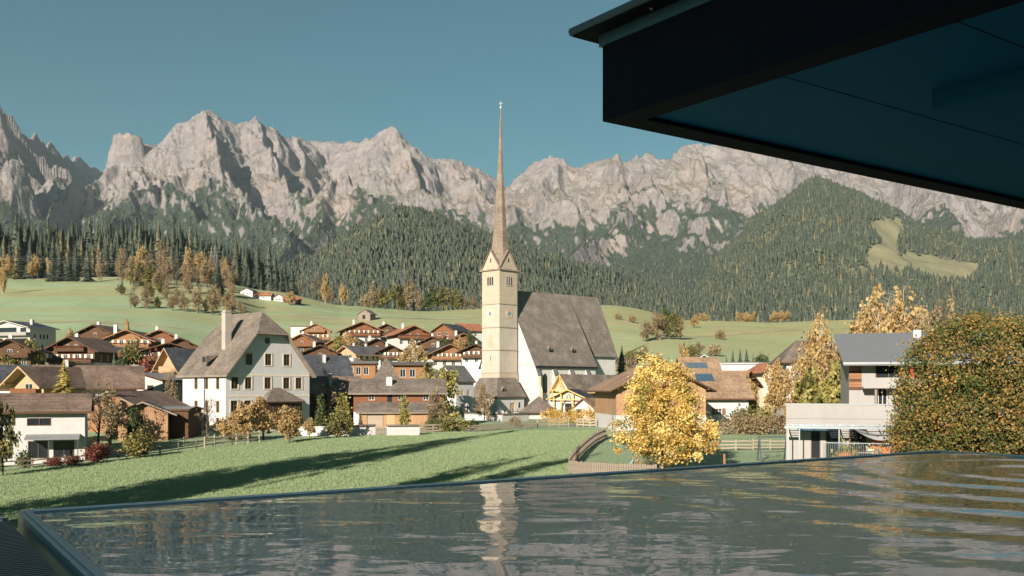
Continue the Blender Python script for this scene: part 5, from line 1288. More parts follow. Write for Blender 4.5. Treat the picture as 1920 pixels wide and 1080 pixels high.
po = house('timber_porch', 'open yellow timber porch with curved struts beside the hedge', 'porch', 1066, 212, -18, 8.0, 8, 3.7, 5.5, base=PZ(780, 212), roof=R_DARK, fascia=YELLOW_W, ovg=1.3, ove=.6, bands=[(99, WHITE)], front=[(3.2, .1, 1.5, 2.6, 'bd')])
for x in (1.0, 2.6, 5.2, 7.4): MB().bar((x, -1.0, -1), (x, -1.0, 3.6 + 1.7 * (1 - abs(x - 4) / 4)), .24).build('post', YELLOW_W, po)
MB().bar((.0, -1.0, 3.55), (8.0, -1.0, 3.55), .22).build('tie_beam', YELLOW_W, po)
for a, b in (((2.6, -1, 2.4), (3.9, -1, 4.9)), ((5.2, -1, 2.4), (4.1, -1, 4.9))): MB().bar(a, b, .18).build('strut', YELLOW_W, po)
house('garden_hut', 'small brown gabled hut with white wall by the yellow hedge', 'hut', 1095, 198, -30, 4.4, 7.5, 2.3, 4.0, base=PZ(786, 198), roof=R_TAN, fascia=WD_RED, ovg=.7, ove=.5, bands=[(99, WHITE)], front=[(.5, .1, 1.2, 1.9, 'bd')], right=[(2, .7, 1.1, 1.1)])
house('mortuary_chapel', 'square white chapel with shingled pyramid roof by the churchyard wall', 'chapel', 1017, 206, 14, 5.4, 5.4, 2.3, 5.0, base=PZ(790, 206), hip=1, roof=R_SHING, ove=.7, bands=[(99, WHITE)], front=[(3.4, .6, .45, 1.4, 'b')])
vb = [(3.0, 1.1, .9, .9)]
hb_ = house('hay_barn', 'broad timber barn on white base behind the yellow maple', 'barn', 1240, 150, 6, 13.8, 17, 6.3, 9.6, base=PZ(806, 150), roof=R_TAN, fascia=WD_DARK, ovg=1.5, ove=1.3, bands=[(2.2, WHITE), (99, WD_VERT)], front=[(10.9, .5, 1.2, 1.2, 'wc')], purlins=5)
tr = house('tan_roofed_house', 'white house under a wide tan roof with solar panel', 'house', 1356, 163, 3, 8.4, 12, 5.1, 9.0, base=PZ(800, 163), ridge='x', roof=R_TAN, fascia=WD_DARK, ovg=.8, ove=1.1, bands=[(99, WHITE)], front=[(2.9, 1.9, 1.1, 1.1, 'wcs')])
sl_ = (9.0 - 5.1) / 6
q = MB(); y0, y1 = 3.2, 5.0; f = lambda x, y: (x, y, 5.1 + sl_ * y + .30)
q.prism([f(.6, y0), f(3.6, y0), f(3.6, y1), f(.6, y1)], (0, -.02, .06)); q.build('solar_panel', flat('solar_cells', (0.05, 0.10, 0.15), 0.25, 0.2, 0.1), tr)
sr = house('solar_house', 'house with a row of solar collectors on its tan roof', 'house', 1318, 186, 3, 6.6, 9, 8.6, 12.0, base=-6.3, ridge='x', roof=R_TAN, ovg=.6, ove=.6, bands=[(99, WHITE)])
for k in range(4):
    f = lambda x, y: (x, y, 8.6 + (3.4 / 4.5) * y + .30)
    MB().prism([f(.5 + 1.05 * k, 1.6), f(1.5 + 1.05 * k, 1.6), f(1.5 + 1.05 * k, 2.9), f(.5 + 1.05 * k, 2.9)], (0, -.02, .08)).build('solar_panel', flat('solar_cells_b', (0.09, 0.13, 0.17), 0.25, 0.2, 0.1) if k == 0 else MATS['solar_cells_b'], sr)
chalet('brown gabled house with orange roof seen between the trees', 1396, 196, 46, 6.6, 7, 7.0, 9.2, -6.0, roof=R_RED, wd=WD_DARK, split=5.2, fl=False, group=None, chim=False)
house('pale_gabled_house', 'white gable peeking above the solar roof', 'house', 1319, 215, 4, 6.2, 9, 11.2, 13.1, base=-6.0, roof=R_BROWN, fascia=WHITE, ovg=.8, ove=.7, bands=[(99, WHITE)], front=[(2.5, 10.6, 1.2, .9, 'b')])
house('long_flat_building', 'long white flat roofed building under the right pasture', 'building', 1402, 236, 2, 14, 9, 11.6, 11.9, base=-5.8, ridge='x', roof=R_METAL, fascia=WHITE, ovg=.3, ove=.4, bands=[(9.0, WHITE), (10.0, WD_VERT), (99, WHITE)], front=grid([2, 5, 8, 11], [6.6], 1.8, 1.2, 'g'))
house('inn', 'tall white inn with brown hipped roof behind the gold birches', 'inn', 1538, 192, -4, 12.8, 11, 11.9, 15.6, base=-6.3, hip=.55, ridge='x', roof=R_SHING, fascia=WD_DARK, ove=1.2, bands=[(99, WHITE)], front=grid([2.2, 4.6, 7, 9.4, 11.4], [2.6, 5.6, 8.8], 1.1, 1.5, 'wsp'), chim=[(5, 3, .8, .8, 15.2, WHITE)])
house('terrace_house', 'pale house with orange wall above the car park', 'house', 1455, 216, 10, 6, 8, 9.6, 11.4, base=-6, roof=R_RED, bands=[(99, CREAM)], front=grid([1.5, 4], [6.4], 1.1, 1.3))

# ------------------------------------------------------------------ kindergarten on the right
kd = 82.0
kg = empty('kindergarten', (PX(1474, kd), kd, -8.0), math.radians(-16)); KW, KL, KH = 15.0, 9.0, 6.62
mb = MB()
hol = [(1.95, 2.25, .75, 2.5), (3.1, 2.25, 1.2, 2.6), (4.9, 2.25, 1.35, 2.6)]
wall(mb, (0, 0, 0), (1, 0, 0), KW, [(0, KH), (KW, KH)], -2, KH, hol); wall(mb, (0, KL, 0), (0, -1, 0), KL, [(0, KH), (KL, KH)], -2, KH, ()); wall(mb, (KW, 0, 0), (0, 1, 0), KL, [(0, KH), (KL, KH)], -2, KH, ()); wall(mb, (KW, KL, 0), (-1, 0, 0), KW, [(0, KH), (KW, KH)], -2, KH, ())
mb.poly([(0, 0, KH - .3), (KW, 0, KH - .3), (KW, KL, KH - .3), (0, KL, KH - .3)]); mb.build('wall', PANEL, kg, recalc=False)
for i in range(5): MB().box(3.0 * i + .006, -.05, KH - 1.10, 3.0 * i + 2.994, -.003, KH + .04).build('parapet_panel', PANEL, kg)
MB().box(-.08, -.1, KH + .04, KW + .05, .22, KH + .12).build('coping', STEEL, kg)
for h in hol: window(kg, (h[0], .1, h[1]), 0, h[2], h[3], 'g')
MB().box(6.6, -.9, 1.6, 9.2, -.05, 4.25).build('orange_wall', flat('orange_render', (0.50, 0.14, 0.04), 0.8), kg)
for i in range(15): MB().box(.1 + 1.0 * i, -2.6, KH - 1.76, .17 + 1.0 * i, -.05, KH - 1.66).build('pergola_beam', STEEL, kg)
MB().box(-.1, -2.75, KH - 1.82, KW, -2.6, KH - 1.62).build('pergola_edge', STEEL, kg)
for i in range(5): MB().box(.0, -2.4 + .5 * i, KH - 1.59, KW, -2.32 + .5 * i, KH - 1.56).build('pergola_slat', STEEL, kg)
for x in (.15, 1.0, 4.0, 7.8, 12.1): MB().box(x, -2.68, -1, x + .09, -2.6, KH - 1.82).build('post', STEEL, kg)
MB().prism([(.9, -1.7, KH - 2.05), (3.3, -1.7, KH - 2.05), (3.3, -.06, KH - 1.8), (.9, -.06, KH - 1.8)], (0, 0, .05)).build('awning', flat('blue_awning', (0.10, 0.22, 0.32), 0.8), kg)
q = MB(); N = 12
for i in range(N):
    u0, u1 = i / N, (i + 1) / N; sag = lambda u: -.75 * math.sin(math.pi * u)
    q.poly([(5.3 + 3.8 * u0, -2.5, KH - 1.95 + sag(u0)), (5.3 + 3.8 * u1, -2.5, KH - 1.95 + sag(u1)), (5.3 + 3.8 * u1, -.2, KH - 1.85 + sag(u1) * .5), (5.3 + 3.8 * u0, -.2, KH - 1.85 + sag(u0) * .5)])
q.build('shade_sail', flat('sail_cloth', (0.40, 0.40, 0.40), 0.9), kg, smooth=True)
tag(kg, 'low pale kindergarten wing with pergola and orange wall', 'building')
ud = 88.0
up = empty('terrace_apartments', (PX(1592, ud), ud, -1.75), math.radians(-14)); UW, UL, UE = 13.0, 9.5, 4.05
mb = MB(); prf = [(0, UE + 2.6), (UL, UE)]
wall(mb, (0, 0, 0), (1, 0, 0), UW, [(0, UE), (UW, UE)], -7.5, UE, [(2.2, 2.55, 2.2, 1.3), (4.7, 2.5, 1.9, 1.35), (7.2, 2.5, 2.2, 1.35), (2.4, -.1, .8, 1.9), (4.3, -.1, 1.1, 1.9), (6.9, -.1, 2.2, 1.9)]); wall(mb, (0, UL, 0), (0, -1, 0), UL, prf, -7.5, UE + 2.6, ()); wall(mb, (UW, 0, 0), (0, 1, 0), UL, [(0, UE), (UL, UE + 2.6)], -7.5, UE + 2.6, ())
mb.build('wall', PANEL, up, recalc=False)
for z in range(10): MB().box(.006, -.05, 1.6 + .245 * z, 1.05, -.004, 1.6 + .245 * z + .235).build('cladding_board', WD_ORG if z % 3 else WD_DARK, up)
q = MB(); shell(q, [[(-.6, -1.7, UE - .35 + .3), (UW + .5, -1.7, UE - .35 + .3), (UW + .5, UL + .4, UE + 2.75 + .3), (-.6, UL + .4, UE + 2.75 + .3)]], .28); ur = q.build('roof', [R_METAL, GREYW], up)
q = MB(); q.box(6.4, 7.8, UE + 2, 7.1, 8.5, UE + 3.2); q.build('chimney', GREYW, ur)
MB().box(-.62, -1.86, UE - .25, UW + .5, -1.72, UE - .08).build('gutter', STEEL, ur)
bl_ = MB().box(1.06, -1.55, 1.72, UW - .5, 0, 1.88).build('balcony', PANEL, up)
for i in range(3): MB().box(1.06 + 3.9 * i, -1.62, 1.75, 1.06 + 3.9 * i + 3.88, -1.55, 2.62 + .05).build('balcony_panel', PANEL, bl_)
for x in (2.0, 4.95, 6.8): MB().box(x, -1.35, -1.2, x + .2, -1.15, 1.72).build('post', WD_GREY, up)
for x, z, w, h, st in [(2.2, 2.55, 2.2, 1.3, 'g'), (4.7, 2.5, 1.9, 1.35, 'g'), (7.2, 2.5, 2.2, 1.35, 'g'), (2.4, -.1, .8, 1.9, 'w'), (4.3, -.1, 1.1, 1.9, 'w'), (6.9, -.1, 2.2, 1.9, 'g')]: window(up, (x, .1, z), 0, w, h, st)
MB().prism([(4.75, -1.5, 2.75), (5.35, -1.5, 2.7), (5.0, -1.45, 3.75)], (0, .05, 0)).build('red_parasol', flat('red_cloth', (0.55, 0.04, 0.025), 0.8), up)
q = MB()
for i in range(11): q.box(4.35, .02, -.05 + .17 * i, 5.35, .06, .05 + .17 * i)
q.build('louvre_blind', FRAME_W, up)
q = MB(); q.tube([(4.6, -1.75, -5.6), (4.6, -1.75, UE - .2)], .05, 6); q.build('downpipe', STEEL, up)
tag(up, 'pale apartment block with grey mono-pitch roof above the kindergarten', 'apartment house')
# ------------------------------------------------------------------ planting
def own_tree(name, label, loc, blobs, nleaf, leaf, mat, clumps, trunk_r, h, seed, cr=.3, nl=14, shell=.6, bark=None, group=None, lt=.13, cv=.17, rag=.28, mean=.5):
    o = empty(name, loc)
    place('trunk', limbs(h, blobs, trunk_r, nl, seed, bark, start=.22, twigs=2, top=.85), o)
    place('crown', leaves(nleaf, leaf, blobs, mat, clumps, cr, seed, shell=shell, lt=lt, cv=cv, rag=rag, mean=mean), o)
    return tag(o, label, 'tree', group)
g = G(1240, 90)
own_tree('maple_tree', 'large golden yellow maple before the timber barn', tuple(g), [(-.4, 0, 9.3, 2.0, 1.9, 1.5), (.1, 0, 7.9, 2.8, 2.5, 1.9), (-1.2, .2, 6.2, 2.2, 2.2, 1.9), (1.2, -.2, 6.2, 2.4, 2.2, 1.9), (-1.9, 0, 3.9, 2.3, 2.4, 1.9), (.4, -.8, 4.2, 3.0, 2.6, 2.2), (1.9, .3, 4.0, 2.5, 2.4, 1.9), (3.9, 0, 3.3, 1.5, 1.7, 1.4), (-2.6, -.4, 2.4, 1.7, 1.8, 1.3), (.2, .4, 2.3, 3.0, 2.6, 1.5), (3.1, -.4, 2.2, 1.5, 1.7, 1.2)],
         32000, .19, L_YEL, 300, .22, 9.5, 5, cr=.25, cv=.21)
g = G(1840, 46)
own_tree('hornbeam_tree', 'big round dense green and rust tree at the right edge', tuple(g), [(0, 0, 8.5, 3.6, 3.5, 3.5), (-.6, -.3, 6.6, 3.3, 3.2, 3.0), (.8, 0, 6.8, 3.4, 3.2, 3.0), (.1, 0, 10.3, 2.7, 2.6, 2.0), (.2, 0, 5.2, 3.4, 3.2, 2.3)],
         120000, .105, L_HED, 2400, .26, 11.0, 9, cr=.11, nl=20, shell=.92, lt=.10, cv=.13, rag=.10, mean=.56)
A = 'autumn trees in the village'
T = tree
# left side
T('goldfir', 120, 131, 155, 'pale golden conifer in front of the long brown roof', wscale=.85)
T('bare0', 186, 126, 112, 'crooked half bare apple tree beside the white house', wscale=1.0, name='apple_tree')
T('brown1', 208, 130, 92, 'brown leaved fruit tree in front of the old barn', wscale=.9)
T('cypress', 253, 121, 52, 'small pointed green conifer by the weathered shed', wscale=1.2)
T('bush_olive', 255, 115, 42, 'round olive and rust bush at the meadow fence', wscale=1.15)
T('bush_red', 183, 111, 28, 'dark red bush in the middle of the garden fence', wscale=1.25)
T('bush_red', 102, 107, 20, 'low dark red bush before the terrace, left one', wscale=1.5)
T('bush_red', 137, 108, 20, 'low dark red bush before the terrace, right one', wscale=1.4)
T('olive1', 4, 98, 110, 'loose olive tree cut by the left edge', wscale=.55)
T('bush_green', 45, 107, 34, 'small green shrub by the white house door', wscale=.8)
T('olive0', 62, 204, 66, 'dark olive tree below the apartment house', wscale=.75)
T('lime1', 42, 202, 40, 'pale yellow green tree below the apartment house', wscale=.9)
T('lime0', 8, 198, 36, 'yellow green shrub at the left edge under the apartment house', wscale=.9)
T('spruce0', 214, 200, 52, 'narrow blue green spruce before the link house', wscale=1.0)
T('olive2', 247, 197, 66, 'tall olive tree before the bell turret chalet', wscale=.62)
T('green0', 233, 196, 30, 'small green tree next to the tall olive tree', wscale=.8)
T('bush_red', 284, 198, 20, 'purple red bush under the dark chalet', wscale=1.5)
T('gold0', 132, 242, 30, 'orange tree behind the dark brown chalet', wscale=.6)
T('brown0', 322, 158, 60, 'brown tree beside the honey timber house', wscale=.6)
# before the parish house
T('bare1', 388, 138, 84, 'bare young tree against the white side wall', wscale=.85)
T('bush_orange', 430, 136, 40, 'low ochre bush at the corner of the parish house', wscale=1.0)
T('gold0', 458, 134, 78, 'orange fruit tree before the parish house, left of three', 'fruit trees before the parish house', .95)
T('gold1', 494, 137, 84, 'orange fruit tree before the parish house, middle of three', 'fruit trees before the parish house', .95)
T('gold2', 541, 130, 74, 'orange fruit tree standing in the lit grass', 'fruit trees before the parish house', .95)
T('gold1', 580, 139, 46, 'small rust tree at the garden wall', wscale=.8)
T('cypress', 603, 146, 68, 'narrow green cypress left of two', wscale=1.0)
T('column', 642, 147, 84, 'narrow yellow green column tree right of two', wscale=1.0)
T('bush_olive', 636, 137, 62, 'wide ochre bush in front of the column trees', wscale=.85)
T('spruce1', 676, 149, 34, 'tiny dark spruce by the garden wall', wscale=1.2)
T('column', 758, 157, 72, 'slim yellow green tree before the farmhouse', wscale=.85)
T('brown0', 820, 157, 84, 'loose brown tree at the farmhouse corner', wscale=.8)
T('lime2', 826, 202, 88, 'broad yellow green tree left of the grey gabled house', wscale=.95)
T('lime0', 800, 208, 62, 'yellow green tree behind the farmhouse roof', wscale=.9)
T('bare2', 616, 166, 84, 'dark bare tree behind the parish house', wscale=1.0)
T('birch0', 776, 250, 66, 'golden birch in the middle of the slope houses', wscale=1.15)
T('gold2', 655, 285, 40, 'orange and rust tree below the white balcony chalet', wscale=1.0)
T('lime1', 637, 283, 44, 'yellow tree left of the rust tree on the slope', wscale=.8)
T('green1', 646, 280, 28, 'green bushy tree under the slope chalets', wscale=1.1)
T('green2', 833, 300, 28, 'green tree before the slate roofed house', wscale=1.0)
T('gold0', 860, 296, 32, 'golden tree right of the slate roofed house', wscale=.7)
T('green0', 880, 300, 30, 'round green tree under the red roofed cottage', wscale=.9)
T('cypress', 797, 325, 32, 'slim dark conifer right of the red roofed chalet', wscale=1.2)
T('brown1', 908, 188, 82, 'brown leaved tree in front of the tower porch', wscale=.75)
for k, (px, d, h, kn, lb) in enumerate([(812, 150, 26, 'bush_green', 'green shrub behind the board fence, left'), (836, 150, 30, 'bush_olive', 'olive shrub behind the board fence'), (862, 152, 26, 'bush_lime', 'yellow green shrub left of the brown tree'), (885, 154, 22, 'bush_green', 'low green shrub before the churchyard'), (966, 168, 18, 'bush_brown', 'small brown shrub by the churchyard wall'), (1038, 188, 26, 'bush_red', 'rust red shrub by the pyramid chapel'), (1000, 300, 22, 'bush_brown', 'brown bush hidden beside the nave')][:6]):
    T(kn, px, d, h, lb, wscale=1.2)
# right of the church
T('spruce2', 1166, 292, 70, 'tall spruce right of the chancel', wscale=1.1)
T('brown2', 1186, 250, 62, 'brown tree right of the chancel spruce', wscale=.8)
T('lime1', 1145, 205, 42, 'yellow green young tree before the chancel', wscale=.7)
T('gold1', 1278, 290, 50, 'golden tree above the barn roof', wscale=.6)
T('spruce0', 1283, 300, 42, 'green conifer left of the solar roof', wscale=1.1)
T('brown1', 1136, 176, 44, 'thin brown tree by the hedge end', wscale=.7)
T('gold0', 1452, 172, 82, 'golden tree at the car park', wscale=.72)
T('gold2', 1405, 176, 58, 'rust orange tree left of the car park', wscale=.6)
T('bush_lime', 1420, 146, 34, 'bright lime shrub in the shaded garden', wscale=1.3)
T('bush_green', 1392, 146, 30, 'dark shrub before the white house wall', wscale=1.4)
B = 'golden birches behind the kindergarten'
T('birch0', 1536, 132, 172, 'tall golden birch rising before the inn', B, .72)
T('birch1', 1505, 128, 92, 'golden birch left of the tall birch', B, .9)
T('lime2', 1560, 126, 80, 'yellow green tree behind the kindergarten parapet', None, .95)
T('lime0', 1520, 124, 62, 'low yellow shrub tree over the parapet', None, 1.1)
T('gold1', 1588, 130, 90, 'orange tree beside the pale apartment block', None, .7)
T('birch2', 1622, 160, 150, 'golden birch left of the two tallest', B, .8)
T('birch1', 1655, 165, 196, 'tallest golden birch behind the grey roof', B, .75)
T('birch0', 1700, 165, 186, 'second tallest golden birch behind the grey roof', B, .85)
T('brown2', 1768, 140, 182, 'russet tree above the big round tree', None, .75)
T('brown0', 1728, 150, 140, 'russet tree between birches and round tree', None, .7)
T('brown1', 1880, 130, 150, 'thin brown tree behind the round tree', None, .7)
TOPS = {'pale golden conifer': 668, 'crooked half': 715, 'brown leaved fruit': 733, 'small pointed': 765, 'round olive and rust': 808, 'dark red bush in the middle': 831, 'loose olive tree cut': 748, 'dark olive tree below': 632,
 'pale yellow green tree below': 655, 'yellow green shrub at the left': 672, 'narrow blue green': 655, 'tall olive tree': 637, 'small green tree next': 668, 'orange tree behind the dark': 618, 'brown tree beside the honey': 700,
 'bare young': 745, 'low ochre': 784, 'orange fruit tree before the parish house, left': 757, 'orange fruit tree before the parish house, middle': 748, 'orange fruit tree standing': 764, 'small rust': 785, 'narrow green cypress': 740,
 'narrow yellow green': 735, 'wide ochre': 772, 'tiny dark spruce': 772, 'slim yellow green': 740, 'loose brown': 733, 'broad yellow green': 683, 'yellow green tree behind': 688, 'dark bare': 700, 'golden birch in the middle': 643,
 'orange and rust': 626, 'yellow tree left': 632, 'green bushy': 648, 'green tree before the slate': 634, 'golden tree right of the slate': 632, 'round green tree': 630, 'brown leaved tree in front of the tower': 722,
 'tall spruce right': 645, 'brown tree right of the chancel': 668, 'yellow green young': 712, 'golden tree above': 646, 'green conifer left': 640, 'thin brown tree by': 715, 'golden tree at the car': 680, 'rust orange tree': 700, 'bright lime': 757,
 'dark shrub before': 768, 'tall golden birch': 606, 'golden birch left of the tall birch': 660, 'yellow green tree behind the kind': 662, 'low yellow shrub': 712, 'orange tree beside the pale': 640, 'golden birch left of the two': 590, 'tallest golden': 553,
 'second tallest': 562, 'russet tree above': 566, 'russet tree between': 598, 'thin brown tree behind': 598, 'purple red': 668}
for o in list(COL.objects):
    lb = o.get('label')
    if lb and o.get('category') in ('tree', 'bush'):
        for k_, t_ in TOPS.items():
            if lb.startswith(k_):
                h_ = PZ(t_, o.location.y) - o.location.z; f_ = h_ / o.scale.z; o.scale = (o.scale.x * f_ ** .6, o.scale.y * f_ ** .6, h_)
# pastures: single trees and rows (px, d, height px, kind, widthscale)
rr0 = random.Random(21)
W1 = 'bare brown trees on the left pasture'
for px, py, h, kn, ws in [(252, 598, 30, 'brown0', 1.3), (275, 602, 34, 'brown1', 1.2), (300, 566, 28, 'brown2', 1.2), (322, 592, 34, 'brown0', 1.1), (345, 596, 40, 'brown1', 1.0), (372, 590, 56, 'brown2', .9), (398, 592, 60, 'brown0', .9),
                          (428, 590, 50, 'brown1', 1.0), (450, 582, 40, 'brown2', 1.0), (288, 548, 26, 'brown1', 1.3), (362, 560, 58, 'bare0', .8), (330, 552, 60, 'bare1', .8), (306, 552, 56, 'brown0', .7), (276, 548, 60, 'bare2', .7), (246, 546, 58, 'brown2', .7),
                          (352, 556, 64, 'brown1', .7), (388, 562, 66, 'brown2', .7), (415, 560, 60, 'bare0', .8)]:
    d = 400 if py > 580 else 520
    T(kn, px, d, h * .85, 'bare brown deciduous tree in the scrub belt on the left pasture', W1, ws)
for k in range(44):
    px = rr0.uniform(225, 440); d = rr0.uniform(395, 560)
    T(rr0.choice(['brown0', 'brown1', 'brown2', 'bare0', 'bare2', 'brown1', 'olive1', 'bare1']), px, d, rr0.uniform(24, 54) * (1.0 if d > 470 else .8), 'bare brown deciduous tree in the scrub belt on the left pasture', W1, rr0.uniform(.7, 1.1))
W9 = 'garden bushes between the slope houses'
for k in range(70):
    px = rr0.choice([rr0.uniform(545, 905), rr0.uniform(545, 905), rr0.uniform(0, 340)]); d = rr0.uniform(245, 345) if px > 400 else rr0.uniform(190, 250)
    T(rr0.choice(['bush_green', 'bush_olive', 'bush_lime', 'bush_brown', 'bush_orange', 'bush_red', 'green0', 'olive1', 'lime0']), px, d, rr0.uniform(10, 24), 'garden bush among the houses on the slope', W9, rr0.uniform(.9, 1.5))
T('spruce1', 408, 470, 70, 'dark green conifer in the brown scrub belt', None, 1.5)
T('gold0', 545, 490, 26, 'round golden tree by the pasture farms', None, .95)
W2 = 'golden trees along the left wood edge'
for px, h, kn in [(12, 44, 'gold0'), (62, 46, 'gold1'), (92, 40, 'gold2'), (190, 48, 'brown0'), (262, 62, 'gold1'), (352, 62, 'birch0'), (378, 58, 'gold2'), (396, 54, 'brown1'), (424, 48, 'birch2'), (230, 60, 'brown1'), (305, 70, 'brown2')]:
    T(kn, px, 590, h, 'golden deciduous tree at the edge of the left spruce wood', W2, .7)
W3 = 'spruces along the left wood edge'
rr = random.Random(5)
for k in range(46):
    px = -20 + k * 12.2 + rr.uniform(-4, 4); d = rr.uniform(610, 660); h = rr.uniform(58, 84) * (1.0 if px < 430 else .62)
    T('spruce%d' % rr.randrange(3) if rr.random() > .15 else 'larch%d' % rr.randrange(3), px, d, h, 'tall conifer in the front row of the left wood', W3, rr.uniform(.8, 1.1))
for px, h in ((112, 62), (98, 50), (165, 58), (128, 54), (142, 44)):
    T('spruce%d' % (px % 3), px, 560, h, 'single spruce standing free before the left wood', 'spruces standing free before the left wood', 1.15)
T('birch2', 4, 480, 48, 'golden birch at the left edge of the pasture', None, .6)
W4 = 'trees along the centre pasture edge'
for px, h, kn, ws in [(568, 34, 'bare0', .7), (590, 40, 'bare1', .7), (610, 52, 'birch0', .6), (600, 48, 'bare2', .7), (643, 40, 'birch1', .8), (622, 30, 'brown0', .8), (702, 46, 'brown0', .9), (720, 40, 'olive1', .9), (745, 50, 'olive0', .9), (768, 56, 'brown2', .8), (785, 40, 'brown1', .9),
                      (808, 44, 'green0', .9), (830, 46, 'olive2', .9), (852, 40, 'olive1', .9), (872, 24, 'brown0', 1.2), (888, 24, 'brown1', 1.2), (750, 30, 'lime1', .9), (690, 24, 'bush_brown', 1.2)]:
    T(kn, px, 545, h, 'deciduous tree in the hedge row under the forest hill', W4, ws)
W5 = 'shrubs on the right pasture'
for px, d, h, kn, ws in [(1212, 400, 40, 'brown0', 1.0), (1232, 405, 52, 'brown1', 1.1), (1255, 410, 50, 'olive0', 1.0), (1275, 410, 44, 'brown2', 1.0), (1246, 430, 52, 'green1', .9), (1302, 520, 20, 'gold0', 1.2)]:
    T(kn, px, d, h, 'shrubby tree in the copse on the right pasture', W5, ws)
W10 = 'shrubs behind the chancel'
for px, d, h, kn in [(1168, 330, 26, 'bush_brown'), (1180, 340, 30, 'olive0'), (1196, 345, 22, 'bush_olive'), (1208, 350, 26, 'brown1'), (1176, 300, 30, 'brown2'), (1296, 330, 24, 'bush_olive'), (1312, 335, 28, 'brown0'), (1340, 340, 22, 'bush_brown'), (1430, 330, 22, 'bush_green'), (1290, 300, 20, 'bush_lime'), (1480, 330, 26, 'olive1'), (1350, 420, 18, 'bush_brown'), (1185, 470, 14, 'bush_brown'), (1160, 480, 12, 'bush_brown')]:
    T(kn, px, d, h, 'small shrub on the pasture behind the chancel', W10, 1.1)
W6 = 'conifer clump behind the right roofs'
for px, h, kn in [(1328, 40, 'olive1'), (1362, 46, 'larch0'), (1374, 54, 'spruce0'), (1388, 58, 'spruce1'), (1400, 60, 'spruce2'), (1412, 52, 'larch1'), (1422, 34, 'green0')]:
    T(kn, px, 300, h, 'conifer in the clump behind the right roofs', W6, .95)
W7 = 'golden hedge trees at the far right pasture edge'
for px in (1385, 1398, 1412, 1450, 1462, 1474, 1310, 1322):
    T('gold%d' % (px % 3), px, 675, 22, 'golden tree at the foot of the right forest hill', W7, 1.1)
# trees that stand left of the frame and throw the long shadows over the meadow
W8 = 'tall trees left of the meadow'
for x, y, h, kn, ws in [(-37, 60, 38, 'brown0', .30), (-23.5, 33, 32, 'brown1', .30), (-27.5, 37, 30, 'brown2', .34), (-42, 44, 32, 'brown0', .42), (-45, 49, 31, 'brown1', .42), (-82, 58, 24, 'green1', .65), (-90, 64, 26, 'green2', .65), (-98, 70, 25, 'spruce2', 1.0), (-76, 52, 22, 'green0', .6)]:
    T(kn, 960 + x / y * F, y, h * F / y, 'tall tree beside the meadow left of the pool', W8, ws)

def hedge(label, a, b, h, w, mat, n, seed):
    A_, B_ = Vector(a), Vector(b); L_ = (B_ - A_).length; r = random.Random(seed)
    o = empty('hedge', tuple(A_), math.atan2((B_ - A_).y, (B_ - A_).x))
    bl = [(L_ * (i + .5) / 14, r.uniform(-.1, .1), h * r.uniform(.45, .55), L_ / 20, w / 2, h * .5) for i in range(14)]
    place('foliage', leaves(n, .2, bl, mat, 150, .5, seed, 'foliage', shell=.5), o)
    st = MB()
    for i in range(10): st.tube([(L_ * (i + .5) / 10, 0, -.2), (L_ * (i + .5) / 10 + .1, 0, h * .7)], [.05, .02], 5)
    st.build('stem', BARK, o)
    return tag(o, label, 'hedge')
hedge('clipped golden yellow hedge before the timber porch', G(1016, 182), G(1148, 178), 2.5, 1.4, L_YEL, 7000, 3)
hedge('dark brownish hedge in shade below the white house', G(1352, 140), G(1475, 142), 2.6, 1.6, L_BRN, 6000, 4)

# ------------------------------------------------------------------ fences and walls
def rail_fence(label, pts, step, h, rails, mat, pw=.12, rw=.10, cat='fence', group=None, jitter=.05):
    """posts and rails, each its own piece; pts: (px, d)"""
    P = [G(px, d) for px, d in pts]; o = empty('fence', tuple(P[0])); r = random.Random(len(label)); posts = []
    for a, b in zip(P[:-1], P[1:]):
        n = max(1, int(round((b - a).length / step)))
        for i in range(n): q = a.lerp(b, i / n); q.z = gz(q.x, q.y); posts.append(q)
    q = P[-1]; posts.append(q)
    pm = MB().box(-pw / 2, -pw / 2, -.4, pw / 2, pw / 2, h).mesh('post', mat)
    for q in posts:
        p = place('post', pm, o, tuple(q - P[0]), r.uniform(-.3, .3)); p.scale.z = 1 + r.uniform(-.06, .08)
    for a, b in zip(posts[:-1], posts[1:]):
        for k in range(rails):
            z = h * (k + .7) / rails * .92; e0, e1 = r.uniform(-jitter, jitter), r.uniform(-jitter, jitter)
            off = Vector((0, -pw * .6, 0))
            MB().bar(a - P[0] + Vector((0, 0, z + e0)) + off, b - P[0] + Vector((0, 0, z + e1)) + off, .05, rw).build('rail', mat, o)
    return tag(o, label, cat, group)
rail_fence('dark two rail fence along the lower left meadow edge', [(-30, 103), (60, 106.5), (180, 112), (300, 119), (400, 127), (470, 132)], 3.2, 1.15, 2, WD_GREY, .16, .13)
rail_fence('pale three rail fence standing at the garden corner', [(384, 125), (420, 128), (486, 133)], 2.1, 1.5, 2, WD_PALE, .16, .17)
rail_fence('low grey fence in the shaded garden', [(290, 124), (345, 130), (390, 133)], 2.6, 1.0, 2, WD_GREY, .12, .10)
rail_fence('pale board fence before the brown tree', [(787, 147), (836, 150)], 1.9, 1.35, 3, WD_PALE, .15, .26)
rail_fence('long grey brown board fence at the upper meadow edge', [(838, 150), (900, 153), (1004, 160)], 2.2, 1.1, 3, WD_GREY, .14, .22)
rail_fence('pale rail fence below the pyramid chapel', [(1008, 161), (1030, 163), (1066, 165)], 2.2, 1.5, 3, WD_PALE, .16, .2)
rail_fence('short pale fence right of the meadow gate', [(1082, 165), (1118, 163)], 1.2, 1.5, 3, WD_PALE, .18, .2)
rail_fence('pale three rail fence right of the maple', [(1336, 113), (1380, 113), (1475, 115)], 1.9, 1.25, 3, WD_PALE, .15, .15)
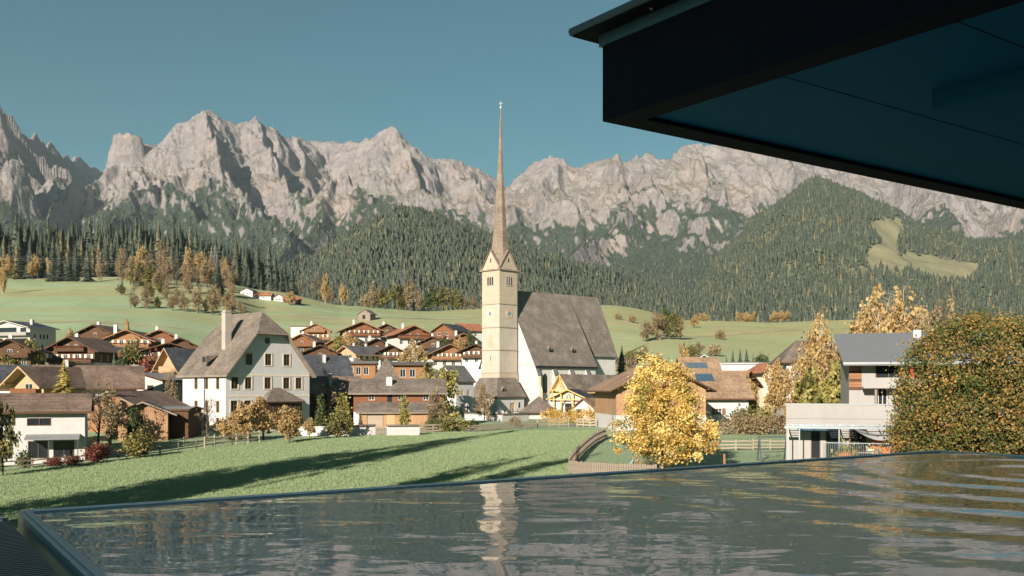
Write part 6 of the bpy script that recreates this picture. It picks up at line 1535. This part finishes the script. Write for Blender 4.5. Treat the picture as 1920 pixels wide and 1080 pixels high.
rail_fence('grey rail fence behind the playground', [(1120, 135), (1160, 130), (1200, 125)], 2.6, 1.2, 2, WD_GREY, .14, .14)
def palisade(label, pts, step, h, mat, w=.22, t=.06, cap=False):
    P = [G(px, d) for px, d in pts]; o = empty('palisade', tuple(P[0])); r = random.Random(3)
    pm = MB().box(-w / 2, -t / 2, -.6, w / 2, t / 2, h).mesh('pale', mat)
    for a, b in zip(P[:-1], P[1:]):
        n = max(1, int((b - a).length / step)); an = math.atan2((b - a).y, (b - a).x)
        for i in range(n):
            q = a.lerp(b, (i + .5) / n); q.z = gz(q.x, q.y)
            p = place('pale', pm, o, tuple(q - P[0]), an); p.scale.z = 1 + r.uniform(-.04, .04)
        for z in (h * .3, h * .8): MB().bar(a - P[0] + Vector((0, .09, z)), b - P[0] + Vector((0, .09, z)), .06, .10).build('rail', mat, o)
    return tag(o, label, 'fence')
palisade('grey vertical board fence at the near end of the playground', [(1067, 90), (1110, 87.5), (1160, 86), (1232, 84.5)], .22, 1.15, WD_GREY, .19)
pc = [(1067, 91), (1074, 96), (1084, 103), (1098, 112), (1115, 123), (1135, 134)]
palisade('dark curved board fence climbing between meadow and playground', pc, .95, 1.35, WD_GREY, .34, .14)
# garden wall
gw = empty('garden_wall', tuple(G(655, 140)))
for a, b in ((655, 703), (725, 786)):
    A_, B_ = G(a, 140) - Vector(gw.location), G(b, 141.5) - Vector(gw.location)
    q = MB(); q.bar(A_ + Vector((0, 0, .45)), B_ + Vector((0, 0, .45)), .4, 1.9); q.build('wall', WHITE, gw)
    q = MB(); q.bar(A_ + Vector((0, .1, 1.52)), B_ + Vector((0, .1, 1.52)), 1.1, .2); q.build('coping', R_SHING, gw)
q = MB(); A_, B_ = G(705, 140) - Vector(gw.location), G(723, 140) - Vector(gw.location)
for i in range(6): q.bar(A_.lerp(B_, i / 5.0) + Vector((0, 0, -.3)), A_.lerp(B_, i / 5.0) + Vector((0, 0, 1.25)), .2, .05)
q.build('gate', WD_GREY, gw)
tag(gw, 'low white garden wall with shingle coping before the farmhouse', 'wall')
lw = empty('garden_wall', tuple(G(560, 143)))
q = MB(); q.bar((0, 0, .4), G(655, 142) - Vector(lw.location) + Vector((0, 0, .4)), .4, 1.7); q.build('wall', WHITE, lw); q = MB(); q.bar((0, 0, 1.32), G(655, 142) - Vector(lw.location) + Vector((0, 0, 1.32)), .6, .13); q.build('coping', GREYW, lw)
tag(lw, 'white garden wall right of the parish house behind the fruit trees', 'wall')
cw = empty('churchyard_wall', tuple(G(872, 196)))
q = MB(); pts_ = [G(872, 196), G(940, 192), G(990, 198)]
for a, b in zip(pts_[:-1], pts_[1:]): q.bar(a - pts_[0] + Vector((0, 0, .3)), b - pts_[0] + Vector((0, 0, .3)), .4, 2.0)
q.build('wall', WHITE, cw); q = MB()
for a, b in zip(pts_[:-1], pts_[1:]): q.bar(a - pts_[0] + Vector((0, 0, 1.4)), b - pts_[0] + Vector((0, 0, 1.4)), .8, .22)
q.build('coping', R_SHING, cw); tag(cw, 'white churchyard wall with dark coping below the tower porch', 'wall')
STONE_G = flat('headstone', (0.30, 0.29, 0.27), 0.8, 0, .3); STONE_D = flat('dark_headstone', (0.06, 0.06, 0.06), 0.5, 0, .2)
def stone(kind_):
    q = MB()
    if kind_ == 0: q.prism([(-.3, 0, -.2), (.3, 0, -.2), (.3, 0, .8), (.18, 0, 1.05), (0, 0, 1.12), (-.18, 0, 1.05), (-.3, 0, .8)], (0, .16, 0)); q.box(-.45, -.15, -.2, .45, .3, .12)
    else: q.bar((0, 0, -.2), (0, 0, 1.5), .12); q.bar((-.38, 0, 1.05), (.38, 0, 1.05), .12); q.box(-.35, -.2, -.2, .35, .25, .3)
    return q.mesh('gravestone', STONE_G if kind_ == 0 else STONE_D)
st_ = [stone(0), stone(1)]
for k in range(26):
    px = 866 + (k % 13) * 10.5 + rr.uniform(-3, 3); d = 212 if k < 13 else 222
    if 925 < px < 950 and False: continue
    o = place('gravestone', st_[k % 2], None, tuple(G(px, d)), rr.uniform(-.4, .4), rr.uniform(1.0, 1.5))
    tag(o, 'headstone in the churchyard below the tower' if k % 2 == 0 else 'dark iron grave cross in the churchyard below the tower', 'gravestone', 'stone graves in the churchyard' if k % 2 == 0 else 'iron grave crosses in the churchyard')

# ------------------------------------------------------------------ playground, street, pylons
def post(px, d, hpx, label, mat=WD_ORG, r=.12, group=None):
    g_ = G(px, d); h = hpx * d / F
    q = MB(); q.tube([(0, 0, -.4), (.04, .02, h * .5), (0, 0, h)], [r, r * .95, r * .85], 9)
    o = q.build('timber_post', mat, None, smooth=False); o.location = g_
    return tag(o, label, 'post', group)
post(1358, 82, 50, 'tall slim orange timber post on the playground')
post(1408, 80, 30, 'short orange post at the swing')
post(1421, 80, 42, 'bent orange post left of the steel railing')
post(1466, 80, 40, 'orange post right of the red slide')
sw = empty('swing_frame', tuple(G(1424, 100))); h = 2.4
for x in (0, 2.7):
    for y in (-.9, .9): MB().bar((x, y, -.3), (x, 0, h), .12).build('leg', STEEL_D, sw)
MB().bar((-.2, 0, h), (2.9, 0, h), .12).build('crossbar', STEEL_D, sw); MB().bar((.1, -.7, .9), (2.6, -.7, 1.0), .08).build('brace', STEEL_D, sw)
for x in (.8, 1.9):
    q = MB(); q.bar((x - .2, 0, .55), (x - .2, 0, h), .02); q.bar((x + .2, 0, .55), (x + .2, 0, h), .02); so_ = q.build('chain', STEEL, sw); MB().box(x - .22, -.1, .5, x + .22, .1, .55).build('seat', COPPER, so_)
tag(sw, 'dark steel swing frame right of the maple', 'swing')
sd_ = empty('slide', tuple(G(1180, 86.5))); q = MB(); q.prism([(-.75, 0, .1), (.35, 0, 1.5), (.45, 0, 1.5), (-.65, 0, .05)], (0, .55, 0)); q.build('chute', flat('green_slide', (0.22, 0.36, 0.30), 0.4), sd_)
for x in (.45, .9): MB().bar((x, .05, -.4), (x, .05, 1.7), .10).build('leg', WD_ORG, sd_)
for x in (.45, .9): MB().bar((x, .5, -.4), (x, .5, 1.7), .10).build('leg', WD_ORG, sd_)
MB().box(.4, 0, 1.38, 1.0, .6, 1.46).build('platform', WD_PALE, sd_); tag(sd_, 'pale green slide under the maple', 'slide')
sd2 = empty('slide', tuple(G(1432, 80.5))); q = MB(); q.prism([(-.2, 0, .1), (.75, 0, 1.35), (.85, 0, 1.35), (-.1, 0, .05)], (0, .55, 0)); q.build('chute', flat('red_slide', (0.38, 0.05, 0.05), 0.4), sd2)
for x in (.85,): MB().bar((x, .25, -.4), (x, .25, 1.5), .10).build('leg', WD_ORG, sd2)
tag(sd2, 'small dark red slide beside the steel railing', 'slide')
for k, (px, d, h, lb) in enumerate([(1216, 86, 30, 'left brown climbing post under the maple'), (1226, 86, 26, 'right brown climbing post under the maple')]): post(px, d, h, lb, WD_DARK, .13)
pole = MB().tube([(0, 0, -.3), (0, 0, 5.2)], .05, 6).build('lamp_pole', STEEL, None); pole.location = G(1148, 112); tag(pole, 'thin grey pole on the lawn left of the maple', 'pole')
rf = empty('steel_railing', tuple(G(1434, 78))); n = 34
A_, B_ = Vector((0, 0, 0)), G(1518, 78.5) - Vector(rf.location); B_.z = 0.0
bm_ = MB().bar((0, 0, .05), (0, 0, 1.55), .035).mesh('baluster', STEEL)
for i in range(n + 1): place('baluster', bm_, rf, tuple(A_.lerp(B_, i / n)))
for z in (.08, 1.55): MB().bar(A_ + Vector((0, 0, z)), B_ + Vector((0, 0, z)), .05, .05).build('rail', STEEL, rf)
tag(rf, 'upright steel railing left of the kindergarten steps', 'railing')
rf2 = empty('steel_railing', tuple(G(1545, 76.5) + Vector((0, 0, 1.95)))); B_ = G(1712, 74.5) - Vector(rf2.location); B_.z = 0.0
for i in range(41): place('baluster', bm_, rf2, tuple(Vector((0, 0, 0)).lerp(B_, i / 40)))
for z in (.08, 1.55): MB().bar(Vector((0, 0, z)), B_ + Vector((0, 0, z)), .05, .05).build('rail', STEEL, rf2)
tag(rf2, 'long steel railing before the orange kindergarten wall', 'railing')
pot = MB(); pot.tube([(0, 0, 0), (0, 0, .25), (0, 0, .6), (0, 0, .8)], [.45, .62, .58, .3], 12)
po_ = pot.build('pumpkin_seat', flat('terracotta', (0.46, 0.20, 0.09), 0.8), None, smooth=True); po_.location = G(1585, 77.2) + Vector((0, 0, 1.95)); tag(po_, 'round orange garden seat on the kindergarten terrace', 'seat')
# plants on the kindergarten terrace
T('bush_lime', 1592, 77.8, 88, 'leafy yellow plant on the kindergarten terrace, left', None, .55)
T('bush_lime', 1690, 75.5, 82, 'leafy yellow plant at the end of the orange wall', None, .5)
T('bush_orange', 1640, 77.6, 74, 'small flowering plant between the terrace chairs', None, .5)
def chair(px, d, lb, mat, rz):
    o = empty('garden_chair', tuple(G(px, d) + Vector((0, 0, 1.95))), rz)
    for x in (-.2, .2):
        for y in (-.2, .2): MB().bar((x, y, 0), (x, y, .44), .04).build('leg', STEEL, o)
    MB().box(-.24, -.24, .44, .24, .24, .48).build('seat', mat, o); MB().box(-.24, .2, .5, .24, .24, .95).build('backrest', mat, o)
    return tag(o, lb, 'chair')
YC = flat('yellow_plastic', (0.62, 0.50, 0.12), 0.5); GC = flat('pale_green_plastic', (0.45, 0.52, 0.38), 0.5)
chair(1606, 77.2, 'yellow garden chair on the kindergarten terrace', YC, .4); chair(1632, 77.0, 'pale green garden chair on the terrace', GC, -.5); chair(1652, 76.6, 'white garden chair before the orange wall', FRAME_W, .9)
tb = empty('garden_table', tuple(G(1619, 77.1) + Vector((0, 0, 1.95))))
MB().box(-.6, -.4, .68, .6, .4, .73).build('tabletop', FRAME_W, tb)
for x in (-.5, .5):
    for y in (-.3, .3): MB().bar((x, y, 0), (x, y, .68), .05).build('leg', STEEL, tb)
tag(tb, 'white garden table on the kindergarten terrace', 'table')
mb = MB(); q0 = G(1545, 76.6); mb.box(-.3, -.4, -.6, 8.5, 2.4, 1.93); dk = mb.build('kindergarten_deck', GREYW, None); dk.location = (q0.x, q0.y, q0.z); dk.rotation_euler = (0, 0, math.radians(-16)); tag(dk, kind='structure')

def sheet(name, mat, pts, dz=.03, n=14):
    """strip that lies on the ground between two polylines of (px, d)"""
    V, Fq = [], []
    A_, B_ = pts
    for i in range(n + 1):
        t = i / n
        def at(pl_):
            u = t * (len(pl_) - 1); k = min(int(u), len(pl_) - 2); f = u - k
            return pl_[k][0] * (1 - f) + pl_[k + 1][0] * f, pl_[k][1] * (1 - f) + pl_[k + 1][1] * f
        a, b = at(A_), at(B_)
        for j in range(7):
            px, d = a[0] + (b[0] - a[0]) * j / 6, a[1] + (b[1] - a[1]) * j / 6
            V.append(tuple(G(px, d, dz)))
    for i in range(n):
        for j in range(6): k = i * 7 + j; Fq.append((k, k + 1, k + 8, k + 7))
    o = place(name, np_mesh(name, V, Fq, mat, True)); return tag(o, kind='structure')
FL_M = L_YEL
ASPH = flat('asphalt', (0.065, 0.067, 0.072), 0.9, 0, .2, 2.0); GRAV = flat('gravel_path', (0.26, 0.235, 0.20), 0.95, 0, .25, 6.0)
sheet('road', ASPH, ([(1395, 160), (1410, 200)], [(1480, 158), (1490, 200)]), .06)
sheet('path', GRAV, ([(1300, 92), (1400, 92), (1480, 88)], [(1300, 84), (1400, 80), (1480, 79)]), .06)
sheet('path', GRAV, ([(1060, 168), (1100, 168)], [(1060, 176), (1100, 176)]), .06)

def car(px, d, rz, paint, lb):
    o = empty('parked_car', tuple(G(px, d, .07)), rz)
    body = [(-2.1, .35), (2.1, .35), (2.15, .75), (1.95, .95), (1.0, 1.0), (-2.0, 1.02), (-2.15, .8)]
    q = MB(); q.prism([(x, -.85, z) for x, z in body], (0, 1.7, 0)); q.build('body', paint, o)
    q = MB(); q.prism([(1.0, -.72, 1.0), (.35, -.66, 1.48), (-1.3, -.66, 1.5), (-1.95, -.72, 1.02)], (0, 1.4, 0)); cb = q.build('cabin', GLASS, o)
    MB().box(-1.3, -.68, 1.49, .36, .76, 1.53).build('roof_panel', paint, cb)
    for x in (-1.3, 1.3):
        for y in (-.86, .68):
            w = MB(); w.prism([(x + .33 * math.cos(a), y, .33 + .33 * math.sin(a)) for a in [6.2832 * i / 14 for i in range(14)]], (0, .18, 0)); w.build('wheel', COPPER, o)
    for y in (-.75, .45): MB().box(2.13, y, .6, 2.17, y + .3, .75).build('headlight', FRAME_W, o)
    return tag(o, lb, 'car')
car(1437, 172, .3, flat('silver_paint', (0.50, 0.50, 0.50), 0.3, 0.3), 'silver car parked under the golden tree, left of three')
car(1462, 178, .2, flat('white_car_paint', (0.75, 0.74, 0.72), 0.3), 'white car parked behind the golden tree, middle of three')
car(1418, 168, 1.4, flat('dark_car_paint', (0.05, 0.06, 0.08), 0.3), 'dark car parked beside the rust orange tree')

def pylon(px, d, hpx, lb, base_py):
    h = hpx * d / F; o = empty('pylon', (PX(px, d), d, PZ(base_py, d))); wb = h * .10
    for sx_ in (-1, 1):
        for sy_ in (-1, 1): MB().bar((sx_ * wb, sy_ * wb, -2), (sx_ * wb * .12, sy_ * wb * .12, h), h * .008).build('leg', COPPER, o)
    for k in range(9):
        t0, t1 = k / 9, (k + 1) / 9; a, b = wb * (1 - .88 * t0), wb * (1 - .88 * t1); q = MB()
        for y in (-1, 1): q.bar((-a, y * a, h * t0), (b, y * b, h * t1), h * .0045); q.bar((a, y * a, h * t0), (-b, y * b, h * t1), h * .0045)
        for x in (-1, 1): q.bar((x * a, -a, h * t0), (x * b, b, h * t1), h * .0045)
        q.build('lattice', COPPER, o)
    for t, wdt in ((.62, .22), (.76, .28), (.90, .18)): MB().bar((-h * wdt, 0, h * t), (h * wdt, 0, h * t), h * .010).build('crossarm', COPPER, o)
    return tag(o, lb, 'pylon')
p1_ = pylon(404, 560, 52, 'steel lattice pylon above the left wood edge', 512)
p2_ = pylon(755, 820, 40, 'steel lattice pylon before the centre forest hill', 545)
p3_ = pylon(1441, 760, 52, 'steel lattice pylon at the right pasture edge', 606)
WIRE = flat('cable', (0.35, 0.35, 0.36), 0.5, 0.5)
for k, (t, wdt) in enumerate(((.62, .2), (.76, .25), (.90, .16))):
    h1, h2 = 52 * 560 / F, 40 * 820 / F
    a = Vector(p1_.location) + Vector((0, 0, h1 * t)); e = Vector((PX(-80, 520), 520, PZ(470 + 14 * (1 - t), 520))); b = Vector(p2_.location) + Vector((0, 0, h2 * t))
    q = MB()
    for A_, B_ in ((a, e),):
        q.tube([A_.lerp(B_, i / 14) - Vector((0, 0, 5 * math.sin(math.pi * i / 14))) for i in range(15)], .035, 4)
    o = q.build('power_line', WIRE, None); tag(o, 'thin power cable crossing before the left wood', 'power line', 'power cables before the left wood')

# ------------------------------------------------------------------ meadow grass: tufts on points, one mass
gm_ = leafm('grass_blades', [(0.1, (0.22, 0.29, 0.15)), (0.5, (0.29, 0.37, 0.20)), (0.9, (0.37, 0.43, 0.25))], 0.35, 0.6)
gcol = bpy.data.collections.new('grass_tuft_kinds'); r_ = np.random.default_rng(5)
for k in range(3):
    V, Q, T_ = [], [], []
    for j in range(14):
        a = r_.random() * 6.28; x, y = r_.normal(0, .07, 2); h = r_.uniform(.08, .17); w = .012; lx_, ly_ = r_.normal(0, .05, 2); b = len(V)
        V += [(x - w * math.cos(a), y - w * math.sin(a), 0), (x + w * math.cos(a), y + w * math.sin(a), 0), (x + lx_ + w * .4 * math.cos(a), y + ly_ + w * .4 * math.sin(a), h), (x + lx_ - w * .4 * math.cos(a), y + ly_ - w * .4 * math.sin(a), h)]
        Q.append((b, b + 1, b + 2, b + 3)); T_ += [float(np.clip(r_.normal(.5, .2), 0, 1))] * 4
    gcol.objects.link(bpy.data.objects.new('grass_tuft_kind', np_mesh('grass_tuft', np.array(V), np.array(Q), gm_, False, {'tint': T_})))
GN2 = GN.copy()
[n for n in GN2.nodes if n.bl_idname == 'GeometryNodeCollectionInfo'][0].inputs['Collection'].default_value = gcol
N = 150000
px = r_.uniform(-40, 1150, N); d = np.sqrt(r_.uniform(60 ** 2, 150 ** 2, N)); X = (px - 960) / F * d
lim = np.interp(px, [-40, 60, 180, 300, 470, 640, 860, 1067, 1135, 1150], [102, 105.5, 111, 118, 131, 138, 150, 160, 160, 160])
lim2 = np.interp(px, [1060, 1067, 1074, 1084, 1098, 1115, 1135, 1150], [0, 91, 96, 103, 112, 123, 134, 140])
k_ = (d < lim) & ((px < 1060) | (d > lim2)); X, d = X[k_], d[k_]; n = len(X)
me = bpy.data.meshes.new('meadow_grass'); me.vertices.add(n); me.vertices.foreach_set('co', np.stack([X, d, ground_z(X, d) - .01], 1).astype(np.float32).ravel())
a = me.attributes.new('sc', 'FLOAT', 'POINT'); a.data.foreach_set('value', r_.uniform(.7, 1.6, n).astype(np.float32))
a = me.attributes.new('rot', 'FLOAT', 'POINT'); a.data.foreach_set('value', (r_.random(n) * 6.28).astype(np.float32))
a = me.attributes.new('pick', 'INT', 'POINT'); a.data.foreach_set('value', r_.integers(0, 3, n).astype(np.int32))
o = place('meadow_grass', me); md = o.modifiers.new('scatter', 'NODES'); md.node_group = GN2
tag(o, 'short green meadow grass below the pool', 'grass', kind='stuff')

# every garden bush is named by the building it stands next to
WORDS = {'bush_green': 'green', 'bush_olive': 'olive', 'bush_lime': 'yellow green', 'bush_brown': 'brown', 'bush_orange': 'orange', 'bush_red': 'dark red', 'leaves_green': 'green', 'leaves_olive': 'olive', 'leaves_lime': 'yellow green', 'leaves_brown': 'brown', 'leaves_orange': 'orange', 'leaves_red': 'dark red'}
homes = [(960 + o.location.x / o.location.y * F, HY - o.location.z / o.location.y * F, ' '.join(o['label'].split()[:9])) for o in COL.objects if o.get('category') in ('chalet', 'house', 'cottage', 'annex', 'apartment house', 'outbuilding', 'farmhouse')]
for o in [q for q in COL.objects if q.get('group') == W9]:
    x, y = 960 + o.location.x / o.location.y * F, HY - o.location.z / o.location.y * F
    hx, hy, hl = min(homes, key=lambda h: (h[0] - x) ** 2 + 4 * (h[1] - y) ** 2)
    mt = o.children[1].data.materials[0].name if o.children else ''
    size = 'low' if o.scale.z * F / o.location.y < 14 else 'taller'
    o['label'] = ' '.join((size + ' ' + WORDS.get(mt, 'leafy') + ' bush ' + ('left' if x < hx else 'right') + ' of ' + hl).split()[:16])

# fallen leaves under the maple, and the worn tracks over the pastures
g = G(1240, 90); n = 2600; rq = np.random.default_rng(8)
rad = np.abs(rq.normal(0, 4.2, n)) + .4; an = rq.random(n) * 6.283; X = g.x + rad * np.cos(an); Y = g.y + rad * np.sin(an); Zg = ground_z(X, Y) + .10
sz = .11; aa = rq.random(n) * 6.283; ca, sa = np.cos(aa) * sz, np.sin(aa) * sz
V = np.stack([np.stack([X - ca, Y - sa, Zg], 1), np.stack([X + sa, Y - ca, Zg + .02], 1), np.stack([X + ca, Y + sa, Zg + .03], 1), np.stack([X - sa, Y + ca, Zg], 1)], 1).reshape(-1, 3)
o = place('fallen_leaves', np_mesh('fallen_leaves', V, np.arange(4 * n).reshape(n, 4), L_YEL, False, {'tint': np.repeat(np.clip(rq.normal(.45, .2, n), 0, 1), 4)})); tag(o, 'fallen yellow leaves under the maple', 'leaves', kind='stuff')
DIRT = flat('dirt_track', (0.34, 0.29, 0.20), 0.95, 0, .25, .3)
sheet('track', DIRT, ([(-60, 335), (150, 338), (345, 345)], [(-60, 337.5), (150, 340.5), (345, 347.5)]), .12, 40)
sheet('track', DIRT, ([(540, 452), (700, 462), (900, 470)], [(540, 456), (700, 466), (900, 474)]), .12, 40)
sheet('track', DIRT, ([(1160, 470), (1300, 440), (1420, 455), (1600, 520)], [(1160, 474), (1300, 444), (1420, 459), (1600, 524)]), .12, 40)

# look-alikes in a row are told apart by their look first, then by their place from the left
LOOK = {'brown': 'brown leaved', 'bare': 'nearly bare', 'gold': 'golden', 'birch': 'thin golden', 'olive': 'olive green', 'green': 'green', 'lime': 'yellow green', 'spruce': 'dark green', 'larch': 'yellowish', 'bush_brown': 'low brown', 'bush_olive': 'low olive', 'bush_lime': 'low yellow green', 'bush_green': 'low green'}
ORD = ['leftmost', 'second', 'third', 'fourth', 'fifth', 'sixth', 'seventh', 'eighth', 'ninth']
PLACE = {W1: ('tree', 'in the scrub belt on the left pasture'), W2: ('tree', 'at the edge of the left spruce wood'), W3: ('conifer', 'in the front row of the left wood'), W4: ('tree', 'in the hedge row under the forest hill'), W5: ('shrubby tree', 'in the copse on the right pasture'),
         W6: ('tree', 'in the clump behind the right roofs'), W7: ('tree', 'at the foot of the right forest hill'), W10: ('shrub', 'on the pasture behind the chancel'), 'spruces standing free before the left wood': ('spruce', 'standing free before the left wood')}
bag = {}
for o in COL.objects:
    if o.get('group') in PLACE and o.name in KN: bag.setdefault((o['group'], LOOK.get(KN[o.name].rstrip('0123456789'), 'leafy')), []).append(o)
for (gr_, lk), obs in bag.items():
    noun, where = PLACE[gr_]; obs.sort(key=lambda q: q.location.x / q.location.y)
    for i, o in enumerate(obs):
        if len(obs) == 1: o['label'] = 'only %s %s %s' % (lk, noun, where)
        elif len(obs) <= 9: o['label'] = '%s %s %s %s%s' % (ORD[i], lk, noun, '' if i == 0 else 'from the left ', where)
        else: o['label'] = '%s %s %s' % (lk, noun, where)
